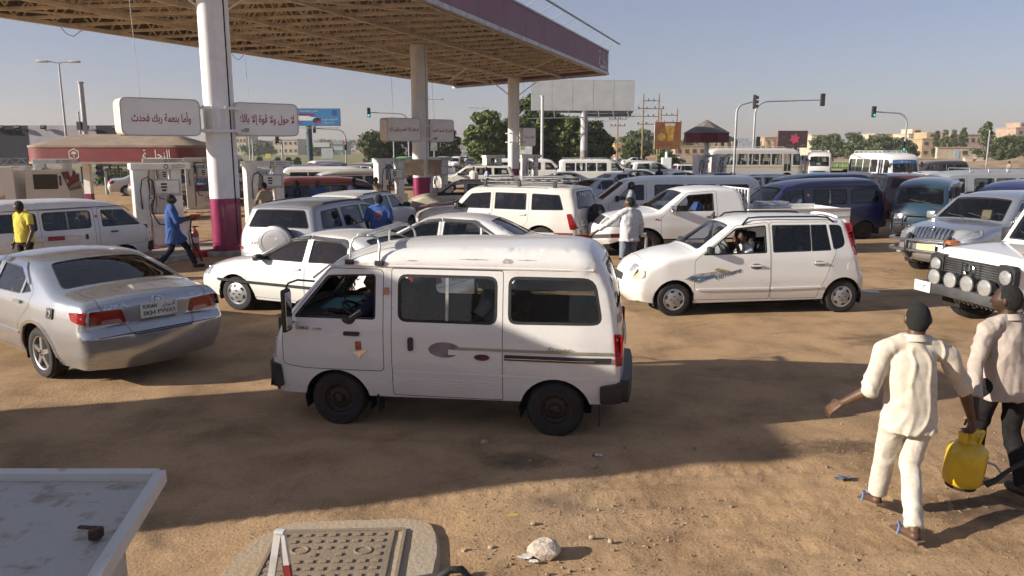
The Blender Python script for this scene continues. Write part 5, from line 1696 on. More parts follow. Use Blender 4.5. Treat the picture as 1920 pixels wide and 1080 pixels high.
# ground
def ground_mat():
 m = bpy.data.materials.new('dusty_ground')
 nt, p = nodes_of(m)
 N, L = nt.nodes, nt.links
 tc = N.new('ShaderNodeTexCoord')
 def noise(scale, det=6, rough=.6, dist=0.0):
  n = N.new('ShaderNodeTexNoise'); n.inputs['Scale'].default_value = scale; n.inputs['Detail'].default_value = det
  n.inputs['Roughness'].default_value = rough; n.inputs['Distortion'].default_value = dist
  L.new(tc.outputs['Object'], n.inputs['Vector']); return n
 def ramp(fac, stops):
  r = N.new('ShaderNodeValToRGB')
  e = r.color_ramp.elements
  while len(e) < len(stops): e.new(.5)
  for q, (t, c) in zip(e, stops): q.position = t; q.color = rgb(c)
  L.new(fac, r.inputs['Fac']); return r
 def mix(a, b, fac, mode='MIX'):
  x = N.new('ShaderNodeMix'); x.data_type = 'RGBA'; x.blend_type = mode
  if isinstance(fac, float): x.inputs['Factor'].default_value = fac
  else: L.new(fac, x.inputs['Factor'])
  for s, v in (('A', a), ('B', b)):
   if isinstance(v, tuple): x.inputs[s].default_value = rgb(v)
   else: L.new(v, x.inputs[s])
  return x.outputs['Result']
 big = noise(.22, 5, .55, .4)
 base = ramp(big.outputs['Fac'], [(.32, (.33, .215, .122)), (.48, (.44, .288, .158)), (.66, (.42, .290, .172))])
 mid = noise(1.3, 8, .65, .3)
 midr = ramp(mid.outputs['Fac'], [(.32, (.62, .60, .58)), (.55, (1, 1, 1)), (.75, (1.10, 1.07, 1.02))])
 c = mix(base.outputs['Color'], midr.outputs['Color'], 1.0, 'MULTIPLY')
 fine = noise(38, 5, .7)
 finer = ramp(fine.outputs['Fac'], [(.30, (.70, .68, .66)), (.55, (1, 1, 1)), (.78, (1.22, 1.20, 1.16))])
 c = mix(c, finer.outputs['Color'], .75, 'MULTIPLY')
 # oil and fuel stains with their own shapes
 st = noise(.75, 3, .5, 1.2)
 str_ = ramp(st.outputs['Fac'], [(.62, (0, 0, 0)), (.72, (1, 1, 1))])
 c = mix(c, (.10, .075, .055), N_mul(nt, str_.outputs['Color'], .55))
 vo = N.new('ShaderNodeTexVoronoi'); vo.inputs['Scale'].default_value = 26; L.new(tc.outputs['Object'], vo.inputs['Vector'])
 gr = ramp(vo.outputs['Distance'], [(.06, (1, 1, 1)), (.14, (0, 0, 0))])
 c = mix(c, (.40, .33, .26), N_mul(nt, gr.outputs['Color'], .35))
 L.new(c, p.inputs['Base Color'])
 p.inputs['Roughness'].default_value = .95
 p.inputs['Specular IOR Level'].default_value = .2
 b1 = N.new('ShaderNodeBump'); b1.inputs['Strength'].default_value = .55; b1.inputs['Distance'].default_value = .02
 L.new(fine.outputs['Fac'], b1.inputs['Height'])
 b2 = N.new('ShaderNodeBump'); b2.inputs['Strength'].default_value = .20; b2.inputs['Distance'].default_value = .04
 n5 = noise(9, 6, .7)
 L.new(n5.outputs['Fac'], b2.inputs['Height']); L.new(b1.outputs[0], b2.inputs['Normal'])
 L.new(b2.outputs[0], p.inputs['Normal'])
 return m
def N_mul(nt, out, k):
 m = nt.nodes.new('ShaderNodeMath'); m.operation = 'MULTIPLY'; m.inputs[1].default_value = k
 nt.links.new(out, m.inputs[0]); return m.outputs[0]
M_GROUND = ground_mat()
def ground_z(x, y):
 """Small unevenness of the yard near the camera: ruts and loose soil towards the right front."""
 x, y = np.asarray(x, float), np.asarray(y, float)
 P = np.stack([x, y, np.zeros_like(x)], 1)
 near = np.clip((9.5 - y) / 2, 0, 1) * np.clip((7 - np.abs(x)) / 1.0, 0, 1)
 soft = np.clip((x + .4) / 1.4, 0, 1) * np.clip((6.9 - y) / .8, 0, 1)
 z = .012 * fbm(P * (.9, .9, 1), 3, 5) + .004 * fbm(P * 7, 2, 9)
 # tyre ruts crossing the soft patch, with tread cleats
 for c0, sl in ((4.62, .10), (5.05, .13), (5.55, .02), (6.05, .06)):
  d = (y - (c0 + sl * x + .06 * np.sin(x * .9))) / .12
  cle = np.where(np.abs(d) < 1, np.sin(x * 48 + np.abs(d) * 3), 0)
  z = z + soft * (-.016 * np.exp(-d * d) + .006 * np.exp(-(np.abs(d) - 1.4) ** 2 * 4) + .006 * cle * np.exp(-d * d))
 z = z + soft * .008 * fbm(P * (5, 9, 1), 4, 21)
 for c0, sl in ((5.75, .17), (6.32, .17), (6.9, -.10)):
  d = (y - (c0 + sl * x + .08 * np.sin(x * .6))) / .10
  z = z + np.exp(-d * d) * (-.009 + .005 * np.sin(x * 42 + np.abs(d) * 2.5)) + .004 * np.exp(-(np.abs(d) - 1.5) ** 2 * 4)
 return z * near
def axis(lo, hi, d0, d1, step):
 a = list(np.arange(d0, d1 + 1e-6, step))
 k = step; x = d0
 L = []
 while x > lo:
  k *= 1.22; x -= k; L.append(max(x, lo))
 k = step; x = d1; U = []
 while x < hi:
  k *= 1.22; x += k; U.append(min(x, hi))
 return np.array(L[::-1] + a + U)
def build_ground():
 X, Y = axis(-2500, 2500, -5.2, 5.6, .045), axis(-40, 5000, 3.9, 9.0, .035)
 XX, YY = np.meshgrid(X, Y)
 z = ground_z(XX.ravel(), YY.ravel())
 V = np.stack([XX.ravel(), YY.ravel(), z], 1)
 nx, ny = len(X), len(Y)
 i = (np.arange(ny - 1)[:, None] * nx + np.arange(nx - 1)[None]).ravel()
 F = np.stack([i, i + 1, i + nx + 1, i + nx], 1)
 me = bpy.data.meshes.new('ground')
 me.from_pydata(V.tolist(), [], F.tolist())
 me.materials.append(M_GROUND)
 me.shade_smooth()
 tag(link('ground', me), kind='structure', label='dusty tan yard of packed earth with tyre ruts')
build_ground()
def flat(name, poly, z, mat, label=None):
 q = MB(); q.add([(p[0], p[1], z) for p in poly], [tuple(range(len(poly)))])
 return tag(q.build(name, mat), label, None, None, 'structure')
M_ASPH = surf('asphalt', (.085, .082, .080), .9, var=.3, scale=1.2, bump=.3, bscale=60, col2=(.15, .125, .10))
M_GRASS = surf('dry_lawn', (.135, .150, .045), .95, var=.3, scale=.25, col2=(.21, .17, .07), bump=.6, bscale=20)
M_SAND = surf('pale_sand', (.40, .285, .18), .95, var=.2, scale=.1, bump=.4, bscale=8)
flat('road', [(-90, 58), (70, 58), (120, 76), (120, 100), (14, 92), (-6, 96), (-90, 96)], .010, M_ASPH)
flat('avenue', [(-22, 96.2), (-6, 96.2), (-22, 900), (-60, 900)], .012, M_ASPH)
flat('lawn', [(-120, 100), (-26, 100), (-70, 520), (-400, 520)], .016, M_GRASS)
flat('lawn', [(8, 100), (34, 100), (40, 150), (8, 150)], .016, M_GRASS)
flat('sand_lot', [(40, 90), (330, 60), (420, 330), (46, 330)], .014, M_SAND)
# loose stones scattered over the soft soil: far too many to count
def pebbles():
 rnd = random.Random(7)
 q = MB()
 base = [Vector(v).normalized() for v in ((1, 0, 0), (-1, 0, 0), (0, 1, 0), (0, -1, 0), (0, 0, 1), (0, 0, -1))]
 fs = [(0, 2, 4), (2, 1, 4), (1, 3, 4), (3, 0, 4), (2, 0, 5), (1, 2, 5), (3, 1, 5), (0, 3, 5)]
 pts = []
 for i in range(6500):
  if rnd.random() < .62:
   x, y = rnd.uniform(-.4, 5.2), 4.2 + 2.9 * rnd.random() ** 1.3
  else:
   x, y = rnd.uniform(-5, 6), rnd.uniform(4.2, 12)
  s = .003 + .007 * rnd.random() ** 3
  if rnd.random() < .03: s *= 2.4
  pts.append((x, y, s))
 for cx, cy, n in ((.72, 5.45, 22), (.95, 4.95, 16), (.05, 4.75, 30), (1.25, 5.35, 14), (.45, 4.6, 16)):
  for i in range(n): pts.append((rnd.gauss(cx, .13), rnd.gauss(cy, .07), .006 + .012 * rnd.random() ** 2))
 Z = ground_z(np.array([p[0] for p in pts]), np.array([p[1] for p in pts]))
 for (x, y, s), z in zip(pts, Z):
  k = [s * rnd.uniform(.6, 1.3) for _ in range(6)]
  a = rnd.uniform(0, 6.3)
  M = Matrix.Rotation(a, 3, 'Z')
  q.add([M @ (b * kk) * 1 + Vector((x, y, z + s * .25)) for b, kk in zip(base, k)], fs)
 tag(q.build('gravel', surf('loose_stone', (.34, .25, .165), .9, var=.4, scale=6, col2=(.20, .14, .09)), None, 50), 'loose gravel and crumbs of soil strewn over the yard', None, None, 'stuff')
pebbles()
# filling-station canopy
M_BEIGE = surf('beige_steel', (.74, .63, .47), .6, var=.15, scale=2)
M_SHEET = surf('brown_roof_sheet', (.21, .145, .080), .6, .0, var=.25, scale=.8, col2=(.14, .098, .058))
M_FASCIA = surf('faded_plum_fascia', (.20, .075, .118), .55, var=.15, scale=.6, col2=(.23, .105, .14))
M_TRIM = surf('pale_trim', (.52, .50, .50), .5, .2, var=.2)
M_COLW = surf('white_column_paint', (.80, .79, .77), .5, var=.1, scale=1.5, col2=(.70, .66, .60), bump=.05, edge=(.25, .5))
M_MAG = surf('magenta_paint', (.27, .012, .085), .42, var=.25, scale=2.5, coat=.3)
# corners: near right, far right, far left, near left; the deck is 7.2 m up
CR = lambda Y: 5.6 - .359 * (47 - Y)
NR, FR, FL, NL = Vector((CR(18.4), 18.4, 7.2)), Vector((5.6, 47, 7.2)), Vector((-4.3, 57.0, 7.2)), Vector((-22.3, 18.4, 7.2))
def cpt(u, v, z=7.2):
 """u across from left (0) to right (1), v along from near (0) to far (1)"""
 a = NL.lerp(FL, v); b = NR.lerp(FR, v)
 p = a.lerp(b, u); p.z = z
 return p
def build_canopy():
 root = empty('station_canopy', cpt(.5, .5, 0), label='broad flat filling-station canopy with open steel trusses and plum fascia', cat='canopy')
 inv = -Vector(root.location)
 def B(q, name, mat, sm=None):
  q.v = [(x + inv.x, y + inv.y, z + inv.z) for x, y, z in q.v]
  return q.build(name, mat, root, sm)
 # corrugated sheets, each a strip running along the deck
 ns = 18
 for i in range(ns):
  u0, u1 = i / ns, (i + 1) / ns
  q = MB(); nw = 5
  row = []
  for k in range(nw * 4 + 1):
   u = u0 + (u1 - u0) * k / (nw * 4)
   row.append((u, 8.22 + (.035 if (k % 4) in (1, 2) else 0)))
  vs = [cpt(u, 0, z) for u, z in row] + [cpt(u, 1, z) for u, z in row]
  n = len(row)
  q.add(vs, [(k, k + 1, n + k + 1, n + k) for k in range(n - 1)])
  B(q, 'roof_sheet', M_SHEET)
 # lattice joists across the deck
 nj = 24
 for j in range(nj):
  v = (j + .4) / nj
  q = MB()
  q.bar(cpt(.004, v, 7.32), cpt(.996, v, 7.32), .10, .10)
  q.bar(cpt(.004, v, 8.14), cpt(.996, v, 8.14), .07, .07)
  nz = 26
  for k in range(nz):
   a, b = (k + .1) / nz, (k + .9) / nz
   za, zb = (7.34, 8.12) if k % 2 == 0 else (8.12, 7.34)
   q.bar(cpt(a, v, za), cpt(b, v, zb), .055, .055)
  B(q, 'joist', M_BEIGE)
 # girders along the deck
 for u in (.03, .27, .50, .74, .97):
  q = MB()
  q.bar(cpt(u, .0, 7.22), cpt(u, 1, 7.22), .12, .14)
  nz = 56
  for k in range(nz):
   za, zb = (7.28, 8.1) if k % 2 == 0 else (8.1, 7.28)
   q.bar(cpt(u, k / nz, za), cpt(u, (k + 1) / nz, zb), .05, .05)
  B(q, 'girder', M_BEIGE)
 # wind bracing under the deck, laid corner to corner
 for a, b in (((.05, .2), (.50, .42)), ((.50, .10), (.95, .32)), ((.05, .55), (.50, .78)), ((.5, .5), (.95, .72)), ((.95, .74), (.5, .96)), ((.05, .96), (.5, .78))):
  q = MB(); q.bar(cpt(*a, 7.27), cpt(*b, 7.27), .09, .06); B(q, 'brace', M_BEIGE)
 # fascia panels, trims
 def fascia(a, b, n, out, mat=M_FASCIA):
  for i in range(n):
   p, q_ = a.lerp(b, (i + .004) / n), a.lerp(b, (i + .996) / n)
   q = MB()
   q.bar(Vector((p.x, p.y, 7.76)) + out * .06, Vector((q_.x, q_.y, 7.76)) + out * .06, .08, 1.16)
   B(q, 'fascia_panel', mat)
  q = MB()
  q.bar(Vector((a.x, a.y, 7.10)) + out * .08, Vector((b.x, b.y, 7.10)) + out * .08, .16, .15); B(q, 'fascia_trim', M_TRIM)
  q = MB()
  q.bar(Vector((a.x, a.y, 8.38)) + out * .07, Vector((b.x, b.y, 8.38)) + out * .07, .13, .07); B(q, 'fascia_trim', M_TRIM)
 dr = (FR - NR).normalized(); outr = Vector((dr.y, -dr.x, 0))
 fascia(NR, FR, 12, outr)
 de = (FL - FR).normalized(); oute = Vector((de.y, -de.x, 0))
 fascia(FR + de * .1, FL, 5, oute)
 # open edge on the far side of the sign: thin angle and loose cable
 q = MB(); dl = (FL - NL).normalized(); outl = Vector((-dl.y, dl.x, 0))
 q.bar(NL + Vector((0, 0, .95)) + outl * .05, FL + Vector((0, 0, .95)) + outl * .05, .06, .14); B(q, 'edge_angle', M_BEIGE)
 q = MB(); q.bar(NL + Vector((0, 0, .06)), FL + Vector((0, 0, .06)), .08, .10); B(q, 'edge_angle', M_BEIGE)
 for i in range(16):
  q = MB(); nw = 10; vs = []
  for k in range(nw * 4 + 1):
   p = NL.lerp(FL, (i + k / (nw * 4)) / 16) + outl * (.03 + (.03 if (k % 4) in (1, 2) else 0))
   vs += [(p.x, p.y, 7.26), (p.x, p.y, 8.36)]
  q.add(vs, [(2 * k, 2 * k + 1, 2 * k + 3, 2 * k + 2) for k in range(nw * 4)]); B(q, 'edge_cladding', M_SHEET)
 for v in (.30, .50):
  q = MB(); a = cpt(0, v, 7.25)
  q.tube([a, a + Vector((.1, .2, -.25)), a + Vector((.2, .5, -.32)), a + Vector((.3, .8, -.1)), a + Vector((.4, 1.1, .05))], .012, 5); B(q, 'loose_cable', M_RUBBER)
 # name on the fascia at the far end, in white
 ang = math.atan2(dr.y, dr.x)
 M = Matrix(((dr.x, 0, outr.x, 0), (dr.y, 0, outr.y, 0), (0, 1, 0, 0), (0, 0, 0, 1)))
 c = NR.lerp(FR, .958) + outr * .115 + inv; c.z = 7.74
 V, F = text2d(arabic('النحلـــة'), .95, 2.35, .02)
 q = MB(); q.add([Matrix.Translation(c) @ M @ Vector((a, b, 0)) for a, b in V], F); q.build('lettering', M_WHITEINK, root)
 # lighting rail standing off the fascia
 q = MB(); a, b = NR.lerp(FR, .02) + outr * .75, NR.lerp(FR, 1.0) + outr * .75
 q.bar(Vector((a.x, a.y, 8.75)), Vector((b.x, b.y, 8.75)), .07, .06); B(q, 'light_rail', M_GALV)
 for i in range(17):
  t = (i + .5) / 17
  p = NR.lerp(FR, t); q = MB()
  q.bar(Vector((p.x, p.y, 8.40)) + outr * .1, Vector((p.x, p.y, 8.75)) + outr * .75, .05, .03); B(q, 'rail_bracket', M_GALV)
 return root
build_canopy()
SIGN_A = R(38)
def sign_box(c, L, H, D, text, label, tw=.8, th=.34, lines=1):
 """Rounded light box on a column; c is the middle of the box."""
 rt = empty('sign_box', c, SIGN_A, label=label, cat='sign', group='light box signs on the canopy columns')
 case = surf('sign_casing', (.52, .46, .36), .6, var=.25, scale=3, col2=(.62, .58, .50))
 face = surf('sign_face', (.88, .85, .80), .5, var=.06, scale=1.2)
 P = rpoly([(-L / 2, -H / 2), (L / 2, -H / 2), (L / 2, H / 2), (-L / 2, H / 2)], .17, 7)
 M = Matrix(((1, 0, 0), (0, 0, 1), (0, 1, 0)))
 q = MB(); q.prism([tuple(p) for p in P[::-1]], -D / 2, D / 2, M); q.build('casing', case, rt, 30)
 Pi = inset(P, .024)
 for sy in (-1, 1):
  n = len(P)
  q = MB()
  q.add([(p[0], sy * (D / 2 + .012), p[1]) for p in P] + [(p[0], sy * (D / 2 + .012), p[1]) for p in Pi] + [(p[0], sy * (D / 2), p[1]) for p in P], [(i, (i + 1) % n, n + (i + 1) % n, n + i) for i in range(n)] + [(i, (i + 1) % n, 2 * n + (i + 1) % n, 2 * n + i) for i in range(n)])
  q.build('rim', surf('sign_rim', (.50, .48, .46), .5, .1, var=.2), rt)
  q = MB(); q.add([(p[0], sy * (D / 2 + .004), p[1]) for p in Pi], [tuple(range(len(Pi)))]); q.build('face', face, rt)
  V, F = text2d(arabic(text), H * th, L * tw, .018)
  q = MB(); q.add([(a if sy < 0 else -a, sy * (D / 2 + .008), b - .02) for a, b in V], F); q.build('lettering', M_REDINK, rt)
 # hanger wire up to the deck
 q = MB(); q.bar((-L * .2, 0, H / 2), (-L * .25, 0, 7.2 - c[2]), .006, n=5); q.build('hanger_wire', M_GALV, rt)
 return rt
def column(x, y, label):
 rt = empty('canopy_column', (x, y, 0), SIGN_A - R(12), label=label, cat='column', group='columns carrying the canopy'); rt.scale = (.70, .70, 1)
 zt, zm = 7.2, 1.46
 for nm, z0, z1, m, e in (('painted_base', .12, zm, M_MAG, .004), ('shaft', zm, zt, M_COLW, 0)):
  q = MB(); q.lathe([(.36 + e, z0), (.36 + e, z1)], 28, Matrix.Translation((-.10, 0, 0)))
  q.build(nm, m, rt, 40)
  q = MB(); q.box((.19, -.06, (z0 + z1) / 2), (.36 + 2 * e, .52 + 2 * e, z1 - z0)); q.build('pilaster', m, rt)
  q = MB(); q.box((.50, -.02, (z0 + z1) / 2), (.14 + e, .40 + 2 * e, z1 - z0)); q.build('pilaster', m, rt)
 q = MB(); q.box((.40, -.20, (zm + zt) / 2 - .6), (.055, .06, zt - zm + 1.2)); q.build('cable_channel', M_UNDER, rt)
 q = MB(); q.box((.05, 0, .06), (1.5, 1.2, .12), bev=.02); q.build('plinth', surf('concrete', (.36, .33, .28), .9, var=.25, bump=.2), rt)
 # steel bracket frames that hold the signs
 for z in (3.16, 3.72):
  q = MB()
  q.box((.10, -.42, z), (1.5, .05, .07)); q.box((.10, .42, z), (1.3, .05, .07))
  for xx in (-.5, -.2, .25, .70): q.box((xx, -.44, z), (.05, .10, .13))
  q.build('bracket', M_COLW, rt)
 for xx in (-.50, -.2, .25, .70):
  q = MB(); q.box((xx, -.44, 3.44), (.045, .05, .5)); q.build('bracket_post', M_COLW, rt)
 q = MB(); q.box((.90, -.62, 3.18), (.16, .14, .10), bev=.02); q.bar((.70, -.44, 3.18), (.90, -.62, 3.18), .03, .03); q.build('flood_light', M_GALV, rt)
 # raking struts to the deck
 for sx in (1, -1):
  q = MB(); q.bar((.1 + sx * .3, 0, 6.05), (.1 + sx * 2.7, 0, 7.2), .07, .05); q.build('strut', M_BEIGE, rt)
 return rt
C1, C2, C3 = (-7.45, 19.9), (-4.15, 35.0), (.05, 51.0)
column(*C1, 'nearest white canopy column with magenta base, beside a fire extinguisher')
column(*C2, 'middle white canopy column with magenta base and notice boards')
column(*C3, 'farthest white canopy column with magenta base, in front of the trees')
ca, sa = math.cos(SIGN_A), math.sin(SIGN_A)
def along(c, d, z): return (c[0] + ca * d, c[1] + sa * d, z)
sign_box(along(C1, -1.42, 3.46), 1.80, .88, .66, 'وأما بنعمة ربك فحدث', 'long cream sign box with red Arabic lettering, beside the nearest column', .74, .34)
sign_box(along(C1, 1.16, 3.46), 1.70, .84, .58, 'لا حول ولا قوة إلا بالله', 'cream sign box with red Arabic lettering, behind the nearest column', .86, .34)
sign_box(along(C2, -.95, 3.55), 1.68, 1.0, .62, 'استغفر الله العظيم واتوب اليه', 'stained cream sign box with red lettering on the middle column, near side', .88, .26)
sign_box(along(C2, 1.02, 3.53), 1.30, 1.0, .58, 'اللهم لك الحمد انعمت', 'cream sign box with red lettering on the middle column, far side', .86, .24)
sign_box(along(C3, 1.15, 3.5), 1.1, 1.2, .58, 'فادم بها', 'short cream sign box on the farthest column', .7, .22)
# notice boards tied to the middle column
for dx, dy, w, h, m, lb in ((-.28, -.52, 1.05, .72, surf('tan_notice', (.46, .38, .27), .8, var=.2), 'tan cardboard notice with red writing on the middle column'), (.68, -.12, .62, .66, surf('brown_notice', (.30, .24, .18), .8, var=.3), 'small brown notice board on the middle column')):
 q = MB(); q.box((0, 0, 0), (w, .03, h), bev=.004)
 o = q.build('notice_board', m); tag(o, lb, 'notice board')
 o.location = (C2[0] + dx, C2[1] + dy, 1.92); o.rotation_euler = (0, R(2), R(14))
 q = MB()
 for k in range(6): q.box((0, -.0165, h * .35 - k * h * .13), (w * (.8 if k % 2 == 0 else .66), .002, .018))
 q.build('writing', surf('faint_red_ink', (.34, .17, .11), .8), o)
# pumps
M_PUMP = surf('pump_white', (.68, .67, .65), .4, var=.12, scale=2, coat=.3)
M_PUMPG = surf('pump_grey', (.42, .42, .42), .5, var=.15)
def emblem(q, M, r):
 """Hexagon ring with a date-palm shape: the station's mark."""
 hx = [(r * math.cos(a), r * math.sin(a)) for a in np.linspace(math.pi / 2, math.pi * 2.5, 6, endpoint=False)]
 for i in range(6):
  a, b = hx[i], hx[(i + 1) % 6]
  q.add([M @ Vector((a[0], a[1], 0)), M @ Vector((b[0], b[1], 0)), M @ Vector((b[0] * .84, b[1] * .84, 0)), M @ Vector((a[0] * .84, a[1] * .84, 0))], [(0, 1, 2, 3)])
 q.add([M @ Vector(v) for v in ((-.06 * r, -.6 * r, 0), (.06 * r, -.6 * r, 0), (.05 * r, .1 * r, 0), (-.05 * r, .1 * r, 0))], [(0, 1, 2, 3)])
 for a in (.2, .7, 1.25, 1.9, 2.45, 2.95):
  d = Vector((math.cos(a), math.sin(a), 0)); n = Vector((-d.y, d.x, 0)); o = Vector((0, .08 * r, 0))
  q.add([M @ o, M @ (o + d * .3 * r + n * .10 * r), M @ (o + d * .58 * r - Vector((0, .1 * r, 0))), M @ (o + d * .3 * r - n * .08 * r)], [(0, 1, 2, 3)])
def make_pump():
 """Double-sided dispenser: hose mast, head box across the top, display, lower cabinet."""
 rt = empty('fuel_pump')
 B = lambda q, n, m, sm=None: q.build(n, m, rt, sm)
 q = MB(); q.box((-.52, 0, 1.06), (.34, .46, 2.0), bev=.02); B(q, 'hose_mast', M_PUMP)
 q = MB(); q.box((.36, 0, 1.35), (.26, .40, 1.42), bev=.02); B(q, 'mast', M_PUMP)
 q = MB(); q.box((.0, 0, 2.12), (1.46, .52, .17), bev=.02); B(q, 'head_box', M_PUMP)
 q = MB(); q.box((.16, 0, .40), (.92, .48, .72), bev=.02); B(q, 'cabinet', M_PUMP)
 q = MB(); q.box((.12, 0, 1.56), (.68, .44, .44), bev=.02); o = B(q, 'display_box', M_PUMPG)
 for sy in (-1, 1):
  q = MB(); q.box((.12, sy * .224, 1.58), (.56, .012, .32), bev=.004); p = q.build('display_panel', M_PUMP, o)
  q = MB()
  for k, (w, z) in enumerate(((.15, 1.66), (.15, 1.58), (.11, 1.50))): q.box((.04, sy * .2325, z), (w, .004, .05))
  q.build('readout', M_INK, o)
  M = Matrix.Translation((.20, sy * .2425, .46)) @ Matrix(((-sy, 0, 0, 0), (0, 0, sy, 0), (0, 1, 0, 0), (0, 0, 0, 1)))
  q = MB(); emblem(q, M, .17); q.build('emblem', M_REDINK, rt)
  text_on('lettering', arabic('بنزين'), Matrix.Translation((0, 0, -.30)) @ M, M_REDINK, rt, height=.16, width=.42, bold=.02)
  M2 = Matrix.Translation((.42, sy * .265, 2.12)) @ Matrix(((-sy, 0, 0, 0), (0, 0, sy, 0), (0, 1, 0, 0), (0, 0, 0, 1)))
  text_on('lettering', 'SALAMCO', Matrix.Translation((0, 0, .03)) @ M2, M_INK, rt, height=.04, width=.34)
  text_on('lettering', 'VEEDER-ROOT', Matrix.Translation((0, 0, -.03)) @ M2, M_INK, rt, height=.04, width=.34)
  q = MB(); q.tube([M2 @ Vector((-.30 * 1 + .05 * math.cos(a), .05 * math.sin(a), .002)) for a in np.linspace(0, 2 * math.pi, 16, endpoint=False)], .010, 5, True); q.build('emblem', M_INK, rt)
  # hose looped from the mast top and back to its nozzle
  q = MB()
  q.tube([(-.52, sy * .24, 1.02), (-.55, sy * .30, 1.5), (-.50, sy * .32, 1.78), (-.36, sy * .34, 1.86), (-.24, sy * .35, 1.74), (-.22, sy * .36, 1.4), (-.33, sy * .36, .95), (-.16, sy * .35, .62), (-.02, sy * .33, .60)], .020, 7)
  q.build('hose', M_RUBBER, rt, 50)
  q = MB(); q.box((-.30, sy * .26, 1.05), (.06, .05, .20), bev=.012); q.tube([(-.30, sy * .26, 1.15), (-.28, sy * .27, 1.24), (-.20, sy * .27, 1.28)], .012, 6); q.build('nozzle', M_PLASTIC, rt, 50)
 q = MB(); q.box((0, 0, .02), (1.5, .6, .04), bev=.01); B(q, 'base_plate', M_PUMPG)
 return rt
_pump = make_pump()
M_CONC = MATS['concrete']
M_KERB = surf('kerb_white', (.52, .50, .46), .8, var=.25, scale=4)
pump_spots = [((-9.35, 20.6), 34, 'white fuel pump behind the attendant in blue with a raised nozzle'), ((-7.85, 24.8), 34, 'white fuel pump beside the man in the beige shirt'), ((-4.95, 31.8), 36, 'white fuel pump just before the middle column, its hose pulled out'),
     ((-3.55, 36.8), 36, 'white fuel pump just behind the middle column'), ((-1.15, 48.6), 36, 'white fuel pump just before the farthest column'), ((1.25, 51.8), 36, 'white fuel pump just behind the farthest column'),
     ((-17.3, 29.5), 20, 'white fuel pump beside the sign truck'), ((-13.4, 33.6), 20, 'white fuel pump under the far end of the low red kiosk roof'), ((-14.0, 31.2), 20, 'white fuel pump below the white lettering of the red kiosk')]
for i, ((x, y), a, lb) in enumerate(pump_spots):
 o = _pump if i == 0 else copy_tree(_pump)
 put(o, x, y, a, .14); tag(o, lb, 'fuel pump', 'fuel pumps on the islands')
def island(c, L, W, ang, label):
 rt = empty('pump_island', (c[0], c[1], 0), R(ang), label=label, cat='pump island')
 P = rpoly([(-L / 2, -W / 2), (L / 2, -W / 2), (L / 2, W / 2), (-L / 2, W / 2)], W * .45, 6)
 q = MB(); q.prism([tuple(p) for p in P], .0, .14); q.build('slab', M_CONC, rt)
 n = max(2, int(L / 1.0))
 for i in range(n):
  for sy in (-1, 1):
   q = MB(); x0, x1 = -L / 2 + W * .4 + (L - W * .8) * i / n, -L / 2 + W * .4 + (L - W * .8) * (i + .94) / n
   q.box(((x0 + x1) / 2, sy * (W / 2 + .03), .08), (x1 - x0, .14, .16), bev=.02)
   q.build('kerb_stone', M_KERB if i % 2 else M_REDINK, rt)
island((-7.9, 21.5), 9.5, 1.5, 68, 'concrete pump island with red and white kerb at the nearest column')
island((-4.45, 34.4), 9.0, 1.5, 66, 'concrete pump island at the middle column')
island((.05, 50.4), 8.0, 1.5, 66, 'concrete pump island at the farthest column')
# fire extinguisher on the island
rt = empty('fire_extinguisher', (-8.02, 19.35, .14), .3, 'red fire extinguisher standing at the foot of the nearest column', 'extinguisher')
q = MB(); q.lathe([(.085, 0), (.095, .03), (.095, .46), (.07, .54), (.03, .57), (.03, .60)], 18); q.build('cylinder', surf('extinguisher_red', (.36, .05, .025), .4, var=.25, coat=.4), rt, 40)
q = MB(); q.lathe([(.0965, .24), (.0965, .38)], 18, cap=False); q.build('paper_label', M_PLATE, rt, 40)
q = MB(); q.box((.03, 0, .64), (.14, .03, .03), bev=.008); q.lathe([(.025, .58), (.025, .66)], 8); q.build('handle', M_PLASTIC, rt)
q = MB(); q.tube([(0, 0, .62), (-.08, .02, .64), (-.14, .03, .5), (-.13, .03, .25), (-.11, .02, .10)], .013, 6); q.build('hose', M_RUBBER, rt, 50)
for x in (-7.1,):
 rt = empty('fire_extinguisher', (-6.72, 20.15, .14), 2.0, 'dark red fire extinguisher behind the nearest column', 'extinguisher')
 q = MB(); q.lathe([(.085, 0), (.095, .03), (.095, .46), (.07, .54), (.03, .57), (.03, .60)], 18); q.build('cylinder', MATS['extinguisher_red'], rt, 40)
 q = MB(); q.box((.03, 0, .64), (.14, .03, .03), bev=.008); q.build('handle', M_PLASTIC, rt)
# red and white rail barriers
M_BRED = surf('barrier_red', (.27, .022, .025), .55, var=.3, scale=6)
M_BWHITE = surf('barrier_white', (.62, .60, .57), .55, var=.2, scale=5)
def barrier(a, b, h, label, n=6, posts=(0, 1), tube=.09, foot=.35):
 a, b = Vector((a[0], a[1], 0)), Vector((b[0], b[1], 0))
 rt = empty('rail_barrier', a, math.atan2(b.y - a.y, b.x - a.x), label, 'barrier', 'striped rail barriers')
 L = (b - a).length
 for i in range(n):
  q = MB(); q.box((L * (i + .5) / n, 0, h), (L / n - .004, .05, tube), bev=.006); q.build('striped_rail', M_BRED if i % 2 == 0 else M_BWHITE, rt)
 for t in posts:
  q = MB(); q.box((L * t, .0, h / 2 - tube / 4), (.06, .048, h - tube / 2), bev=.006); q.build('post', M_BWHITE, rt)
  q = MB(); q.box((L * t, 0, .02), (.07, foot, .04), bev=.006); q.build('foot', M_BWHITE, rt)
barrier(at(32, 522), at(160, 512), .80, 'striped rail barrier beside the man in the yellow shirt', 4)
barrier((-13.4, 36.2), (-8.6, 37.2), .85, 'striped rail barrier behind the nearest fuel pump', 7)
barrier((-7.9, 37), (-6.0, 37.6), .85, 'striped rail barrier seen past the nearest column', 5)
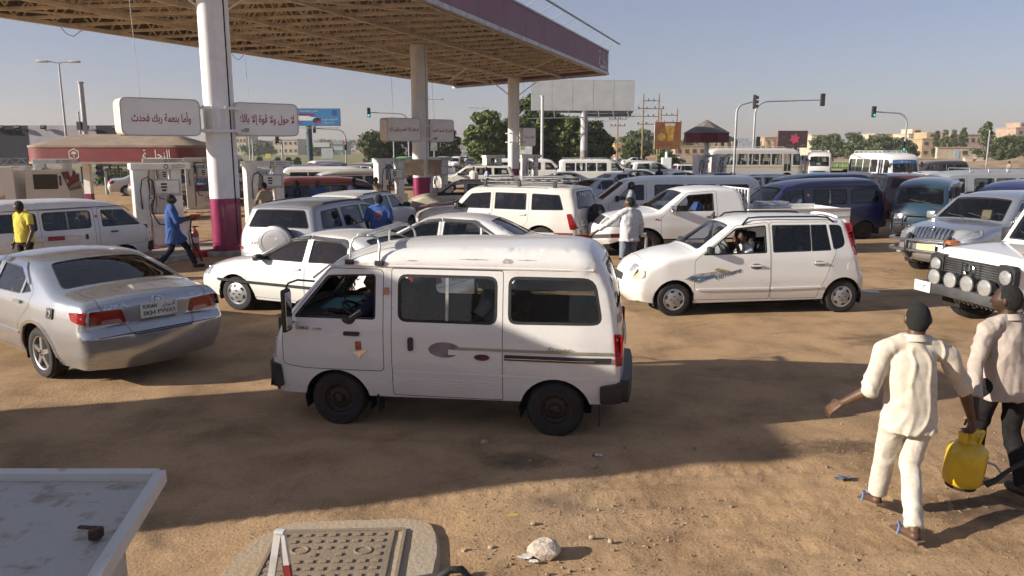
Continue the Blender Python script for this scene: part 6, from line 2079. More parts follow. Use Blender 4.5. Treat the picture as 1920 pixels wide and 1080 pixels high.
barrier((1.35, 16.7), (3.0, 17.1), .82, 'striped rail barrier touched by the man in the white shirt', 4)
barrier((.15, 17.3), (1.35, 17.0), .82, 'striped rail barrier behind the tail of the white estate', 3)
# low kiosk roofs
def kiosk(x0, x1, y0, y1, label):
 rt = empty('kiosk_roof', ((x0 + x1) / 2, (y0 + y1) / 2, 0), 0, label, 'kiosk')
 cx, cy = (x0 + x1) / 2, (y0 + y1) / 2
 a, b = (x1 - x0) / 2, (y1 - y0) / 2
 P = rpoly([(-a, -b), (a, -b), (a, b), (-a, b)], 1.0, 8)
 red = surf('kiosk_red', (.20, .030, .034), .5, var=.15, scale=1.0)
 tan = surf('kiosk_tan_roof', (.30, .225, .165), .8, var=.15, scale=1.5)
 n = len(P)
 q = MB(); q.add([(p[0], p[1], 2.16) for p in P] + [(p[0], p[1], 2.80) for p in P], [(i, (i + 1) % n, n + (i + 1) % n, n + i) for i in range(n)]); q.build('fascia', red, rt, 50)
 q = MB(); Q = inset(P, -.03)
 for z in (2.10, 2.84):
  q.add([(p[0], p[1], z - .05) for p in Q] + [(p[0], p[1], z + .05) for p in Q], [(i, (i + 1) % n, n + (i + 1) % n, n + i) for i in range(n)])
  q.add([(p[0], p[1], z + .05) for p in Q] + [(p[0] * .97, p[1] * .9, z + .05) for p in P], [(i, (i + 1) % n, n + (i + 1) % n, n + i) for i in range(n)])
 q.build('fascia_trim', tan, rt)
 # hipped tent roof
 h = 3.42
 q = MB(); ridge = [(-a + 1.5, 0, h), (a - 1.5, 0, h)]
 vs = [(p[0], p[1], 2.88) for p in P] + ridge
 fs = []
 for i in range(n):
  j = (i + 1) % n
  m = (P[i] + P[j]) / 2
  if m[0] < -a + 1.01 and True:
   fs.append((i, j, n))
  elif m[0] > a - 1.01:
   fs.append((i, j, n + 1))
  else:
   fs.append((i, j, n + 1, n) if m[1] < 0 else (i, j, n, n + 1))
 q.add(vs, fs); q.build('tent_roof', tan, rt)
 q = MB(); q.add([(p[0], p[1], 2.13) for p in P], [tuple(reversed(range(n)))]); q.build('soffit', M_COLW, rt)
 for px in (-a + 2.0, a - 2.6):
  q = MB(); q.box((px, -.2, 1.35), (.30, .28, 1.56)); q.build('post', M_COLW, rt)
  q = MB(); q.box((px, -.2, .30), (.308, .288, .60)); q.build('post_base', M_MAG, rt)
 M = Matrix.Translation((a - 1.6, -b - .012, 2.48)) @ Matrix(((1, 0, 0, 0), (0, 0, -1, 0), (0, 1, 0, 0), (0, 0, 0, 1)))
 text_on('lettering', arabic('النحلـــة'), M, M_WHITEINK, rt, height=.42, width=1.25, bold=.01)
 q = MB(); emblem(q, Matrix.Translation((-a + 2.45, -b - .012, 2.48)) @ Matrix(((1, 0, 0, 0), (0, 0, -1, 0), (0, 1, 0, 0), (0, 0, 0, 1))), .27); q.build('emblem', M_WHITEINK, rt)
 return rt
kiosk(-22.4, -14.6, 35.5, 39.5, 'low kiosk roof with red fascia, white lettering and tan tent top')
def hex_kiosk():
 c = (13.4, 54.0)
 rt = empty('kiosk_roof', (c[0], c[1], 0), .3, 'small many-sided kiosk roof with grey cone top and dark red fascia', 'kiosk')
 n = 8; r = 1.55
 P = [(r * math.cos(2 * math.pi * i / n), r * math.sin(2 * math.pi * i / n)) for i in range(n)]
 q = MB(); q.add([(p[0], p[1], 3.16) for p in P] + [(p[0], p[1], 3.82) for p in P], [(i, (i + 1) % n, n + (i + 1) % n, n + i) for i in range(n)] + [tuple(reversed(range(n)))]); q.build('fascia', surf('dull_red', (.14, .018, .022), .6, var=.2), rt)
 q = MB(); q.add([(p[0] * 1.06, p[1] * 1.06, 3.80) for p in P] + [(0, 0, 4.72)], [(i, (i + 1) % n, n) for i in range(n)] + [tuple(reversed(range(n)))]); q.build('cone_roof', surf('grey_roof', (.17, .145, .13), .8, var=.2), rt)
 q = MB(); q.lathe([(.16, 0), (.16, 3.17)], 14, Matrix.Translation((.25, .3, 0))); q.build('post', M_COLW, rt, 40)
 p = copy_tree(_pump); put(p, c[0] - .4, c[1] - .6, 40, .14); tag(p, 'white fuel pump under the small cone-topped kiosk roof', 'fuel pump', 'fuel pumps on the islands')
 p = copy_tree(_pump); put(p, c[0] + 1.0, c[1] - .2, 40, .14); tag(p, 'second white fuel pump under the small cone-topped kiosk roof', 'fuel pump', 'fuel pumps on the islands')
 island((c[0] + .3, c[1] - .3), 4.4, 1.4, 30, 'concrete pump island under the cone-topped kiosk roof')
hex_kiosk()
# people
def skin_mat(name, col):
 return surf(name, col, .5, var=.2, scale=14, spec=.4)
SKIN = skin_mat('dark_skin', (.055, .028, .017))
SKIN2 = skin_mat('brown_skin', (.11, .055, .032))
HAIR = surf('black_hair', (.010, .009, .008), .85, var=.4, scale=60, bump=.6, bscale=220)
def cloth(name, col, var=.10, col2=None, stretch=None, scale=18):
 return surf(name, col, .9, var=var, scale=scale, bump=.12, bscale=260, col2=col2, stretch=stretch, spec=.2)
def _frame(d):
 d = Vector(d).normalized()
 u = Vector((0, 0, 1)) if abs(d.z) < .9 else Vector((0, 1, 0))
 r = d.cross(u).normalized()
 return r, r.cross(d).normalized()
def capsule(mb, a, b, ra, rb, round_a=True, round_b=True, n=14, flat=1.0):
 a, b = Vector(a), Vector(b)
 d = (b - a); L = d.length; d.normalize()
 r, u = _frame(d)
 rows = []
 if round_a: rows += [(a - d * ra * math.sin(t), ra * math.cos(t)) for t in (1.45, 1.0, .5)]
 for k in range(5): rows.append((a.lerp(b, k / 4), ra + (rb - ra) * k / 4))
 if round_b: rows += [(b + d * rb * math.sin(t), rb * math.cos(t)) for t in (.5, 1.0, 1.45)]
 vs = [c + r * (math.cos(2 * math.pi * i / n) * q) + u * (math.sin(2 * math.pi * i / n) * q * flat) for c, q in rows for i in range(n)]
 m = len(rows)
 fs = [(j * n + i, j * n + (i + 1) % n, (j + 1) * n + (i + 1) % n, (j + 1) * n + i) for j in range(m - 1) for i in range(n)]
 fs += [tuple(reversed(range(n))), tuple(range((m - 1) * n, m * n))]
 mb.add(vs, fs)
def chain(mb, pts, rad, n=12):
 for i in range(len(pts) - 1):
  capsule(mb, pts[i], pts[i + 1], rad[i], rad[i + 1], n=n)
def loft(mb, rings, n=20):
 """rings: (centre, rx, ry, turn) stacked sections with flat ends"""
 vs = []
 for c, rx, ry, tw in rings:
  for i in range(n):
   t = 2 * math.pi * i / n
   x, y = rx * math.copysign(abs(math.cos(t)) ** .85, math.cos(t)), ry * math.copysign(abs(math.sin(t)) ** .85, math.sin(t))
   vs.append(Vector(c) + Vector((x * math.cos(tw) - y * math.sin(tw), x * math.sin(tw) + y * math.cos(tw), 0)))
 m = len(rings)
 fs = [(j * n + i, j * n + (i + 1) % n, (j + 1) * n + (i + 1) % n, (j + 1) * n + i) for j in range(m - 1) for i in range(n)]
 fs += [tuple(reversed(range(n))), tuple(range((m - 1) * n, m * n))]
 mb.add(vs, fs)
def ellipsoid(mb, c, r, M=None, n=16, fn=None):
 vs, fs = [], []
 rows = 11
 for j in range(rows):
  p = math.pi * (j + .15) / (rows - 1 + .3)
  for i in range(n):
   t = 2 * math.pi * i / n
   q = Vector((math.sin(p) * math.cos(t) * r[0], math.sin(p) * math.sin(t) * r[1], math.cos(p) * r[2]))
   if fn: q = fn(q)
   if M is not None: q = M @ q
   vs.append(Vector(c) + q)
 for j in range(rows - 1):
  for i in range(n): fs.append((j * n + i, (j + 1) * n + i, (j + 1) * n + (i + 1) % n, j * n + (i + 1) % n))
 fs += [tuple(range(n)), tuple(reversed(range((rows - 1) * n, rows * n)))]
 mb.add(vs, fs)
MELT = bpy.data.scenes.new('melt')
def melt(mb, name, mat, parent, voxel, smooth=2, fold=0.0, fscale=(9, 9, 3.2), seed=0, cut=None):
 """Fuses overlapping closed pieces into one continuous skin."""
 me = mb.mesh('tmp', mat)
 o = bpy.data.objects.new('tmp', me); MELT.collection.objects.link(o)
 md = o.modifiers.new('r', 'REMESH'); md.mode = 'VOXEL'; md.voxel_size = voxel; md.use_smooth_shade = True
 vl = MELT.view_layers[0]; vl.update(); dg = vl.depsgraph
 out = bpy.data.meshes.new_from_object(o.evaluated_get(dg), depsgraph=dg)
 bpy.data.objects.remove(o); bpy.data.meshes.remove(me)
 bm = bmesh.new(); bm.from_mesh(out)
 for _ in range(smooth): bmesh.ops.smooth_vert(bm, verts=bm.verts, factor=.5, use_axis_x=True, use_axis_y=True, use_axis_z=True)
 if fold:
  bm.normal_update()
  P = np.array([v.co[:] for v in bm.verts])
  wq = fbm(P * 2.2, 2, seed + 40)[:, None] * (.16, .16, .16)
  n1 = noise3((P + wq) * fscale, seed); n2 = noise3((P - wq) * np.array(fscale) * (1.7, 1.7, 1.3) + P[:, 2:3] * (3, -3, 0), seed + 3)
  h = fold * (np.clip(1 - np.abs(n1) * 2.4, -.25, 1) + .3 * np.clip(1 - np.abs(n2) * 2.6, -.2, 1))
  for v, k in zip(bm.verts, h): v.co += v.normal * float(max(k, -.002))
 if cut:
  for co, no in cut:
   bmesh.ops.bisect_plane(bm, geom=bm.verts[:] + bm.edges[:] + bm.faces[:], plane_co=co, plane_no=no, clear_outer=True)
 bm.to_mesh(out); bm.free()
 out.materials.clear(); out.materials.append(mat)
 out.shade_smooth()
 out.name = name
 return link(name, out, parent)
STAND = dict(pelvis=(0, 0, .95), chest=(0, 0, 1.26), neck=(0, -.005, 1.45), head=(0, .02, 1.60), sl=(-.185, 0, 1.395), sr=(.185, 0, 1.395), el=(-.235, -.03, 1.12), er=(.235, -.03, 1.12), wl=(-.245, .05, .87), wr=(.245, .05, .87),
    hl=(-.095, 0, .90), hr=(.095, 0, .90), kl=(-.105, .03, .50), kr=(.105, .03, .50), al=(-.11, -.02, .09), ar=(.11, -.02, .09), tl=(-.125, .13, .035), tr=(.125, .13, .035), yaw=0.0, pitch=0.0)
def hand(mb, wrist, elbow, side, curl=.5, detail=True, point=None):
 """Palm with four fingers of different length and a thumb from the side of the palm."""
 w = Vector(wrist)
 d = (w - Vector(elbow)).normalized() if point is None else Vector(point).normalized()
 out = Vector((side, 0, 0))
 nrm = (out - d * out.dot(d)).normalized()          # back of the hand looks outwards
 fwd = nrm.cross(d) * (1 if side > 0 else -1)       # thumb side, towards the front
 if fwd.y < 0: fwd = -fwd
 p = w + d * .045
 if not detail:
  capsule(mb, w, w + d * .13, .030, .026, n=10); capsule(mb, p + fwd * .03, p + fwd * .05 + d * .04, .012, .010, n=8)
  return
 for k in (-1, -.33, .33, 1):
  capsule(mb, w + fwd * k * .012, w + d * .085 + fwd * k * .032, .017, .0135, n=10)
 L = (.070, .080, .075, .058)
 for i, k in enumerate((1, .35, -.35, -1)):
  b = w + d * .088 + fwd * k * .034
  a1, a2 = curl * .9, curl * 1.8
  q = b + (d * math.cos(a1) - nrm * math.sin(a1)) * L[i] * .5 + fwd * k * .004
  e = q + (d * math.cos(a2) - nrm * math.sin(a2)) * L[i] * .5 + fwd * k * .003
  chain(mb, [b, q, e], [.0105, .0095, .008], 8)
 b = w + d * .03 + fwd * .03
 q = b + (d * .6 + fwd * .7 - nrm * .25) * .045
 chain(mb, [b, q, q + (d * .9 + fwd * .1 - nrm * .4) * .035], [.014, .0115, .009], 8)
def person(loc, rz, label, J=None, wear=None, voxel=.014, group=None, skin=None, seat=False, sleeve=1.0, hem=None, scale=(1, 1, 1), curl=(.5, .5), detail=False, long_hem=0.0, collar=True, hair=True, cap=None, shoes='shoe', seed=0, grip=None, z=0.0, headyaw=0.0, slim=1.0):
 j = dict(STAND); j.update(J or {})
 g = lambda k: Vector(j[k])
 w = dict(shirt=None, trousers=None, shoe=M_RUBBER); w.update(wear or {})
 rt = empty('person', (loc[0], loc[1], z), rz, label, 'person', group)
 rt.scale = scale
 sk = skin or SKIN
 yaw = j['yaw']
 pel, che, nek, hed = g('pelvis'), g('chest'), g('neck'), g('head')
 up = (nek - pel).normalized()
 Mh = Matrix.Rotation(yaw + headyaw, 3, 'Z') @ Matrix.Rotation(j['pitch'], 3, 'X')
 # --- body: one continuous skin
 mb = MB()
 jaw = lambda q: Vector((q.x * (1 - .26 * max(0, -q.z / .12) ** 1.3), q.y * (1 - .10 * max(0, -q.z / .12)) + (.010 if q.z < 0 and q.y > 0 else 0), q.z))
 ellipsoid(mb, hed, (.074, .095, .118), Mh, 18, jaw)
 capsule(mb, hed + Mh @ Vector((0, .088, .010)), hed + Mh @ Vector((0, .108, -.022)), .009, .015, n=8)      # nose
 capsule(mb, hed + Mh @ Vector((-.018, .088, -.056)), hed + Mh @ Vector((.018, .088, -.056)), .011, .011, n=8)  # lips
 for sx in (-1, 1): ellipsoid(mb, hed + Mh @ Vector((sx * .078, -.008, -.005)), (.010, .020, .032), Mh, 10)    # ears
 capsule(mb, nek - up * .06, hed + Mh @ Vector((0, -.015, -.05)), .062, .054)
 loft(mb, [(pel - Vector((0, 0, .10)), .13, .095, yaw), (pel, .13, .098, yaw), (pel.lerp(che, .5), .135, .095, yaw), (che, .155, .105, yaw), (nek - up * .04, .10, .075, yaw), (nek + up * .01, .06, .06, yaw)])
 hv = SKIN
 for s, sd in (('l', -1), ('r', 1)):
  S, E, Wr = g('s' + s), g('e' + s), g('w' + s)
  chain(mb, [nek.lerp(S, .4), S, S.lerp(E, .5), E, E.lerp(Wr, .4), Wr], [.050, .046, .044, .040, .039, .027])
  hand(mb, Wr, E, sd, curl[0 if s == 'l' else 1], detail, None if not grip else grip.get(s))
  H, K, A, T = g('h' + s), g('k' + s), g('a' + s), g('t' + s)
  if not seat:
   chain(mb, [H, H.lerp(K, .5), K, K.lerp(A, .35), A], [.078, .068, .052, .050, .038])
   chain(mb, [A + Vector((0, -.01, -.035)), A.lerp(T, .5) + Vector((0, 0, -.01)), T], [.038, .036, .030])
  else:
   chain(mb, [H, K, A], [.085, .058, .04])
 melt(mb, 'body', sk, rt, voxel, 2)
 # --- hair
 if hair:
  mb = MB()
  ellipsoid(mb, hed + Mh @ Vector((0, -.012, .008)), (.0768, .0955, .1135), Mh, 18)
  melt(mb, 'hair', HAIR, rt, max(voxel * .8, .007), 1, .0015, (60, 60, 60), 3, cut=[(hed + Mh @ Vector((0, .030, .010)), Mh @ Vector((0, .80, -.60))), (hed + Mh @ Vector((0, -.05, -.078)), Mh @ Vector((0, -.25, -1)))])
 if cap:
  mb = MB(); ellipsoid(mb, hed + Mh @ Vector((0, -.004, .035)), (.086, .104, .095), Mh, 18)
  melt(mb, 'cap', cap, rt, max(voxel * .8, .008), 1, cut=[(hed + Mh @ Vector((0, 0, .02)), Mh @ Vector((0, 0, -1)))])
 for sx in (-1, 1):
  q = MB(); ellipsoid(q, hed + Mh @ Vector((sx * .031, .071, .014)), (.012, .012, .007), Mh, 8); q.build('eye', surf('eye_white', (.5, .48, .44), .3, var=.1), rt, 60)
 # --- shirt
 if w['shirt']:
  mb = MB()
  hz = hem if hem is not None else pel.z - .06
  low = Vector((pel.x, pel.y, hz))
  loft(mb, [(low, .185 * slim + long_hem, .145 + long_hem * .6, yaw), (low.lerp(pel, .5) if hz < pel.z else low + Vector((0, 0, .01)), .18 * slim, .14, yaw), (pel.lerp(che, .35), .178 * slim, .135, yaw), (pel.lerp(che, .75), .19 * slim, .135, yaw), (che + up * .06, .185 * slim, .125, yaw), (nek - up * .055, .135, .09, yaw), (nek + up * .012, .072, .070, yaw)])
  if hz < pel.z - .25 and not seat:
   for s in 'lr':
    H, K = g('h' + s), g('k' + s); capsule(mb, H, H.lerp(K, min(.9, (H.z - hz) / max(.1, H.z - K.z))), .128, .122, True, False)
  for s, sd in (('l', -1), ('r', 1)):
   S, E, Wr = g('s' + s), g('e' + s), g('w' + s)
   chain(mb, [nek.lerp(S, .30), S + Vector((0, 0, -.008))], [.070, .063])
   if sleeve <= 1.0:
    e = S.lerp(E, sleeve)
    capsule(mb, S + Vector((0, 0, -.008)), e, .062, .060, True, False)
   else:
    capsule(mb, S + Vector((0, 0, -.008)), E, .062, .057); capsule(mb, E, E.lerp(Wr, sleeve - 1), .056, .046, True, False)
  melt(mb, 'shirt', w['shirt'], rt, max(voxel, .009), 2, .0095, (10, 10, 3.0), seed=seed)
  if collar:
   mb = MB(); n = 18
   pts = []
   for i in range(n):
    t = 2 * math.pi * i / n
    pts.append(nek + up * .006 + Matrix.Rotation(yaw, 3, 'Z') @ Vector((.074 * math.cos(t), .074 * math.sin(t), -.015 * math.sin(t))))
   vs = [p for p in pts] + [p + (Vector((p.x - nek.x, p.y - nek.y, 0)) * -.05) + up * .038 for p in pts] + [p + Vector((p.x - nek.x, p.y - nek.y, 0)) * .28 - up * .006 for p in pts]
   mb.add(vs, [(i, (i + 1) % n, n + (i + 1) % n, n + i) for i in range(n)] + [(n + i, n + (i + 1) % n, 2 * n + (i + 1) % n, 2 * n + i) for i in range(n)])
   mb.build('collar', w['shirt'], rt, 60)
 # --- trousers
 if w['trousers']:
  mb = MB()
  loft(mb, [(pel - Vector((0, 0, .13)), .145 * slim, .115, yaw), (pel - Vector((0, 0, .04)), .158 * slim, .120, yaw), (pel + Vector((0, 0, .09)), .145 * slim, .108, yaw)])
  for s in 'lr':
   H, K, A = g('h' + s), g('k' + s), g('a' + s)
   capsule(mb, H + Vector((0, 0, -.02)), K, .090, .064)
   e = K.lerp(A, .96)
   capsule(mb, K, e, .065, .060, True, False)
  melt(mb, 'trousers', w['trousers'], rt, max(voxel, .009), 2, .0075, (9, 9, 7), seed + 9)
 # --- footwear
 if not seat:
  for s in 'lr':
   A, T = g('a' + s), g('t' + s)
   d = (T - A); d = Vector((d.x, d.y, d.z + .045)).normalized() if True else d
   r_, u_ = _frame(d)
   heel, toe = A + Vector((0, 0, -.07)) - d * .06, T + Vector((0, 0, -.012)) + d * .05
   ax = (toe - heel).normalized(); r_, u_ = _frame(ax)
   q = MB()
   if shoes == 'shoe':
    capsule(q, heel + ax * .045 + u_ * .035, toe - ax * .04 + u_ * .028, .046, .040, n=10); q.build('shoe', w['shoe'], rt, 60)
   else:
    L = (toe - heel).length
    pr = [(-.005, .034), (L * .3, .030), (L * .7, .044), (L * .95, .034), (L + .01, .012)]
    P = [(a, b) for a, b in pr] + [(a, -b) for a, b in pr[::-1]]
    M = Matrix((( ax.x, r_.x, u_.x), (ax.y, r_.y, u_.y), (ax.z, r_.z, u_.z)))
    q.prism(P, -.012, .010, M); q.v = [tuple(Vector(v) + heel) for v in q.v]; q.build('sandal', w['shoe'], rt)
    q = MB(); c = heel + ax * L * .62
    q.tube([c - r_ * .045, c - r_ * .03 + u_ * .055, c + ax * .05 + u_ * .062, c + r_ * .03 + u_ * .055, c + r_ * .045], .009, 6); q.build('strap', surf('blue_strap', (.10, .16, .30), .6), rt, 50)
 return rt
# trees
LEAF = [surf('leaf_%s' % n, c, .7, var=.35, scale=1.2, spec=.3) for n, c in (('bright', (.150, .195, .040)), ('mid', (.085, .125, .028)), ('dark', (.045, .072, .020)))]
LEAF_DRY = surf('leaf_dusty', (.115, .125, .055), .8, var=.35, scale=1.2)
BARK = surf('bark', (.12, .085, .055), .95, var=.35, scale=6, bump=.5)
def tree(loc, H, Rw, label, n=2600, leaf=.22, trunk=.22, kind='round', cat='tree', group=None, seed=0, mats=None, base=.16):
 rnd = np.random.default_rng(seed); n = int(n * 1.9); leaf *= 1.12
 rt = empty('tree' if cat == 'tree' else 'bush', loc, 0, label, cat, group)
 zc0 = H * base
 # limbs
 q = MB()
 tips = []
 nl = 7
 q.bar((0, 0, -.1), (rnd.normal(0, .1), rnd.normal(0, .1), H * .42), trunk, n=8, w2=trunk * .55)
 for k in range(nl):
  a = 2 * math.pi * k / nl + rnd.normal(0, .3)
  z0 = H * (base + .25 * rnd.random())
  e = Vector((math.cos(a) * Rw * rnd.uniform(.45, .85), math.sin(a) * Rw * rnd.uniform(.45, .85), H * rnd.uniform(.45, .85)))
  q.bar((0, 0, z0), e * .6 + Vector((0, 0, z0 * .3)), trunk * .42, n=6, w2=trunk * .25, cap=False)
  q.bar(e * .6 + Vector((0, 0, z0 * .3)), e, trunk * .25, n=5, w2=trunk * .1, cap=False)
 q.build('trunk', BARK, rt, 50)
 # clumps, then leaf-sized faces round each clump
 nc = 60
 C = []
 for k in range(nc):
  t = rnd.random()
  z = zc0 + (H - zc0) * (t ** .85)
  f = (z - zc0) / (H - zc0)
  if kind == 'round': r = Rw * math.sqrt(max(0, 1 - (2 * f - .85) ** 2 / 1.5)) * (1.0 if f > .12 else .75)
  elif kind == 'spire': r = Rw * (1 - f) ** .8 * 1.05 + .1
  else: r = Rw * math.sqrt(max(0.02, 1 - (1.4 * f - .35) ** 2))
  a = rnd.uniform(0, 2 * math.pi); rr = r * rnd.random() ** .38
  C.append((math.cos(a) * rr * rnd.uniform(.85, 1.12), math.sin(a) * rr, z, Rw * rnd.uniform(.20, .40)))
 C = np.array(C)
 idx = rnd.integers(0, nc, n)
 d = rnd.normal(size=(n, 3)); d /= np.linalg.norm(d, axis=1)[:, None]
 rad = C[idx, 3] * rnd.random(n) ** .45
 P = C[idx, :3] + d * rad[:, None] * (1, 1, .8)
 P = P[P[:, 2] > H * .05]
 n = len(P)
 nrm = d[:n] + rnd.normal(size=(n, 3)) * .7 + (0, 0, .35); nrm /= np.linalg.norm(nrm, axis=1)[:, None]
 u = np.cross(nrm, rnd.normal(size=(n, 3))); u /= np.linalg.norm(u, axis=1)[:, None]
 v = np.cross(nrm, u)
 s = leaf * rnd.uniform(.55, 1.25, n)[:, None]
 V = np.stack([P - u * s, P - v * s * .45, P + u * s, P + v * s * .45], 1).reshape(-1, 3)
 F = np.arange(4 * n).reshape(-1, 4)
 me = bpy.data.meshes.new('crown')
 me.from_pydata(V.tolist(), [], F.tolist())
 for m in (mats or LEAF): me.materials.append(m)
 mi = (idx[:n] + (rnd.random(n) * 1.6).astype(int)) % 3
 me.polygons.foreach_set('material_index', mi.astype(np.int32))
 me.update()
 link('crown', me, rt)
 return rt
def tree_px(px, top, Y, wpx, label, **k):
 p = at_y(px, top, Y)
 return tree((p.x, Y, 0), p.z, wpx / 2 / CAM_F * Y, label, seed=int(px), **k)
GT = 'big trees behind the white billboard'
tree_px(912, 214, 104, 78, 'leafy green tree at the near end of the big clump', n=4200, leaf=.26, group=GT)
tree_px(950, 236, 108, 66, 'shorter bushy tree behind the farthest column', n=3000, leaf=.26, group=GT)
tree_px(998, 182, 108, 72, 'tallest tree of the clump, just beside the farthest column', n=4600, leaf=.26, group=GT)
tree_px(1036, 214, 112, 84, 'dense dark tree under the white billboard', n=4400, leaf=.26, group=GT)
tree_px(1076, 222, 106, 66, 'bright-topped tree just before the billboard pole', n=3600, leaf=.25, group=GT)
tree_px(1112, 232, 110, 60, 'tree just past the billboard pole, lit on its crown', n=3400, leaf=.25, group=GT)
tree_px(1132, 252, 116, 40, 'lowest tree at the far end of the big clump', n=1800, leaf=.25, group=GT)
tree_px(975, 222, 114, 80, 'broad tree filling the gap behind the farthest column', n=3600, leaf=.28, group=GT)
tree_px(1060, 246, 116, 110, 'wide low tree at the back of the big clump', n=3600, leaf=.3, group=GT)
tree_px(930, 246, 112, 90, 'wide low tree at the front foot of the big clump', n=3200, leaf=.28, group=GT)
GL = 'trees behind the middle column'
tree_px(700, 250, 112, 56, 'thin-leaved tree with sky showing through it, by the traffic light arm', n=1500, leaf=.24, group=GL, mats=[LEAF[1], LEAF_DRY, LEAF[2]])
tree_px(742, 258, 116, 90, 'wide dark tree behind the stained sign box', n=3200, leaf=.27, group=GL, mats=[LEAF[2], LEAF[1], LEAF[2]])
tree_px(800, 262, 120, 70, 'dark tree just past the middle column', n=2600, leaf=.27, group=GL, mats=[LEAF[2], LEAF[1], LEAF[2]])
tree_px(838, 246, 118, 50, 'rounded tree at the edge of the avenue', n=2400, leaf=.26, group=GL, mats=[LEAF[1], LEAF[2], LEAF[2]])
tree_px(1189, 268, 150, 46, 'round green bush on the roadside lawn', n=1400, leaf=.28, trunk=.12, cat='bush', base=.03)
tree_px(1250, 286, 120, 34, 'low green bush under the drink billboard', n=900, leaf=.25, trunk=.1, cat='bush', base=.03)
tree_px(1200, 246, 240, 62, 'wide dark tree far off above the market sheds', n=1400, leaf=.5, trunk=.3)
tree_px(1242, 250, 236, 36, 'tall dark tree far off behind the drink billboard', n=900, leaf=.5, trunk=.3)
for i, (px, top, Y, w, kd) in enumerate(((1286, 253, 300, 26, 'round'), (1352, 249, 290, 22, 'round'), (1372, 250, 290, 26, 'round'), (1540, 250, 235, 40, 'round'), (1562, 246, 225, 44, 'round'), (1600, 244, 220, 54, 'round'), (1648, 248, 215, 58, 'round'), (1690, 252, 218, 44, 'round'), (1702, 262, 205, 40, 'round'),
          (1758, 238, 250, 16, 'spire'), (1774, 236, 245, 22, 'spire'), (1790, 236, 250, 22, 'spire'), (1808, 234, 240, 26, 'spire'), (1853, 224, 205, 46, 'spire'), (1880, 252, 190, 44, 'round'), (1905, 248, 200, 50, 'round'), (1935, 250, 200, 60, 'round'))):
 where = ['beside the cream wall tops', 'above the long tan wall', 'just past the tan wall', 'next to the dark flower billboard', 'second from the dark flower billboard', 'in the middle of the roadside row', 'behind the tall bus', 'by the traffic light pole', 'low down before the cream houses', 'slim, first of the four by the houses', 'slim, second of the four by the houses', 'slim, third of the four by the houses', 'slim, last of the four by the houses', 'pointed and tallest, past the cream houses', 'low and round past the lamp pole', 'dense at the edge of the earth mound', 'at the end of the row'][i]
 tree_px(px, top + 8, Y, w * .92, 'dusty green far tree, ' + where, n=1300 if kd == 'round' else 900, leaf=.42, kind=kd, group='trees beyond the sand lot', mats=[LEAF_DRY, LEAF[1], LEAF[2]], base=.06)
for i, px in enumerate((486, 520, 541, 557)):
 tree_px(px, 296 + (i == 0) * -1, 128, 13, ['clipped round bush, first in the kerbside row', 'clipped round bush, second in the kerbside row', 'clipped round bush, third in the kerbside row', 'clipped round bush, last in the kerbside row'][i], n=700, leaf=.12, trunk=.05, cat='bush', base=.02, group='clipped bushes along the kerb', mats=[LEAF[1], LEAF[2], LEAF[1]])
tree_px(485, 268, 330, 60, 'low spreading tree far off beyond the lawn', n=900, leaf=.6, mats=[LEAF_DRY, LEAF[1], LEAF[2]], base=.05)
tree_px(600, 272, 320, 50, 'bushy tree far off behind the traffic light', n=900, leaf=.6, mats=[LEAF_DRY, LEAF[1], LEAF[2]], base=.05)
tree_px(215, 318, 60, 60, 'green hedge shrub behind the parked dark saloon', n=1500, leaf=.12, cat='bush', base=.02, trunk=.05)
tree_px(275, 316, 62, 50, 'small green shrub by the mesh fence', n=1200, leaf=.12, cat='bush', base=.02, trunk=.05)
# the far belt of trees reads as one mass
def far_belt():
 rnd = np.random.default_rng(5)
 n = 9000
 x = rnd.uniform(-520, 620, n)
 h = 7.5 + 4.0 * fbm(np.stack([x * .03, x * 0, x * 0], 1), 4, 3)
 P = np.stack([x, 640 + rnd.uniform(-25, 25, n), np.maximum(.5, h * rnd.random(n) ** .6)], 1)
 nr = rnd.normal(size=(n, 3)); nr /= np.linalg.norm(nr, axis=1)[:, None]
 u = np.cross(nr, rnd.normal(size=(n, 3))); u /= np.linalg.norm(u, axis=1)[:, None]
 v = np.cross(nr, u); s = rnd.uniform(.8, 2.2, n)[:, None]
 V = np.stack([P - u * s, P - v * s * .6, P + u * s, P + v * s * .6], 1).reshape(-1, 3)
 me = bpy.data.meshes.new('treeline'); me.from_pydata(V.tolist(), [], np.arange(4 * n).reshape(-1, 4).tolist())
 for m in (LEAF_DRY, LEAF[2]): me.materials.append(m)
 me.polygons.foreach_set('material_index', rnd.integers(0, 2, n).astype(np.int32)); me.update()
 tag(link('treeline', me), 'distant belt of trees along the horizon', None, None, 'stuff')
far_belt()
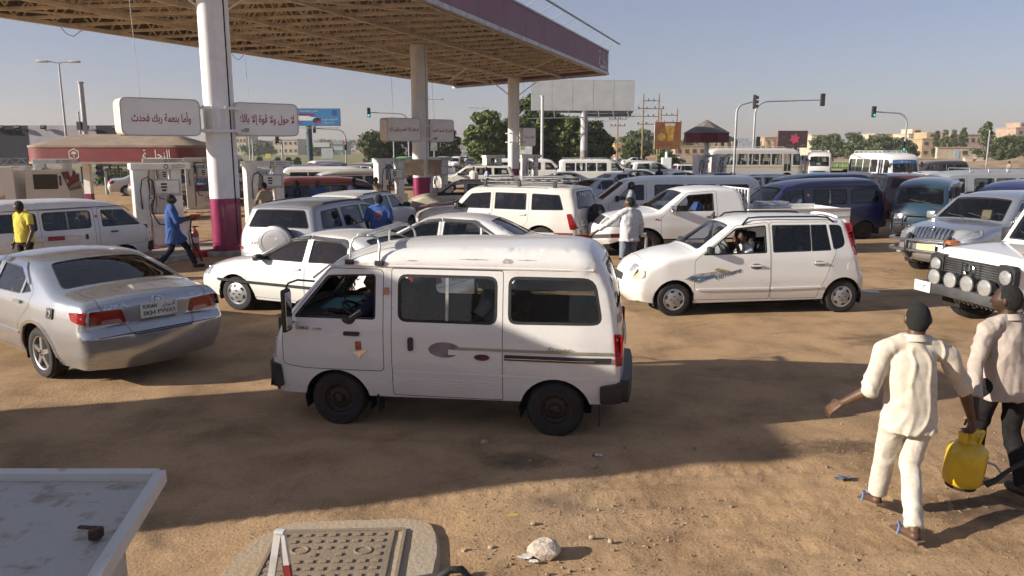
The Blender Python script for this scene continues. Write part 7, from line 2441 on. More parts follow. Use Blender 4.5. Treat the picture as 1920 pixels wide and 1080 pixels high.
# buildings
M_CREAMW = surf('cream_render', (.52, .44, .32), .9, var=.12, scale=.6)
M_TANW = surf('tan_render', (.42, .30, .18), .9, var=.15, scale=.6)
M_BRICK = surf('pinkish_render', (.40, .29, .22), .9, var=.15, scale=.6)
M_WIN = surf('far_window', (.05, .055, .06), .3, var=.2)
def house(x0, x1, Y, D, H, mat, label, floors=1, nwin=3, flat=.25, door=None, sub=None):
 rt = empty('house', ((x0 + x1) / 2, Y, 0), 0, label, 'house')
 w = x1 - x0
 q = MB(); q.box((0, D / 2, H / 2), (w, D, H)); q.build('wall', mat, rt)
 q = MB(); q.box((0, D / 2, H + flat / 2), (w + .5, D + .5, flat)); q.build('roof', mat, rt)
 for f in range(floors):
  for k in range(nwin):
   cx = -w / 2 + w * (k + .5) / nwin; cz = H * (f + .55) / floors
   ww, hh = min(1.5, w / nwin * .5), H / floors * .36
   q = MB(); q.box((cx, -.02, cz), (ww, .12, hh)); o = q.build('window', M_WIN, rt)
   q = MB(); q.box((cx, -.10, cz - hh / 2 - .06), (ww + .2, .18, .10)); q.build('sill', mat, o)
 if door:
  q = MB(); q.box((door[0], -.03, 1.15), (1.5, .12, 2.3)); q.build('door', door[1], rt)
 if sub:
  for (sx, sw, sh) in sub:
   q = MB(); q.box((sx, D / 2, H + sh / 2), (sw, D * .7, sh)); q.build('upper_storey', mat, rt)
   q = MB(); q.box((sx, D / 2 - D * .35 - .03, H + sh * .55), (sw * .5, .1, sh * .35)); q.build('window', M_WIN, rt)
 return rt
def hx(px, Y): return (px - 960) / CAM_F * Y
Yh = 230
house(hx(1745, Yh), hx(1848, Yh), Yh, 1.0, 3.2, M_CREAMW, 'long low cream yard wall with a pale blue gate', 1, 1, .2, (-2.4, surf('pale_blue_gate', (.35, .45, .55), .6)))
house(hx(1716, 262), hx(1790, 262), 262, 12, 6.0, M_TANW, 'tan two-storey house with stepped flat roof', 2, 5, .4, sub=[(-2, 5, 2.4)])
house(hx(1690, 290), hx(1750, 290), 290, 12, 8.2, M_CREAMW, 'cream flat-roofed house standing behind the tan one', 2, 4, .3, sub=[(-2, 4, 2.0)])
house(hx(1780, 275), hx(1826, 275), 275, 12, 7.6, M_BRICK, 'pinkish house with a wide upper terrace', 2, 4, .4)
house(hx(1886, 330), hx(1960, 330), 330, 14, 11.5, M_BRICK, 'tall unfinished brown block at the edge of the view', 3, 4, .4, sub=[(-4, 3, 2.5)])
house(hx(1512, 300), hx(1545, 300), 300, 12, 8.0, M_CREAMW, 'cream house seen between the flower billboard and trees', 2, 3, .3)
house(hx(1630, 320), hx(1690, 320), 320, 12, 8.8, M_CREAMW, 'pale house above the roadside trees', 2, 4, .3)
house(hx(1425, 280), hx(1448, 280), 280, 10, 6.8, M_TANW, 'tan block by the traffic light pole', 2, 2, .3)
house(hx(1320, 250), hx(1450, 250), 250, .5, 3.6, M_TANW, 'long tan perimeter wall behind the white bus', 1, 1, .2)
house(hx(1150, 300), hx(1245, 300), 300, 16, 4.6, surf('ochre_shed', (.50, .32, .13), .9, var=.2), 'long ochre market shed past the power pole', 1, 7, .4)
house(hx(1262, 290), hx(1332, 290), 290, 12, 3.8, M_TANW, 'tan market shed under the cone-topped kiosk roof', 1, 5, .3)
for i, (a, b, Y, H, m, lb) in enumerate(((440, 470, 420, 9.5, M_CREAMW, 'pale open-sided hall on the horizon, first of three'), (470, 500, 430, 7.0, surf('pale_teal_render', (.34, .44, .42), .8), 'pale teal hall on the horizon, second of three'), (520, 565, 400, 7.5, M_CREAMW, 'long white block on the horizon behind the lawn'), (630, 648, 410, 6.5, MATS['pale_teal_render'], 'small teal block on the horizon by the traffic light'))):
 house(hx(a, Y), hx(b, Y), Y, 20, H, m, lb, 2, 5, .5)
# perimeter posts on the tan wall
for i in range(9):
 q = MB(); q.box((hx(1342 + i * 12.5, 249), 249, 2.6), (.9, .6, 5.2), bev=.05)
 tag(q.build('wall_pier', M_TANW), '%s tan pier of the long perimeter wall, counted from the kiosk' % ('first second third fourth fifth sixth seventh eighth ninth'.split()[i]), 'pier', 'piers of the perimeter wall')
# earth mound at the edge
q = MB()
nx, ny = 60, 24
X, Yv = np.meshgrid(np.linspace(0, 1, nx), np.linspace(0, 1, ny))
x0, x1, y0, y1 = 56, 118, 96, 118
PX, PY = x0 + (x1 - x0) * X.ravel(), y0 + (y1 - y0) * Yv.ravel()
Z = np.clip(np.minimum(np.minimum(X.ravel() * 2.2, (1 - Yv.ravel()) * 3), Yv.ravel() * 3), 0, 1) * (1.9 + .9 * fbm(np.stack([PX * .12, PY * .2, PX * 0], 1), 4, 2)) + .25 * fbm(np.stack([PX * .8, PY * .8, PX * 0], 1), 3, 8) * np.minimum(1, X.ravel() * 4)
Z = np.where((X.ravel() < .01) | (Yv.ravel() < .01) | (Yv.ravel() > .99), -.1, Z)
q.add(np.stack([PX, PY, Z], 1), [(j * nx + i, j * nx + i + 1, (j + 1) * nx + i + 1, (j + 1) * nx + i) for j in range(ny - 1) for i in range(nx - 1)])
tag(q.build('earth_mound', surf('mound_earth', (.31, .215, .135), .95, var=.25, scale=.5, bump=.6, bscale=4), None, 60), 'long heap of dug earth at the edge of the sand lot', None, None, 'structure')
# hoarding with flood lights
def hoarding():
 Y = 62
 rt = empty('site_hoarding', (hx(100, Y), Y, 0), 0, 'long hoarding in dark slate and pale lilac panels with flood lights on top', 'hoarding')
 cx = hx(100, Y)
 slate, lilac = surf('slate_panel', (.018, .018, .032), .9, var=.12), surf('lilac_panel', (.30, .29, .33), .6, var=.1)
 edges = [-170, -90, -10, 72, 140, 197, 250, 305]
 for a, b, m in zip(edges[:-1], edges[1:], (slate, slate, slate, lilac, lilac, slate, slate)):
  z1 = at_y(100, 246, Y).z - (a > 240) * .1
  q = MB(); q.box(((hx(a, Y) + hx(b, Y)) / 2 - cx, 0, (z1 + .9) / 2), (hx(b, Y) - hx(a, Y) - .02, .12, z1 - .9)); q.v = [(x, y, z + .45) for x, y, z in q.v]; q.build('panel', m, rt)
 for px in range(-10, 310, 34):
  q = MB(); q.box((hx(px, Y) - cx, .2, 2.0), (.12, .12, 4.0)); q.build('post', M_UNDER, rt)
 for px in (8, 27, 57, 104, 182, 236):
  q = MB(); q.bar((hx(px, Y) - cx, 0, 4.1), (hx(px, Y) - cx, -.25, 4.45), .05, .05); q.box((hx(px, Y) - cx, -.35, 4.42), (.42, .22, .26), M=Matrix.Rotation(R(-30), 3, 'X'), bev=.03); q.build('flood_light', M_PLASTIC, rt)
hoarding()
# mesh fence with leaning struts behind the kiosk
rt = empty('mesh_fence', (-24, 58, 0), 0, 'open mesh fence with leaning struts below the lilac hoarding', 'fence')
for i in range(9):
 q = MB(); q.box((-6 + i * 2.0, 0, .85), (.07, .07, 1.7)); q.build('post', M_UNDER, rt)
 q = MB(); q.bar((-6 + i * 2.0, 0, 1.5), (-6 + i * 2.0 - .8, -.7, 0), .05, .05); q.build('strut', M_UNDER, rt)
q = MB()
for k in range(64): q.bar((-6 + k * .25, 0, .1), (-6 + k * .25, 0, 1.6), .012, .012)
for k in range(7): q.bar((-6, 0, .2 + k * .23), (10, 0, .2 + k * .23), .012, .012)
tag(q.build('wire_mesh', M_GALV, rt), kind='stuff')
# billboards
def board(name, px0, px1, py0, py1, Y, label, mat, frame=M_GALV, thick=.35, ncol=1, pole=None, turn=0.0):
 a, b = at_y(px0, py0, Y), at_y(px1, py1, Y)
 w, h = abs(b.x - a.x), abs(a.z - b.z)
 cx, cz = (a.x + b.x) / 2, (a.z + b.z) / 2
 rt = empty(name, (cx, Y, 0), turn, label, 'billboard')
 q = MB(); q.box((0, thick / 2, cz), (w, thick, h)); q.build('frame', frame, rt)
 for k in range(ncol):
  q = MB(); q.box((-w / 2 + w * (k + .5) / ncol, -.02, cz), (w / ncol - .03, .05, h - .06)); q.build('panel', mat, rt)
 if pole:
  q = MB(); q.lathe([(pole[1], 0), (pole[1], cz - h / 2 + .1)], 20, Matrix.Translation((pole[0], .3, 0))); q.build('pole', pole[2], rt, 40)
 return rt, w, h, cz
# the big blank one
M_BLANK = surf('weathered_white_sheet', (.50, .51, .50), .6, var=.10, scale=.7, col2=(.42, .43, .425), bump=.7, bscale=1.3, stretch=(1, 1, 1.6))
rt, w, h, cz = board('billboard', 996, 1190, 150, 208, 80, 'huge blank weathered white billboard on a thick pole', M_BLANK, ncol=5, pole=(.2, .36, surf('billboard_pole', (.46, .45, .46), .5, var=.2, scale=1.2)), turn=R(3))
q = MB(); q.box((.6, 2.2, cz - .1), (w * .98, .3, h), rz=R(9)); q.build('rear_board', surf('board_back', (.20, .18, .16), .8), rt)
q = MB(); q.box((w * .25, 1.2, cz - h / 2 - .35), (w * .46, 1.6, .25)); q.build('catwalk', surf('catwalk_grey', (.18, .19, .19), .7), rt)
q = MB(); q.bar((-w / 2 - .5, -.9, cz - h / 2 - .8), (w / 2 + .6, -.9, cz - h / 2 - .55), .09, .09); q.build('lamp_rail', M_GALV, rt)
for k in range(7):
 q = MB(); x = -w / 2 + .8 + k * w / 7; q.bar((x, 0, cz - h / 2), (x, -.9, cz - h / 2 - .7), .07, .07); q.build('lamp_arm', M_GALV, rt)
q = MB(); q.lathe([(.372, 1.0), (.372, 2.6)], 20, Matrix.Translation((.2, .3, 0)), cap=False); q.build('torn_posters', surf('torn_posters', (.40, .33, .24), .9, var=.6, scale=2.2, col2=(.16, .15, .18)), rt, 40)
# blue advertisement with a car
M_ADB = surf('ad_blue', (.030, .17, .36), .5, var=.15, scale=.4)
rt, w, h, cz = board('billboard', 522, 638, 203, 236, 92, 'blue advertising billboard with a pale car and white Arabic lettering', M_ADB, pole=(-.2, .34, surf('teal_pole', (.045, .075, .085), .6)))
def ad(rt, y, polys):
 for nm, P, m in polys:
  q = MB(); q.add([(a, y, b) for a, b in P], [tuple(range(len(P)))]); q.build(nm, m, rt)
X = lambda px: (px - 580) / CAM_F * 92
Zp = lambda py: at_y(580, py, 92).z
ad(rt, -.052, [('printed_car', [(X(548), Zp(226)), (X(549), Zp(221)), (X(556), Zp(219)), (X(563), Zp(215)), (X(575), Zp(215)), (X(582), Zp(219)), (X(596), Zp(221)), (X(599), Zp(226))], M_PLATE),
      ('printed_tag', [(X(558), Zp(217)), (X(558), Zp(213)), (X(590), Zp(213)), (X(590), Zp(217))], surf('ad_magenta', (.22, .02, .10), .5)),
      ('printed_tag', [(X(590), Zp(231)), (X(590), Zp(221)), (X(601), Zp(221)), (X(601), Zp(231))], MATS['ad_magenta']),
      ('printed_tag', [(X(548), Zp(232)), (X(548), Zp(228)), (X(566), Zp(228)), (X(566), Zp(232))], MATS['ad_magenta']),
      ('printed_cup', [(X(543), Zp(223)), (X(541), Zp(213)), (X(550), Zp(213)), (X(548), Zp(223))], surf('ad_yellow', (.50, .42, .06), .5)),
      ('printed_badge', [(X(622), Zp(217)), (X(622), Zp(206)), (X(631), Zp(206)), (X(631), Zp(217))], surf('ad_dark_blue', (.02, .06, .22), .5))])
ad(rt, -.056, [('printed_wheel', [(X(cx) + .28 * math.cos(t), Zp(226) + .28 * math.sin(t)) for t in np.linspace(0, 6.28, 12, endpoint=False)], M_INK) for cx in (556, 590)])
FM = Matrix(((1, 0, 0, 0), (0, 0, -1, 0), (0, 1, 0, 0), (0, 0, 0, 1)))
for t, px, py, hh in (('سجل برقمك وشارك معنا', 572, 208, .28), ('السحوبات اليومية', 616, 224, .26), ('هدايا وجوائز', 616, 230, .26)):
 text_on('lettering', arabic(t), Matrix.Translation((X(px), -.054, Zp(py))) @ FM, M_WHITEINK, rt, height=hh)
q = MB(); q.bar((-w / 2, -.4, cz - h / 2 - .25), (w / 2, -.4, cz - h / 2 - .25), .08, .08); q.build('lamp_rail', M_GALV, rt)
# drink advertisement
M_ADO = surf('ad_amber', (.24, .12, .035), .5, var=.5, scale=.8, col2=(.16, .045, .025))
rt, w, h, cz = board('billboard', 1228, 1276, 228, 280, 86, 'amber advertising billboard with a tall glass of drink', M_ADO, frame=M_PLATE, thick=.2, pole=(.0, .16, M_COLW))
X = lambda px: (px - 1252) / CAM_F * 86
Zp = lambda py: at_y(1252, py, 86).z
ad(rt, -.052, [('printed_glass', [(X(1251), Zp(264)), (X(1253), Zp(255)), (X(1248), Zp(244)), (X(1246), Zp(233)), (X(1265), Zp(233)), (X(1263), Zp(248)), (X(1262), Zp(264))], surf('ad_gold', (.46, .26, .04), .5, var=.3)),
      ('printed_slice', [(X(1241) + .45 * math.cos(t), Zp(257) + .42 * math.sin(t)) for t in np.linspace(0, 6.28, 18, endpoint=False)], surf('ad_lemon', (.46, .30, .06), .5, var=.4, scale=6))])
ad(rt, -.056, [('printed_foam', [(X(1246), Zp(236)), (X(1246), Zp(231)), (X(1265), Zp(231)), (X(1265), Zp(236))], M_TRIM)])
text_on('lettering', arabic('عيش اللحظة المنعشة'), Matrix.Translation((X(1252), -.054, Zp(272))) @ FM, M_INK, rt, height=.22, width=2.2)
q = MB(); q.box((.0, .3, .9), (1.0, .9, 1.8), bev=.03); q.build('plinth', M_COLW, rt)
# dark board with a pink flower
rt, w, h, cz = board('billboard', 1460, 1513, 245, 277, 112, 'dark brown billboard with a pink flower', surf('ad_brown', (.055, .030, .035), .5, var=.2), frame=surf('ad_rim_red', (.20, .02, .03), .5), thick=.25, pole=(.6, .2, M_PLASTIC))
q = MB()
for k in range(6):
 a = k * math.pi / 3 + .3
 d = Vector((math.cos(a), 0, math.sin(a))); n = Vector((-d.z, 0, d.x)); c = Vector((.25, -.052, cz + .05))
 q.add([c, c + d * .4 + n * .22, c + d * .72 + n * .1, c + d * .72 - n * .1, c + d * .4 - n * .22], [(0, 1, 2, 3, 4)])
q.build('printed_flower', surf('ad_pink', (.50, .06, .12), .5), rt)
for t, x, z, hh in (('زين عالم جميل', -.3, -.85, .20), ('عرض', 1.5, -.8, .3), ('٢٠١٣', -1.3, .3, .16)):
 text_on('lettering', arabic(t), Matrix.Translation((x, -.054, cz + z)) @ FM, surf('ad_cream_ink', (.45, .36, .20), .6), rt, height=hh)
# small roadside boards
for px0, px1, py0, py1, Y, lb, m in ((1384, 1417, 260, 280, 120, 'pale roadside board with a faint portrait beside the traffic light pole', surf('pale_board', (.46, .50, .56), .6, var=.4, scale=3)), (497, 508, 288, 297, 140, 'small yellow roadside board on the lawn', surf('yellow_board', (.55, .48, .10), .6)), (587, 618, 267, 276, 150, 'grey blank roadside board beyond the lawn', M_BLANK),
          (602, 625, 278, 298, 120, 'pale poster case beside the traffic light', surf('poster_case', (.40, .42, .43), .5)), (807, 820, 267, 283, 86, 'square back of a sign on a thin post past the middle column', M_GALV), (974, 998, 262, 290, 66, 'white notice case with a green patch behind the farthest column', M_PLATE)):
 rt, w, h, cz = board('sign_board', px0, px1, py0, py1, Y, lb, m, thick=.12, pole=(0, .07, M_GALV))
 rt['category'] = 'sign board'
 if 'green' in lb:
  q = MB(); q.box((-w * .28, -.05, cz + .1), (w * .26, .02, h * .5)); q.build('green_patch', surf('sign_green', (.22, .45, .16), .6), rt)
# lamp posts, signals, power poles
M_POST = surf('post_grey', (.36, .36, .36), .5, .3, var=.15)
def lamp_post(px, top, Y, label, double=True, r=.10):
 p = at_y(px, top, Y)
 rt = empty('street_lamp', (p.x, Y, 0), R(6), label, 'street lamp', 'street lamps')
 q = MB(); q.bar((0, 0, 0), (0, 0, p.z), r, n=10, w2=r * .55); q.build('post', M_POST, rt, 40)
 for sx in ((-1, 1) if double else (1,)):
  q = MB(); q.bar((0, 0, p.z), (sx * .75, 0, p.z + .10), .04, n=6); q.build('arm', M_POST, rt)
  q = MB(); q.box((sx * 1.05, 0, p.z + .10), (.75, .28, .16), bev=.06); q.build('lamp_head', surf('lamp_head', (.55, .54, .50), .4), rt, 40)
lamp_post(110, 118, 55, 'tall double-headed street lamp above the low red kiosk')
lamp_post(813, 187, 112, 'double-headed street lamp just past the middle column')
lamp_post(893, 203, 130, 'double-headed street lamp in front of the big trees')
lamp_post(868, 250, 230, 'double-headed street lamp farther along the avenue', r=.12)
lamp_post(886, 244, 270, 'small double-headed lamp far along the avenue', r=.13)
def plain_pole(px, top, Y, r, label, mat=M_POST, box=False):
 p = at_y(px, top, Y)
 rt = empty('pole', (p.x, Y, 0), 0, label, 'pole')
 q = MB(); q.bar((0, 0, 0), (0, 0, p.z), r, n=10, w2=r * .9); q.lathe([(r * 1.25, p.z), (r * 1.25, p.z + .08)], 10); q.build('shaft', mat, rt, 40)
 if box:
  q = MB(); q.box((-.25, -.1, p.z * .62), (.3, .25, .5), bev=.03); q.build('switch_box', M_PLASTIC, rt)
plain_pole(151, 156, 48, .16, 'plain steel pole with a dark box beside the double lamp', box=True)
plain_pole(147, 212, 52, .06, 'thin pole beside the plain steel pole')
plain_pole(1017, 181, 76, .16, 'white steel pole in front of the blank billboard', surf('white_pole', (.58, .57, .55), .5))
plain_pole(1856, 245, 78, .07, 'thin grey pole on the sand lot')
for i, px in enumerate((467, 473, 738, 785)):
 plain_pole(px, (258, 262, 262, 262)[i], 100, .10, ['thin pale pole on the lawn, first of a pair', 'thin pale pole on the lawn, second of a pair', 'short pale pole just before the middle column', 'short pale pole behind the middle column'][i])
def signal_head(q_parent, c, face=(0, -1, 0), lit='red', s=1.0):
 a = math.atan2(face[1], face[0]) + math.pi / 2
 q = MB(); q.box(c, (.34 * s, .26 * s, 1.02 * s), rz=a, bev=.03); o = q.build('signal_head', M_PLASTIC, q_parent)
 for k, nm in enumerate(('red', 'amber', 'green')):
  z = c[2] + (.32 - .32 * k) * s
  f = Vector(face).normalized()
  M = Matrix.Translation(Vector((c[0], c[1], z)) + f * .135 * s) @ f.to_track_quat('Z', 'Y').to_matrix().to_4x4()
  q = MB(); q.lathe([(.115 * s, 0), (.115 * s, .16 * s)], 14, M, cap=False); q.build('visor', M_PLASTIC, o)
  q = MB(); q.lathe([(.105 * s, .01), (.06 * s, .035 * s), (.001, .045 * s)], 14, M, cap=False)
  m = surf('signal_%s_dark' % nm, {'red': (.10, .01, .01), 'amber': (.12, .06, .01), 'green': (.01, .08, .06)}[nm], .3)
  if nm == lit:
   key = 'signal_%s_lit' % nm
   if key not in MATS:
    mm = bpy.data.materials.new(key); nt, p = nodes_of(mm)
    p.inputs['Base Color'].default_value = rgb((.02, .02, .02))
    p.inputs['Emission Color'].default_value = rgb({'red': (1, .06, .05), 'green': (.05, .9, .6), 'amber': (1, .5, .05)}[nm]); p.inputs['Emission Strength'].default_value = 1.3
    MATS[key] = mm
   m = MATS[key]
  q.build('lamp_lens', m, o)
 return o
def signal(px_pole, py_top, px_head, Y, label, lit='red', low=(), face=(0, -1, 0), head_dz=0.0, r=.09):
 p = at_y(px_pole, py_top, Y); hx_ = hx(px_head, Y) - p.x
 rt = empty('traffic_light', (p.x, Y, 0), 0, label, 'traffic light', 'traffic lights at the crossing')
 sg = 1 if hx_ > 0 else -1
 z = p.z; rr = min(1.0, abs(hx_) * .5)
 pts = [(0, 0, 0), (0, 0, z - rr)] + [(sg * rr * (1 - math.cos(t)), 0, z - rr + rr * math.sin(t)) for t in (.4, .8, 1.2, 1.57)] + [(hx_ - sg * .15, 0, z + .12)]
 q = MB(); q.tube(pts, [r, r, r * .95, r * .9, r * .85, r * .8, r * .55], 8); q.build('mast', M_POST, rt, 50)
 signal_head(rt, (hx_, 0, z + .12 + head_dz), face, lit)
 for dz, lt, sx in low: signal_head(rt, (sx, -.1, dz), face, lt, .9)
signal(1382, 194, 1403, 60, 'short-armed traffic light nearest the white bus', None, face=(.95, -.3, 0))
signal(1417, 190, 1527, 66, 'long-armed traffic light over the bus roof', None, low=((3.3, None, .35), (2.3, None, .35)), face=(0, 1, 0))
signal(1702, 212, 1622, 74, 'long-armed traffic light with green lit, beside the cream houses', 'green', low=((3.0, 'green', -.2), (1.9, 'green', -.2)))
signal(647, 243, 597, 96, 'traffic light showing red beside the blue billboard', 'red', low=((3.1, 'red', .0),))
signal(765, 213, 698, 86, 'traffic light showing green near the stained sign box', 'green')
signal(528, 262, 527.5, 84, 'low traffic light under the blue billboard', None, low=())
signal(197, 318, 196, 47, 'dark low traffic signal under the red kiosk roof', None)
M_WOOD = surf('pole_wood', (.26, .18, .11), .9, var=.25, scale=3)
def hpole(px0, px1, top, Y, label, arms=4):
 a, b = at_y(px0, top, Y), at_y(px1, top, Y)
 rt = empty('power_pole', ((a.x + b.x) / 2, Y, 0), 0, label, 'power pole')
 w = (b.x - a.x) / 2
 for sx in ((-1, 1) if w > .2 else (0,)):
  q = MB(); q.bar((sx * w, 0, 0), (sx * w, 0, a.z), .17, n=8, w2=.12); q.build('post', M_WOOD, rt, 40)
 for k in range(arms):
  z = a.z - 1.2 - k * 1.35; ww = (w + (1.0 if k % 2 else .15)) if w > .2 else (1.8 - .3 * k)
  q = MB(); q.bar((-ww, 0, z), (ww, 0, z), .14, .14); q.build('crossarm', surf('arm_steel', (.14, .13, .12), .7), rt)
  for x in np.linspace(-ww * .92, ww * .92, 4):
   q = MB(); q.lathe([(.05, 0), (.13, .06), (.07, .16), (.12, .22), (.05, .34)], 8, Matrix.Translation((x, 0, z + .06))); q.build('insulator', M_PLASTIC, rt)
hpole(1207, 1236, 176, 140, 'tall double power pole beside the drink billboard', 4)
hpole(1240, 1270, 204, 150, 'shorter double power pole behind the drink billboard', 3)
hpole(1159, 1159, 212, 160, 'single power pole past the blank billboard', 2)
hpole(1117, 1117, 218, 190, 'distant single power pole behind the billboard pole', 2)
hpole(1138, 1138, 250, 260, 'farthest single power pole over the market sheds', 2)
# sagging wires between the double poles and away
rt = empty('power_line', (0, 140, 0), 0, 'sagging electric wires strung between the power poles', 'wire')
for dx in (-1.6, -.6, .6, 1.6):
 a, b = at_y(1222, 190, 140) + Vector((dx, 0, 0)), at_y(1159, 218, 160) + Vector((dx, 0, 0)); c = at_y(1117, 224, 190) + Vector((dx * .6, 0, 0))
 for p, r_ in ((a, b), (b, c)):
  q = MB(); q.tube([p.lerp(r_, t) + Vector((0, -140, -1.4 * 4 * t * (1 - t) * .5)) for t in np.linspace(0, 1, 8)], .018, 4); q.build('wire', M_UNDER, rt)
# twin white cabinets on the sand lot
for i, px in enumerate((1813, 1833)):
 p = at(px, 313)
 rt = empty('utility_cabinet', (p.x, p.y, 0), R(-8), ['pale utility cabinet on the sand lot, nearer the bus', 'pale utility cabinet on the sand lot, nearer the grey pole'][i], 'cabinet')
 q = MB(); q.box((0, 0, .75), (1.15, .8, 1.3), bev=.02); q.build('cabinet', M_CREAMW, rt)
 q = MB(); q.box((0, 0, 1.43), (1.3, .95, .08), bev=.02); q.build('lid', M_TRIM, rt)
 q = MB(); q.box((0, 0, .05), (1.3, 1.0, .10)); q.build('plinth', M_CONC, rt)
 q = MB(); q.box((0, -.405, .75), (.9, .02, 1.0), bev=.008); q.build('door', M_CREAMW, rt)
# striped kerb along the far road edge
for i in range(26):
 q = MB(); q.box((-44 + i * 1.5, 97.4, .10), (1.46, .3, .2), bev=.02)
 tag(q.build('kerb', M_UNDER if i % 2 else M_KERB), kind='structure')
# vehicles of the yard
SILVER = paint('silver_paint', (.43, .45, .48), .7, .22, .03)
SILVER2 = paint('light_silver_paint', (.50, .50, .50), .45, .34, .20)
WHITE2 = paint('bright_white_paint', (.76, .75, .72), dust=.14)
WHITE3 = paint('dull_white_paint', (.58, .56, .52), dust=.35, rough=.42)
BLUE = paint('royal_blue_paint', (.005, .011, .085), dust=.03)
BLUE2 = paint('deep_blue_paint', (.004, .010, .065), dust=.03)
TEAL = paint('teal_blue_paint', (.007, .040, .072), dust=.04)
REDP = paint('dull_red_paint', (.19, .018, .016), dust=.25)
REDB = paint('bright_red_paint', (.30, .012, .025), dust=.15)
MAROON = paint('maroon_paint', (.060, .010, .014), dust=.2)
GOLD = paint('gold_beige_paint', (.33, .26, .16), .4, .35, .25)
CREAMP = paint('cream_paint', (.50, .46, .36), dust=.3)
GREYP = paint('grey_paint', (.17, .17, .165), .4, .35, .25)
DARKP = paint('near_black_paint', (.022, .022, .028), .2, .3, .25)
OLIVE = paint('dark_green_grey_paint', (.055, .062, .052), .3, .35, .3)
GREENP = paint('green_truck_paint', (.06, .30, .03), dust=.2)
ST = .16
def fit(root, x, y, deg, k=ST, z=1.0):
 """Place a vehicle; long ways across the view it is as long as the photograph shows it."""
 put(root, x, y, deg)
 c = math.cos(R(deg)) ** 2
 root.scale = (1 + k * c, 1 + k * (1 - c), z)
 return root
hv = micro_van('parked_van', M_WHITE, glass_mats={'window#2': M_GLASSL, 'rear_window': M_GLASSL}, seatmat=M_SEATR)
hero_van_extras(hv)
put(hv.root, -.555, 7.80, 171)
tag(hv.root, 'white high-roofed microvan with plum side decals and roof bars, nearest the camera', 'van')
v_bs = big_sedan('parked_car', SILVER)
fit(v_bs.root, -6.25, 10.52, 142, .13, .935)
tag(v_bs.root, 'silver saloon seen from behind with a red-lamped boot and number plate', 'car')
v_acc = sedan('parked_car', WHITE2, {'window#0': M_GLASSD, 'rear_window': M_GLASSD}, rim='cover', seatmat=M_SEATT)
fit(v_acc.root, -3.05, 12.95, 154, ST, .965)
tag(v_acc.root, 'white saloon with black rubbing strip just behind the microvan', 'car')
v_at = tall_hatch('parked_car', WHITE2)
put(v_at.root, 4.02, 13.20, -174.5)
tag(v_at.root, 'white tall hatchback with a blue and gold decal on its door', 'car')
v_gw = boxy_off_roader('off_roader', WHITE2)
fit(v_gw.root, 9.15, 11.8, 190, .08)
tag(v_gw.root, 'white boxy off-roader with four round spot lamps on its bumper', 'off-roader')
v_pr = suv('off_roader', SILVER, front='prado', gm={})
fit(v_pr.root, 11.05, 17.55, 210, .10)
tag(v_pr.root, 'silver off-roader with chrome bull bar and slotted grille', 'off-roader')
v_pu = pickup('pickup', WHITE2)
fit(v_pu.root, 5.05, 20.2, 190, .24)
tag(v_pu.root, 'white single-cab pickup with an open bed and cab guard', 'pickup')
v_pj = suv('off_roader', WHITE3, two_tone=paint('grey_beige_paint', (.34, .32, .29), .2, .4, .2), box=1.0, spare='wheel', rack=True, rim='alloy6', gm={'window#2': M_GLASSD, 'rear_window': M_GLASSD})
fit(v_pj.root, -.20, 21.2, 153)
tag(v_pj.root, 'white long estate off-roader with roof rack and uncovered spare wheel', 'off-roader')
v_pj_txt = v_pj.text('lettering', 'rear', 'PAJERO', (9.30, 0), .14, M_WHITEINK, width=.7, off=.0)
v_rv = suv('off_roader', paint('mid_silver_paint', (.27, .28, .31), .35, .36, .15), spare='cover', gm={'rear_window': M_GLASSB, 'window#2': M_GLASSD})
fit(v_rv.root, -4.2, 17.75, 74, .10, .93)
tag(v_rv.root, 'silver off-roader seen from behind with a covered spare wheel', 'off-roader')
# prototypes copied below
p_sed, p_van, p_suv, p_hat = v_acc.root, None, v_pj.root, v_at.root
v2 = micro_van('parked_van', BLUE, False, glass_mats={'window#1': M_GLASSD, 'window#2': M_GLASSB, 'rear_window': M_GLASSD, 'windscreen': M_GLASSD})
fit(v2.root, 9.25, 23.7, 197, .30)
tag(v2.root, 'royal blue van beyond the pickup bed with its driver at the window', 'van')
p_van = v2.root
def van(x, y, d, lb, m, k=ST, z=1.0, skip=()):
 r = clone(p_van, x, y, d, lb, 'van', None, m, skip); fit(r, x, y, d, k, z); return r
def sed(x, y, d, lb, m, k=ST, z=1.0):
 r = clone(p_sed, x, y, d, lb, 'car', None, m, LITE); fit(r, x, y, d, k, z); return r
def hat(x, y, d, lb, m, k=0.0, z=.95):
 r = clone(p_hat, x, y, d, lb, 'car', None, m, LITE + ('decal',)); fit(r, x, y, d, k, z); return r
v_suv = suv('off_roader', MAROON, gm={'rear_window': M_GLASSD})
fit(v_suv.root, 15.7, 32.0, 82); tag(v_suv.root, 'maroon off-roader seen from behind, past the royal blue van', 'off-roader')
def suvc(x, y, d, lb, m, k=ST, z=1.0):
 r = clone(v_suv.root, x, y, d, lb, 'off-roader', None, m, LITE); fit(r, x, y, d, k, z); return r
v_lv = long_van('parked_van', WHITE2, {'window#1': M_GLASSD, 'window#2': M_GLASSD, 'window#3': M_GLASSD}, 4)
fit(v_lv.root, 5.4, 26.4, 183, .22, .90); tag(v_lv.root, 'large white minibus with shaded windows behind the man in grey', 'van')
v_lr = long_van('parked_van', WHITE2, None, 5, True)
fit(v_lr.root, 6.2, 57.5, 2); tag(v_lr.root, 'white minibus with a roof rack passing under the blank billboard', 'van')
def lvan(x, y, d, lb, m, k=ST, z=1.0, rack=False):
 r = clone(v_lr.root if rack else v_lv.root, x, y, d, lb, 'van', None, m, LITE + (() if rack else ('roof_rack',))); fit(r, x, y, d, k, z); return r
v_dp = pickup('pickup', WHITE2, True)
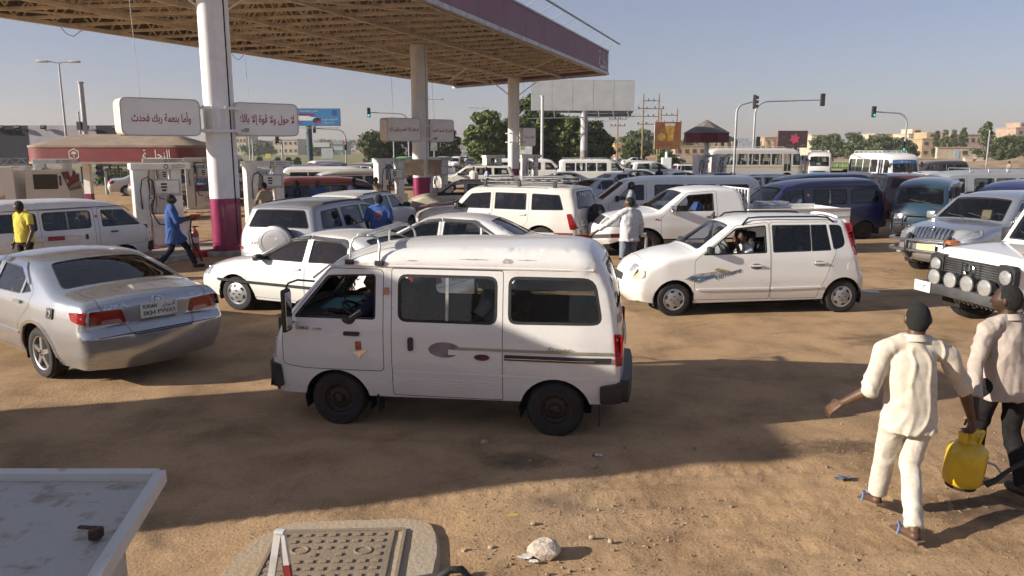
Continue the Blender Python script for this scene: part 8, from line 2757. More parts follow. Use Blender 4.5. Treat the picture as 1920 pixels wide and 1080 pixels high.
fit(v_dp.root, 10.9, 62, 2); tag(v_dp.root, 'white double-cab pickup past the roadside lawn', 'pickup')
def dpick(x, y, d, lb, m, k=ST, z=1.0):
 r = clone(v_dp.root, x, y, d, lb, 'pickup', None, m, LITE); fit(r, x, y, d, k, z); return r
van(13.0, 24.1, 234, 'teal blue van facing the camera with a nudge bar', TEAL, .12)
van(14.9, 22.6, 218, 'deep blue van tucked behind the silver off-roader', BLUE2, .12)
van(11.3, 28.9, 192, 'blue van whose roof shows behind the royal blue one', BLUE, .3)
van(-10.4, 17.5, 52, 'white van with the man in yellow at its tail', M_WHITE, .12, .88)
van(-6.7, 28.2, 24, 'dull red van behind the silver off-roader', REDP, .2, .95)
van(-7.5, 35.2, 205, 'white high-roofed van being fuelled by an attendant', WHITE3, .1)
van(-12.4, 45.0, 62, 'blue van waiting by the road beyond the pumps', BLUE, .1)
lvan(-9.0, 39.4, 8, 'white minibus behind the dull red van', WHITE2, .05, .92)
lvan(17.9, 29.6, 184, 'long silver minibus with roof rack at the edge of the view', SILVER2, .3, .95, True)
lvan(1.5, 60.5, 2, 'white minibus just behind the one with the roof rack', WHITE2)
van(34.2, 62.0, 184, 'near-black van on the sand lot', DARKP, .2)
van(-14.8, 63.0, 40, 'cream van on the road beyond the blue van', WHITE3, .1)
van(-10.2, 78.0, 60, 'green-roofed van on the far road', GREENP, .2, 1.1)
# saloons and estates
sed(-1.35, 15.6, 168, 'white saloon whose roof shows just past the microvan roof bar', WHITE2)
suvc(-4.45, 23.2, 76, 'white estate car with blacked-out rear glass ahead of the silver off-roader', WHITE2, .10, .86)
sed(-.9, 26.3, 182, 'bright red saloon nosing out from behind the white estate', REDB)
hat(-1.9, 30.4, 178, 'cream hatchback by the middle column', CREAMP, .0, .95)
sed(4.3, 35.2, 32, 'silver saloon seen from its red-lamped tail', SILVER2)
sed(1.6, 38.6, 192, 'dark grey saloon past the farthest pumps', GREYP)
sed(2.7, 44.5, 186, 'white saloon before the roof-racked minibus', WHITE2)
sed(6.2, 43.5, 28, 'white saloon with its tail lamp glowing past the silver saloon', WHITE2)
sed(8.3, 49.5, 2, 'white saloon farther out in the middle of the queue', WHITE2)
sed(10.2, 46.0, 8, 'white saloon beside the man in dark blue', WHITE2)
sed(9.6, 40.2, 186, 'white saloon just in front of the man in dark blue', WHITE3)
sed(9.4, 34.2, 148, 'gold beige saloon seen from behind by the kiosk pump', GOLD)
sed(12.0, 44.0, 8, 'grey saloon under the side of the white bus', GREYP)
suvc(13.2, 38.6, 10, 'white off-roader in front of the white bus', WHITE2, .16, .86)
sed(12.4, 33.6, 194, 'grey beige saloon behind the royal blue van', GOLD)
sed(21.8, 41.6, 188, 'white saloon in front of the tall bus', WHITE2)
suvc(20.3, 37.8, 76, 'white off-roader seen from behind near the tall bus', WHITE3, .1, .95)
suvc(-10.4, 53.0, 140, 'near-black off-roader on the road before the lawn', DARKP)
suvc(-13.6, 54.5, 130, 'maroon off-roader on the road past the blue van', MAROON)
suvc(-16.8, 46.5, 196, 'white off-roader on the road beside the nearest column', WHITE2, .16, .92)
dpick(-10.2, 58.0, 240, 'white pickup coming along the road past the red traffic light', WHITE3)
dpick(-6.6, 62.0, 250, 'grey pickup turning in from the avenue', GREYP)
suvc(-2.4, 48.6, 184, 'white off-roader before the farthest column pumps', WHITE2)
hat(14.9, 64.0, 4, 'white hatchback beyond the double-cab pickup', WHITE2)
sed(-19.3, 43.6, 70, 'dark green-grey saloon seen from behind under the red kiosk', OLIVE)
sed(-21.6, 46.8, 20, 'silver saloon parked behind the red kiosk', SILVER2)
suvc(-18.9, 49.0, 15, 'dark off-roader behind the red kiosk post', GREYP, .1)
sed(-15.4, 40.5, 66, 'black saloon with red tail lamps beside the nearest column', DARKP)
far = [(-7.4, 104, 262, 'white car heading this way at the mouth of the avenue', WHITE2, 'v'), (-9.9, 112, 262, 'silver off-roader at the mouth of the avenue', SILVER2, 's'), (-6.0, 118, 262, 'dark car at the mouth of the avenue', DARKP, 'c'),
    (-11.5, 138, 262, 'white van farther up the avenue', WHITE2, 'v'), (-8.8, 150, 262, 'white car farther up the avenue', WHITE2, 'c'), (-12.4, 172, 262, 'grey van high up the avenue', GREYP, 'v'), (-10.4, 188, 262, 'white car high up the avenue', WHITE2, 'c'),
    (20.5, 128, 5, 'white car on the market road under the power pole', WHITE2, 'c'), (31, 150, 5, 'dark car on the market road', DARKP, 'c'), (25, 172, 5, 'silver car on the market road near the sheds', SILVER2, 'c'), (45, 168, 185, 'white pickup on the market road', WHITE2, 'p'), (37, 180, 5, 'white van by the market sheds', WHITE2, 'v'), (33.5, 116, 5, 'white car past the cone-topped kiosk', WHITE2, 'c')]
for x, y, d, lb, m, k in far:
 {'v': lambda: van(x, y, d, lb, m, .1, 1, LITE), 'c': lambda: sed(x, y, d, lb, m), 's': lambda: suvc(x, y, d, lb, m), 'p': lambda: dpick(x, y, d, lb, m)}[k]()
# nudge bar on the teal van
for o in [o for o in COL.objects if o.get('label', '').startswith('teal blue van')]:
 q = MB()
 q.tube([(1.86, .34, .40), (1.92, .34, .70), (1.90, .30, .80), (1.90, -.30, .80), (1.92, -.34, .70), (1.86, -.34, .40)], .025, 8); q.tube([(1.86, .55, .55), (1.92, .34, .56), (1.92, -.34, .56), (1.86, -.55, .55)], .02, 8)
 q.build('nudge_bar', M_PLASTIC, o, 50)
# buses and lorries
STRB = [(.55, .95, surf('bus_blue', (.06, .22, .42), .4))]
b1 = bus('city_bus', WHITE3, 6, 7.4, stripe=[(1.22, 1.30, surf('bus_yellow', (.55, .42, .10), .5))]); put(b1.root, 19.4, 62.6, 2); b1.root.scale = (1.02, 1, 1.06)
tag(b1.root, 'cream white bus side-on with passengers, behind the gold beige saloon', 'bus')
b3 = bus('city_bus', WHITE2, 4, 6.0, stripe=STRB); put(b3.root, 22.8, 47.8, -84); b3.root.scale = (.8, .95, .95)
tag(b3.root, 'white and blue bus with its decorated windscreen towards the camera', 'bus')
c = clone(b3.root, 27.2, 69.0, -110, 'small dark-fronted bus waiting behind the cream white one', 'bus', None, WHITE3, LITE)
c = clone(b3.root, -18.4, 45.2, 40, 'white minibus with a blue skirt and rear ladder under the red kiosk', 'bus', None, WHITE2, LITE); c.scale = (.95, .95, .95)
q = MB()
for sy in (-.3, .3): q.bar((-3.16, sy, .9), (-3.10, sy, 2.6), .04, .04)
for k in range(6): q.bar((-3.16, -.3, 1.0 + .28 * k), (-3.16, .3, 1.0 + .28 * k), .03, .03)
q.build('ladder', M_GALV, c)
# decorated windscreen of the tall bus
b3.patch('sun_strip', 'T', [(2.70, -.74), (2.90, -.74), (2.90, .74), (2.70, .74)], surf('strip_blue', (.05, .14, .34), .5), -.004, .006, 0)
b3.text('lettering', 'front', arabic('ما شاء الله'), (2.80, 0), .13, M_WHITEINK, width=.7, off=.010)
def lorry(loc, deg, label, flat=True, cabm=None, bedm=None, panel=None):
 rt = empty('lorry', (loc[0], loc[1], 0), R(deg), label, 'lorry')
 P = [(2.9, .5), (2.98, .9), (2.95, 1.3), (2.70, 2.15), (1.55, 2.2), (1.5, .5)]
 M = Matrix(((1, 0, 0), (0, 0, 1), (0, 1, 0)))
 q = MB(); q.prism(P[::-1], -.95, .95, M); q.build('cab', cabm, rt)
 q = MB(); q.prism([(2.965, 1.34), (2.74, 2.08), (2.70, 2.08), (2.925, 1.34)][::-1], -.85, .85, M); q.build('windscreen', M_GLASSB, rt)
 for sy in (-1, 1):
  q = MB(); q.box((2.2, sy * .955, 1.7), (.8, .02, .6), bev=.008); q.build('window', M_GLASSB, rt)
  q = MB(); q.box((2.98, sy * .7, .85), (.04, .3, .22), bev=.015); q.build('headlight', M_LENS, rt)
  q = MB(); q.bar((2.6, sy * .95, 1.9), (2.75, sy * 1.2, 1.9), .03, .03); q.box((2.75, sy * 1.2, 1.75), (.06, .16, .4), bev=.02); q.build('mirror', M_PLASTIC, rt)
  for x in (2.15, -1.6, -2.4 if panel is None else -1.6):
   add_wheel(rt, x, sy * .85, .42, .26, 'bus')
 q = MB(); q.box((0, 0, .62), (5.6, .8, .18)); q.build('chassis', M_UNDER, rt)
 q = MB(); q.box((2.95, 0, .55), (.2, 1.9, .22), bev=.03); q.build('bumper', M_PLASTIC, rt)
 if panel is None:
  q = MB(); q.box((-.95, 0, .98), (4.5, 2.0, .12), bev=.01); q.build('bed_floor', bedm, rt)
  for x in np.linspace(-3.1, 1.2, 9):
   for sy in (-1, 1):
    q = MB(); q.box((x, sy * .98, 1.22), (.07, .05, .40)); q.build('stake', bedm, rt)
  for sy in (-1, 1):
   q = MB(); q.box((-.95, sy * .98, 1.42), (4.4, .06, .08)); q.build('side_rail', bedm, rt)
  q = MB(); q.box((1.28, 0, 1.5), (.1, 2.0, .9), bev=.02); q.build('headboard', bedm, rt)
 return rt
lorry((30.5, 74.0), 178, 'green flat-bed lorry parked by the far trees', True, paint('dark_cab_paint', (.10, .06, .04), dust=.3), GREENP)
# sign lorry by the kiosk
lt = lorry((-19.5, 28.8), 15, 'white box lorry covered in red Arabic advertising', False, WHITE3, WHITE3, panel=True)
lt.scale = (1, 1, .9)
q = MB(); q.box((-1.1, 0, 1.45), (4.6, 2.05, 1.75), bev=.03); q.build('box_body', M_CREAM, lt)
q = MB()
for sy in (-1, 1):
 for z in (2.36, 2.62): q.bar((-3.3, sy * .95, z), (1.1, sy * .95, z), .05, .05)
 for k in range(22):
  a, b = (2.38, 2.60) if k % 2 == 0 else (2.60, 2.38)
  q.bar((-3.3 + .2 * k, sy * .95, a), (-3.1 + .2 * k, sy * .95, b), .035, .035)
q.build('roof_rack', M_GALV, lt)
MS = Matrix.Translation((-.6, -1.032, 0)) @ Matrix(((1, 0, 0, 0), (0, 0, -1, 0), (0, 1, 0, 0), (0, 0, 0, 1)))
for t, z, h, m in (('أبو القيم', 1.86, .34, M_REDINK), ('استعداد تام لجميع', 1.42, .20, M_INK), ('العروض - اعداد ناصر', 1.08, .20, M_REDINK), ('٠١٢٢٤٠٩١١', .80, .16, M_REDINK)):
 text_on('lettering', arabic(t), Matrix.Translation((.62, 0, z)) @ MS, m, lt, height=h, bold=.012)
# people
C_CREAM = cloth('cream_shirt', (.60, .53, .43)); C_OFFW = cloth('off_white_denim', (.58, .53, .45)); C_ROSE = cloth('rose_beige_shirt', (.43, .36, .31)); C_BLACK = cloth('black_trousers', (.016, .014, .015), .3)
C_BLUE = cloth('work_blue', (.045, .095, .26)); C_NAVY = cloth('navy_trousers', (.014, .016, .030), .3); C_YEL = cloth('yellow_shirt', (.58, .50, .08)); C_WHITE = cloth('white_shirt', (.60, .60, .60)); C_JEAN = cloth('grey_jeans', (.20, .22, .27)); C_GREY = cloth('grey_shirt', (.30, .31, .34)); C_BEIGE = cloth('beige_check_shirt', (.34, .27, .19), .3, scale=40); C_DARK = cloth('dark_navy_shirt', (.022, .026, .06)); C_PALE = cloth('pale_blue_shirt', (.30, .34, .48))
# the two men carrying the cylinder
person((2.83, 5.22), R(-4), 'man in cream shirt and off-white trousers walking away with a yellow cylinder',
    dict(pelvis=(0, 0, .90), chest=(-.02, .02, 1.18), neck=(-.005, .035, 1.375), head=(.02, .06, 1.525), sl=(-.195, .02, 1.315), sr=(.225, .03, 1.285), el=(-.285, -.03, 1.03), wl=(-.425, .06, .90), er=(.375, .08, 1.02), wr=(.53, .25, .745),
   hl=(-.09, 0, .86), hr=(.09, 0, .86), kl=(-.085, .13, .475), al=(-.09, .20, .135), tl=(-.12, .34, .05), kr=(.045, .03, .46), ar=(-.005, -.25, .085), tr=(-.06, -.12, .035)),
    dict(shirt=C_CREAM, trousers=C_OFFW, shoe=surf('sandal_brown', (.16, .11, .07), .8)), .006, None, SKIN2, sleeve=1.08, slim=.88, hem=.735, scale=(1.05, 1, 1), curl=(.35, 1.0), detail=True, shoes='sandal', seed=4, long_hem=.012, headyaw=R(-12), grip={'r': (.28, .12, -1)})
person((3.86, 5.80), R(8), 'man in rose beige shirt and black trousers sharing the load of the cylinder',
    dict(pelvis=(0, 0, .92), chest=(.0, .01, 1.20), neck=(.0, .02, 1.40), head=(-.01, .05, 1.55), sl=(-.19, .0, 1.34), sr=(.19, .0, 1.34), el=(-.30, -.06, 1.06), wl=(-.375, -.20, .80), er=(.25, -.03, 1.07), wr=(.27, .05, .83),
   kl=(-.10, .10, .50), al=(-.10, .12, .09), tl=(-.12, .28, .035), kr=(.11, .0, .49), ar=(.12, -.18, .10), tr=(.13, -.04, .035)),
    dict(shirt=C_ROSE, trousers=C_BLACK, shoe=surf('black_shoe', (.02, .018, .016), .5)), .006, None, SKIN, sleeve=1.8, slim=.9, hem=.78, scale=(1.05, 1, 1), curl=(1.0, .5), detail=True, seed=8, headyaw=R(35), grip={'l': (-.1, -.15, -1)})
# yellow cylinder
rt = empty('gas_cylinder', (3.44, 5.53, .17), R(20), 'dented yellow gas cylinder with a black hose, carried between two men', 'gas cylinder'); rt.rotation_euler = (R(4), R(3), R(20)); rt.scale = (.95, .88, .88)
M_CYL = surf('cylinder_yellow', (.70, .47, .010), .4, var=.25, scale=7, col2=(.56, .35, .015), coat=.3)
q = MB(); q.lathe([(.02, 0), (.11, .005), (.145, .035), (.155, .08), (.155, .30), (.145, .345), (.11, .38), (.05, .40), (.045, .415)], 32); q.build('tank', M_CYL, rt, 40)
q = MB(); q.lathe([(.157, .17), (.157, .18)], 32, cap=False); q.build('weld_seam', M_CYL, rt, 40)
q = MB(); q.lathe([(.045, .41), (.045, .44), (.028, .45), (.028, .49)], 14); q.build('valve', M_CYL, rt, 40)
for sx in (-1, 1):
 q = MB(); q.box((sx * .085, 0, .435), (.022, .07, .13), M=Matrix.Rotation(R(sx * 14), 3, 'Y')); q.build('collar_strap', M_CYL, rt)
q = MB(); q.tube([(-.10, -.02, .50), (-.06, -.05, .515), (0, -.06, .52), (.06, -.05, .515), (.10, -.02, .50)], .014, 8); q.build('carry_handle', M_CYL, rt, 50)
q = MB(); q.lathe([(.118, -.012), (.118, .012)], 24, cap=False); q.build('foot_ring', M_UNDER, rt, 40)
q = MB(); q.tube([(.10, -.14, .06), (.16, -.17, .10), (.22, -.18, .16), (.32, -.20, .24), (.46, -.2, .28), (.72, -.15, .32)], [.030, .024, .020, .018, .018, .018], 9); q.build('hose', M_RUBBER, rt, 50)
q = MB(); q.tube([(.09, -.12, .26), (.15, -.15, .24), (.20, -.17, .18)], .010, 7); q.build('hose_branch', M_GALV, rt, 50)
def sitter(veh_root, x, y, z, label, shirt, J=None, skin=None, sleeve=.5, turn=0.0, group=None, **k):
 """A person sitting in a vehicle, at that vehicle's local x, y."""
 a = veh_root.rotation_euler.z
 sx, sy = veh_root.scale.x, veh_root.scale.y
 X = veh_root.location.x + math.cos(a) * x * sx - math.sin(a) * y * sy
 Y = veh_root.location.y + math.sin(a) * x * sx + math.cos(a) * y * sy
 j = dict(pelvis=(0, 0, .12), chest=(0, .0, .40), neck=(0, .01, .60), head=(0, .04, .75), sl=(-.18, .0, .55), sr=(.18, .0, .55), el=(-.24, .16, .32), er=(.24, .16, .32), wl=(-.14, .40, .36), wr=(.14, .40, .36), hl=(-.09, .02, .10), hr=(.09, .02, .10), kl=(-.12, .42, .12), kr=(.12, .42, .12), al=(-.12, .46, -.28), ar=(.12, .46, -.28))
 j.update(J or {})
 return person((X, Y), a - math.pi / 2 + turn, label, j, dict(shirt=shirt, trousers=C_NAVY), .013, group, skin or SKIN, seat=True, sleeve=sleeve, hem=.06, z=z, **k)
M_STRIPE = cloth('navy_striped_shirt', (.018, .020, .045), .2)
d = sitter(hv.root, .74, .33, .66, 'microvan driver in a navy shirt with pale piping, elbow on the sill', M_STRIPE, dict(el=(-.37, .18, .41), wl=(-.22, .42, .42), er=(.22, .22, .34), wr=(.08, .44, .40)), headyaw=R(20))
q = MB()
q.tube([(-.15, -.02, .622), (-.245, .04, .55), (-.33, .11, .49), (-.395, .17, .45)], .006, 5); q.build('piping', M_WHITEINK, d)
sitter(hv.root, .70, -.34, .66, 'passenger in dark clothes beside the microvan driver', C_DARK)
sitter(hv.root, -.40, .30, .70, 'passenger behind the sliding window of the microvan', C_GREY)
sitter(v_at.root, .12, .33, .50, 'hatchback driver in a white shirt with hand raised to the face', C_WHITE, dict(el=(-.30, .18, .42), wl=(-.10, .20, .66)), SKIN2)
sitter(v_at.root, .30, -.33, .50, 'hatchback passenger with an arm on the roof', C_GREY, dict(el=(.36, .12, .62), wr=(.40, .02, .95)), SKIN)
sitter(v_at.root, -.85, .30, .50, 'passenger behind the dark rear glass of the hatchback', C_DARK)
sitter(v2.root, .55, .34, .72, 'driver of the royal blue van in a pale blue shirt', C_PALE, None, SKIN, 1.5)
sitter(v_pu.root, .30, .40, .74, 'pickup driver hidden behind a lowered sun visor', C_BLUE)
sitter(v_acc.root, .15, -.34, .42, 'driver in the white saloon behind the microvan', C_DARK)
# open bale of plastic sheeting at the royal blue van's window, on the pickup bed
q = MB()
P = rpoly([(-.55, -.30), (.55, -.30), (.55, .30), (-.55, .30)], .1, 4)
for k in range(5):
 sc = 1 - .06 * k
 q.prism([(p[0] * sc + .03 * math.sin(k * 2), p[1] * sc) for p in P], .09 * k, .09 * k + .075)
o = q.build('plastic_bale', surf('clear_plastic_wrap', (.55, .58, .60), .25, var=.2, coat=.6, bump=.5, bscale=14), None); tag(o, 'stack of pale plastic-wrapped sheets on the pickup bed', 'bundle')
a = v_pu.root.rotation_euler.z; bx = -1.55 * v_pu.root.scale.x
o.location = (v_pu.root.location.x + math.cos(a) * bx, v_pu.root.location.y + math.sin(a) * bx, .745 + .16); o.rotation_euler = (0, 0, a)
q = MB(); q.box((v_pu.root.location.x + math.cos(a) * bx, v_pu.root.location.y + math.sin(a) * bx, .825), (1.2, .8, .155), rz=a, bev=.01)
tag(q.build('pallet', M_WOOD), 'low wooden pallet under the plastic-wrapped sheets', 'pallet')
GA = 'pump attendants in blue overalls'
at1 = at(322, 512)
person((-7.62, 17.2), R(-62), 'attendant in a blue coat striding with a raised fuel nozzle', dict(pelvis=(0, 0, .93), el=(-.24, .12, 1.12), wl=(-.12, .38, 1.18), er=(.25, .08, 1.12), wr=(.13, .36, 1.16), kl=(-.10, .26, .52), al=(-.10, .42, .10), tl=(-.11, .56, .05), kr=(.10, -.06, .50), ar=(.11, -.36, .14), tr=(.12, -.24, .04)),
    dict(shirt=C_BLUE, trousers=C_NAVY), .011, GA, SKIN, sleeve=1.35, hem=.62, scale=(1.05, 1.05, 1), long_hem=.03, seed=2)
rt = empty('fuel_nozzle', (-7.62 + .42, 17.2 + .26, 1.20), R(-62), 'red-handled fuel nozzle held up by the striding attendant', 'nozzle')
q = MB(); q.box((0, 0, 0), (.07, .22, .10), bev=.02); q.build('grip', surf('nozzle_red', (.40, .05, .03), .5), rt)
q = MB(); q.tube([(0, .10, .03), (0, .18, .07), (0, .32, .11)], .013, 7); q.build('spout', M_GALV, rt, 50)
q = MB(); q.tube([(0, -.08, -.02), (0, -.12, -.25), (.05, -.10, -.55), (.1, .02, -.85), (-.2, .1, -1.06)], .018, 7); q.build('hose', M_RUBBER, rt, 50)
person((-9.75, 15.3), R(158), 'man in a yellow polo shirt at the tail of the white van', dict(el=(-.27, .02, 1.10), wl=(-.30, .16, .88), er=(.26, -.06, 1.10), head=(0, .06, 1.585)), dict(shirt=C_YEL, trousers=C_BLACK), .012, None, SKIN2, sleeve=.55, hem=.88, seed=5, headyaw=R(-80))
person((-7.55, 23.6), R(60), 'man in a beige check shirt leaning by a pump', dict(el=(-.32, .0, 1.16), wl=(-.24, .16, 1.0), er=(.32, .06, 1.18), wr=(.42, .24, 1.08)), dict(shirt=C_BEIGE, trousers=C_NAVY), .016, None, SKIN, sleeve=1.0, seed=3)
person((-2.97, 17.2), R(-8), 'attendant in a blue shirt with an orange mark on his back', dict(el=(-.26, -.02, 1.12), wl=(-.24, .10, .90)), dict(shirt=C_BLUE, trousers=C_NAVY), .012, GA, SKIN, sleeve=1.0, hem=.80, scale=(1.15, 1, 1.0), long_hem=.02, seed=6)
q = MB(); emblem(q, Matrix.Translation((-2.97, 17.035, 1.26)) @ Matrix.Rotation(R(-8), 4, 'Z') @ FM, .10)
o = q.build('back_emblem', surf('orange_print', (.50, .14, .05), .7)); o.parent = [p for p in COL.objects if p.get('label', '').startswith('attendant in a blue shirt with an orange')][0]; o.matrix_parent_inverse = Matrix.LocRotScale(o.parent.location, o.parent.rotation_euler, o.parent.scale).inverted()
person((-5.55, 27.2), R(-30), 'attendant in dark blue reaching towards the white high-roofed van', dict(er=(.30, .20, 1.36), wr=(.36, .45, 1.34)), dict(shirt=C_DARK, trousers=C_NAVY), .016, GA, SKIN, sleeve=1.8, seed=7)
person((-4.95, 28.2), R(150), 'man in khaki facing the attendant in dark blue', None, dict(shirt=C_BEIGE, trousers=C_NAVY), .018, None, SKIN2, sleeve=1.0)
person((2.47, 16.15), R(22), 'man in a loose white shirt and jeans resting a hand on the striped rail', dict(el=(-.34, .12, 1.20), wl=(-.56, .30, .98), er=(.25, -.02, 1.10), wr=(.26, .05, .86)), dict(shirt=C_WHITE, trousers=C_JEAN), .011, None, SKIN2, sleeve=1.75, hem=.80, scale=(1.12, 1.05, 1), long_hem=.02, seed=11, headyaw=R(40))
person((3.50, 22.75), R(-100), 'man in a grey shirt standing beside the large white minibus', dict(el=(-.25, .06, 1.12), wl=(-.22, .20, .92)), dict(shirt=C_GREY, trousers=C_NAVY), .014, None, SKIN, sleeve=1.8, scale=(1.1, 1.1, 1.03), seed=12)
person((8.45, 44.6), R(-160), 'man in dark blue standing among the white saloons', None, dict(shirt=C_DARK, trousers=C_NAVY), .02, None, SKIN, sleeve=1.2)
person((-2.25, 45.4), R(170), 'man in white by the pumps of the farthest column', None, dict(shirt=C_WHITE, trousers=C_JEAN), .02, None, SKIN2)
person((-1.45, 44.2), R(100), 'man in pale blue by the pumps of the farthest column', None, dict(shirt=C_PALE, trousers=C_NAVY), .02, None, SKIN)
person((-9.0, 40.6 - 6.2), R(200), 'dark-haired man waiting near the white high-roofed van', None, dict(shirt=C_DARK, trousers=C_NAVY), .02, None, SKIN)
person((-6.95, 25.0), R(120), 'dark-haired man with his back to the dull red van', None, dict(shirt=C_DARK, trousers=C_NAVY), .02, None, SKIN)
person((-6.35, 25.3), R(200), 'second dark-haired man beside the dull red van', None, dict(shirt=C_BLUE, trousers=C_NAVY), .02, None, SKIN)
person((42.5, 66.5), R(-90), 'man in a pale shirt crossing the sand lot', None, dict(shirt=C_BEIGE, trousers=C_NAVY), .025, None, SKIN2)
person((20.6, 62.0), R(-90), 'man in white beside the small dark-fronted bus', None, dict(shirt=C_WHITE, trousers=C_NAVY), .025, None, SKIN2)
person((-7.6, 42.4), R(40), 'man in dark clothes walking between the pumps', None, dict(shirt=C_GREY, trousers=C_NAVY), .022, None, SKIN)
# foreground things
# concrete slab with a cast cover
rt = empty('manhole_slab', (-1.15, 4.82, 0), 0, 'sandy concrete slab holding a studded cast cover', 'slab'); rt.scale = (1, 1, .65)
P = rpoly([(-.72, -.75), (.66, -.72), (.64, .10, .1), (.55, .34, .10), (.42, .41, .08), (-.46, .36, .12), (-.68, .05, .15)], .12, 6)
M_SLAB = surf('sandy_concrete', (.36, .30, .22), .95, var=.15, scale=2.5, col2=(.40, .29, .18), bump=.35, bscale=30)
# rough edged slab made of a conforming net
D = densify(P, .05); D = D + .012 * np.stack([noise3(np.c_[D * 9, D[:, 0] * 0], 2), noise3(np.c_[D * 9 + 5, D[:, 0] * 0], 3)], 1)
I = grid_in(D, .05, D)
V, F = cdt([D], I); F = F[inpoly(D, V[F].mean(1))]
zz = .060 + .006 * fbm(np.c_[V * 3, V[:, 0] * 0], 3, 4)
q = MB(); q.add(np.c_[V, zz], [tuple(f) for f in F])
n = len(D); De = inset(D if area(D) > 0 else D[::-1], -.035)
D2 = D if area(D) > 0 else D[::-1]
q.add([(a, b, .058) for a, b in D2] + [(a, b, -.02) for a, b in De], [(i, n + i, n + (i + 1) % n, (i + 1) % n) for i in range(n)])
q.build('slab', M_SLAB, rt, 45)
M_CAST = surf('dusty_cast_iron', (.21, .165, .115), .9, var=.2, scale=5, col2=(.28, .205, .135), bump=.25, bscale=60)
q = MB(); q.box((-.055, .0 - .19, .062), (.80, .80, .03), rz=R(2.5), bev=.006); cv = q.build('cover', M_CAST, rt)
for sx, sy, w, h in ((.41, -.19, .03, .84), (-.47, -.19, .03, .84), (-.04, .22, .86, .03)):
 q = MB(); q.box((sx, sy, .072), (w, h, .035), rz=R(2.5), bev=.005); q.build('cover_rim', M_CAST, rt)
q = MB(); q.box((0, 0, 0), (.045, .038, .016), bev=.004); stud = q.mesh('stud', M_CAST)
for i in range(9):
 for k in range(8):
  x, y = -.40 + i * .085 + (k % 2) * .0, .16 - k * .088
  if (i in (1, 2) and k in (2, 3)) or (i in (6, 7) and k in (2, 3)) or (i in (4,) and k in (3,)): continue
  o = link('stud', stud, cv); c, s_ = math.cos(R(2.5)), math.sin(R(2.5))
  o.location = (-.03 + x * c - y * s_, -.01 + x * s_ + y * c, .083); o.rotation_euler = (0, 0, R(2.5))
for cx in (-.275, .15):
 q = MB(); q.tube([(cx + .055 * math.cos(t), -.06 + .045 * math.sin(t), .080) for t in np.linspace(0, 2 * math.pi, 18, endpoint=False)], .010, 6, True); q.build('cast_ring', M_CAST, cv, 50)
# white-topped angle frame with red bands
ap = at(525, 998, .46)
rt = empty('angle_frame', (ap.x, ap.y, 0), R(-6), 'inverted V frame end painted white with red bands', 'barrier')
for sx, sy, e in ((-1, -.02, 0), (1, .02, .003)):
 for t0, t1, m in ((0, .42 if sx > 0 else .85, M_BWHITE), (.42 if sx > 0 else .85, 1.0, M_BRED)):
  q = MB(); a = Vector((sx * .010, 0, .46 - e)); b = Vector((sx * .075, sy - .06, 0.0))
  q.bar(a.lerp(b, t0), a.lerp(b, t1), .042, .03, up=(0, 1, 0)); q.build('leg', m, rt)
q = MB(); q.box((0, 0, .463), (.062, .045, .02), bev=.005); q.build('apex_cap', M_BWHITE, rt)
q = MB(); q.bar((-.095, -.05, .10), (.095, -.05, .10), .03, .03); q.build('tie_bar', M_BWHITE, rt)
# black rubber bend
bp = at(853, 1066, .30)
rt = empty('rubber_hose', (bp.x, bp.y, 0), R(10), 'bent black rubber hose end standing near the slab', 'hose')
q = MB(); q.tube([(-.14, 0, .0), (-.13, 0, .16), (-.10, 0, .25), (-.03, 0, .295), (.04, 0, .29), (.085, 0, .23), (.09, 0, .12), (.09, 0, .0)], .022, 10); q.build('bend', M_RUBBER, rt, 50)
q = MB(); q.lathe([(.03, .0), (.03, .05)], 12, Matrix.Translation((.09, 0, 0))); q.build('collar', M_PLASTIC, rt, 40)
# pale rock and litter
def rock(loc, s, mat, label, name='rock', seed=1, cat='rock'):
 bm = bmesh.new(); bmesh.ops.create_icosphere(bm, subdivisions=2, radius=1.0)
 P = np.array([v.co[:] for v in bm.verts]); h = fbm(P * 1.3, 3, seed)
 for v, k in zip(bm.verts, h): v.co = Vector((v.co.x * s[0], v.co.y * s[1], max(-.6, min(.72, v.co.z)) * s[2])) * (1 + .22 * float(k))
 me = bpy.data.meshes.new(name); bm.to_mesh(me); bm.free(); me.materials.append(mat)
 o = link(name, me); o.location = loc; tag(o, label, cat)
 return o
M_ROCK = surf('pale_limestone', (.56, .47, .38), .9, var=.15, scale=9, bump=.4, bscale=40)
p = at(1022, 1042); rock((p.x, p.y, .052), (.105, .075, .085), M_ROCK, 'pale block of stone lying on the bare soil', seed=3)
p = at(908, 832); rock((p.x, p.y, .018), (.035, .03, .03), M_SLAB, 'small tan stone in the shade of the microvan', seed=9)
for i, (px, py, lb) in enumerate(((870, 1035, 'brown pebble nearest the slab edge'), (920, 1030, 'brown pebble between the slab and the pale stone'), (1110, 1010, 'brown pebble just past the pale stone'), (1000, 985, 'brown pebble above the pale stone'), (1145, 1018, 'small round pebble at the tyre ruts'))):
 p = at(px, py); rock((p.x, p.y, .014), (.022, .018, .02), M_SLAB, lb, 'pebble', 20 + i, 'pebble')
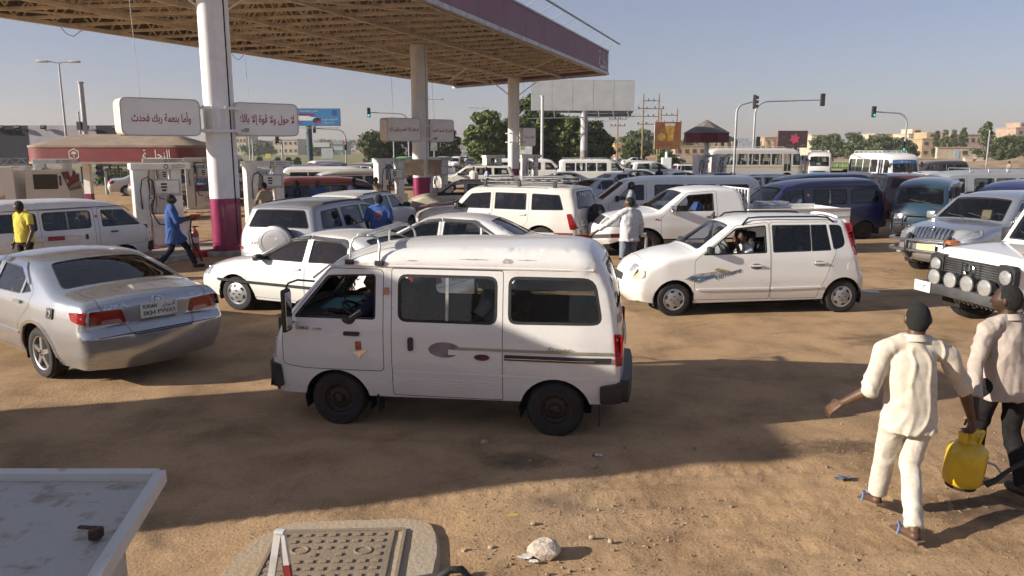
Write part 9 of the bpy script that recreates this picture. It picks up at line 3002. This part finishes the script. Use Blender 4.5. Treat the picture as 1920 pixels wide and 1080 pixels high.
def scrap(px, py, s, mat, label, seed, name='litter_scrap', amp=.35):
 p = at(px, py); n = 9
 G = np.stack(np.meshgrid(np.linspace(-1, 1, n), np.linspace(-1, 1, n)), -1).reshape(-1, 2)
 z = .012 + s * amp * (.5 + .5 * fbm(np.c_[G * 1.6, G[:, 0] * 0], 3, seed))
 G = G + .25 * np.stack([noise3(np.c_[G * 2, z * 0 + 1], seed), noise3(np.c_[G * 2, z * 0 + 9], seed + 1)], 1)
 q = MB(); q.add(np.c_[G[:, 0] * s + p.x, G[:, 1] * s * .6 + p.y, np.maximum(z, .008)], [(j * n + i, j * n + i + 1, (j + 1) * n + i + 1, (j + 1) * n + i) for j in range(n - 1) for i in range(n - 1)])
 tag(q.build(name, mat, None, 60), label, 'litter')
scrap(985, 1048, .045, M_WHITEINK, 'crumpled white paper beside the pale stone', 3)
scrap(1000, 1056, .03, M_WHITEINK, 'torn white scrap just before the pale stone', 5)
scrap(1580, 901, .06, cloth('blue_grey_rag', (.14, .17, .25), .4), 'blue-grey rag lying on the soil near the walking men', 8, 'cloth_rag', .6)
scrap(1122, 856, .03, M_WHITEINK, 'white scrap at the edge of the microvan shadow', 12)
scrap(1632, 548, .16, M_PLATE, 'flat pale sheet behind the white hatchback', 14, amp=.05)
scrap(962, 968, .04, surf('yellow_straw', (.5, .38, .10), .7), 'yellow straw wisp on the soil', 15, amp=.1)
# white metal service truck top at the corner
ZT = 1.8
M_TRAY = surf('stained_white_metal', (.42, .40, .365), .55, var=.2, scale=16, col2=(.27, .225, .17), bump=.15, edge=(.34, .47))
M_RIM = surf('rust_stained_white', (.56, .54, .50), .55, var=.3, scale=14, col2=(.40, .31, .20), edge=(.30, .42))
a, b = at(300, 889, ZT), at(180, 1080, ZT)
rt = empty('service_cabinet', (a.x - .6, a.y - .5, 0), 0, 'tall white metal cabinet top with raised rim and a rusty latch', 'cabinet')
O = Vector((a.x - .6, a.y - .5, 0)); a, b = a - O, b - O
d = (b - a).normalized(); b = a + d * 1.0
fl, nl = Vector((-.75, a.y, ZT)), Vector((-.75, b.y, ZT))
q = MB(); q.add([a + Vector((-.01, -.01, -.018)), fl + Vector((0, -.01, -.018)), nl + Vector((0, 0, -.018)), b + Vector((-.01, 0, -.018))], [(0, 1, 2, 3)]); q.build('tray', M_TRAY, rt)
q = MB(); q.bar(a + Vector((0, .0, -.010)) + d * -.01, b + Vector((0, 0, -.010)), .028, .036); q.build('rim', M_RIM, rt)
q = MB(); q.bar(a + Vector((-.015, .014, -.012)), fl + Vector((0, .014, -.012)), .038, .030); q.build('rim', M_RIM, rt)
ins = .08
q = MB(); q.add([(a.x - ins, a.y - .07, ZT - .022), (fl.x, fl.y - .07, ZT - .022), (nl.x, nl.y, ZT - .022), (b.x - ins, b.y, ZT - .022), (a.x - ins, a.y - .07, 0), (fl.x, fl.y - .07, 0), (nl.x, nl.y, 0), (b.x - ins, b.y, 0)], [(0, 1, 5, 4), (1, 2, 6, 5), (2, 3, 7, 6), (3, 0, 4, 7), (4, 5, 6, 7)]); q.build('body', M_TRAY, rt)
lp = at(180, 1000, ZT) - O; q = MB(); q.box(lp, (.026, .03, .026), bev=.004); q.box(lp + Vector((-.026, .01, .010)), (.044, .012, .006), rz=R(-8), bev=.002); q.build('latch', surf('rusty_iron', (.10, .06, .04), .8, .3, var=.5, scale=40), rt)
# an unseen station hut, shaped to cast the shadow that lies over the yard
rt = empty('station_hut', (-10.0, 4.76, 0), 0, 'unseen cream station hut with flat parapet roof, sized for its shadow over the yard', 'building')
q = MB(); q.box((0, 0, 2.2), (2.0, 2.78, 4.4)); q.build('wall', M_CREAMW, rt)
q = MB(); q.box((0, 0, 4.5), (2.2, 2.98, .2), bev=.03); q.build('parapet', M_COLW, rt)
for y in (-.72, .72):
 q = MB(); q.box((1.0, y, 2.2), (.08, .6, 1.3), bev=.02); o = q.build('window', M_GALV, rt)
 q = MB(); q.box((1.045, y, 2.2), (.01, .5, 1.15)); q.build('pane', M_GLASSB, o)
q = MB(); q.box((1.0, 0, 1.05), (.08, .6, 2.1), bev=.01); q.build('door', M_WOOD, rt)
bpy.data.scenes.remove(MELT)
rt = empty('shade_slab', (-6.0, .55, 0), 0, 'unseen white and magenta slab added to shade the cabinet top', 'sign')  # slab added out of view to keep sun off the cabinet top
q = MB(); q.box((0, 0, 2.6), (.4, 1.5, 2.4), bev=.03); q.build('panel', M_COLW, rt)
q = MB(); q.box((0, 0, .7), (.36, 1.1, 1.4), bev=.02); q.build('base', M_MAG, rt)
# dark oil and fuel spills soaked into the yard
def spill_mat():
 m = bpy.data.materials.new('oil_spill'); m.use_nodes = True; nt = m.node_tree; N, L = nt.nodes, nt.links; N.clear()
 out = N.new('ShaderNodeOutputMaterial'); tr = N.new('ShaderNodeBsdfTransparent'); p = N.new('ShaderNodeBsdfPrincipled')
 p.inputs['Base Color'].default_value = rgb((.075, .05, .034)); p.inputs['Roughness'].default_value = .8
 tc = N.new('ShaderNodeTexCoord'); ln = N.new('ShaderNodeVectorMath'); ln.operation = 'LENGTH'; L.new(tc.outputs['Object'], ln.inputs[0])
 nz = N.new('ShaderNodeTexNoise'); nz.inputs['Scale'].default_value = 3.5; nz.inputs['Detail'].default_value = 7; L.new(tc.outputs['Object'], nz.inputs['Vector'])
 a = N.new('ShaderNodeMath'); a.operation = 'MULTIPLY_ADD'; a.inputs[1].default_value = 1.5; L.new(nz.outputs['Fac'], a.inputs[0]); L.new(ln.outputs['Value'], a.inputs[2])
 mr = N.new('ShaderNodeMapRange'); mr.inputs['From Min'].default_value = 1.0; mr.inputs['From Max'].default_value = 1.75; mr.inputs['To Min'].default_value = .45; mr.inputs['To Max'].default_value = 0
 L.new(a.outputs[0], mr.inputs['Value']); mx = N.new('ShaderNodeMixShader'); L.new(mr.outputs[0], mx.inputs[0]); L.new(tr.outputs[0], mx.inputs[1]); L.new(p.outputs[0], mx.inputs[2]); L.new(mx.outputs[0], out.inputs['Surface'])
 return m
M_SPILL = spill_mat()
for px, py, rx, ry in ((1575, 836, .50, .24), (985, 866, .42, .26), (1850, 948, .75, .36), (1690, 640, 1.0, .6)):
 p = at(px, py); n = 13
 G = np.stack(np.meshgrid(np.linspace(-1.3, 1.3, n), np.linspace(-1.3, 1.3, n)), -1).reshape(-1, 2)
 z = ground_z(p.x + G[:, 0] * rx, p.y + G[:, 1] * ry) + .005
 q = MB(); q.add(np.c_[G, z], [(j * n + i, j * n + i + 1, (j + 1) * n + i + 1, (j + 1) * n + i) for j in range(n - 1) for i in range(n - 1)])
 o = q.build('ground_stain', M_SPILL, None, 60); o.location = (p.x, p.y, 0); o.scale = (rx, ry, 1); tag(o, kind='structure')
# dusty air
hz = MB(); hz.box((60, 420, 19), (1500, 900, 42))
hm = bpy.data.materials.new('dusty_air')
hm.use_nodes = True
hn = hm.node_tree; hn.nodes.clear()
ho = hn.nodes.new('ShaderNodeOutputMaterial'); hp = hn.nodes.new('ShaderNodeVolumePrincipled')
hp.inputs['Color'].default_value = (.80, .78, .78, 1); hp.inputs['Density'].default_value = .00048; hp.inputs['Anisotropy'].default_value = .25
hn.links.new(hp.outputs[0], ho.inputs['Volume'])
tag(hz.build('haze', hm), 'thin dusty air over the whole place', None, None, 'stuff')
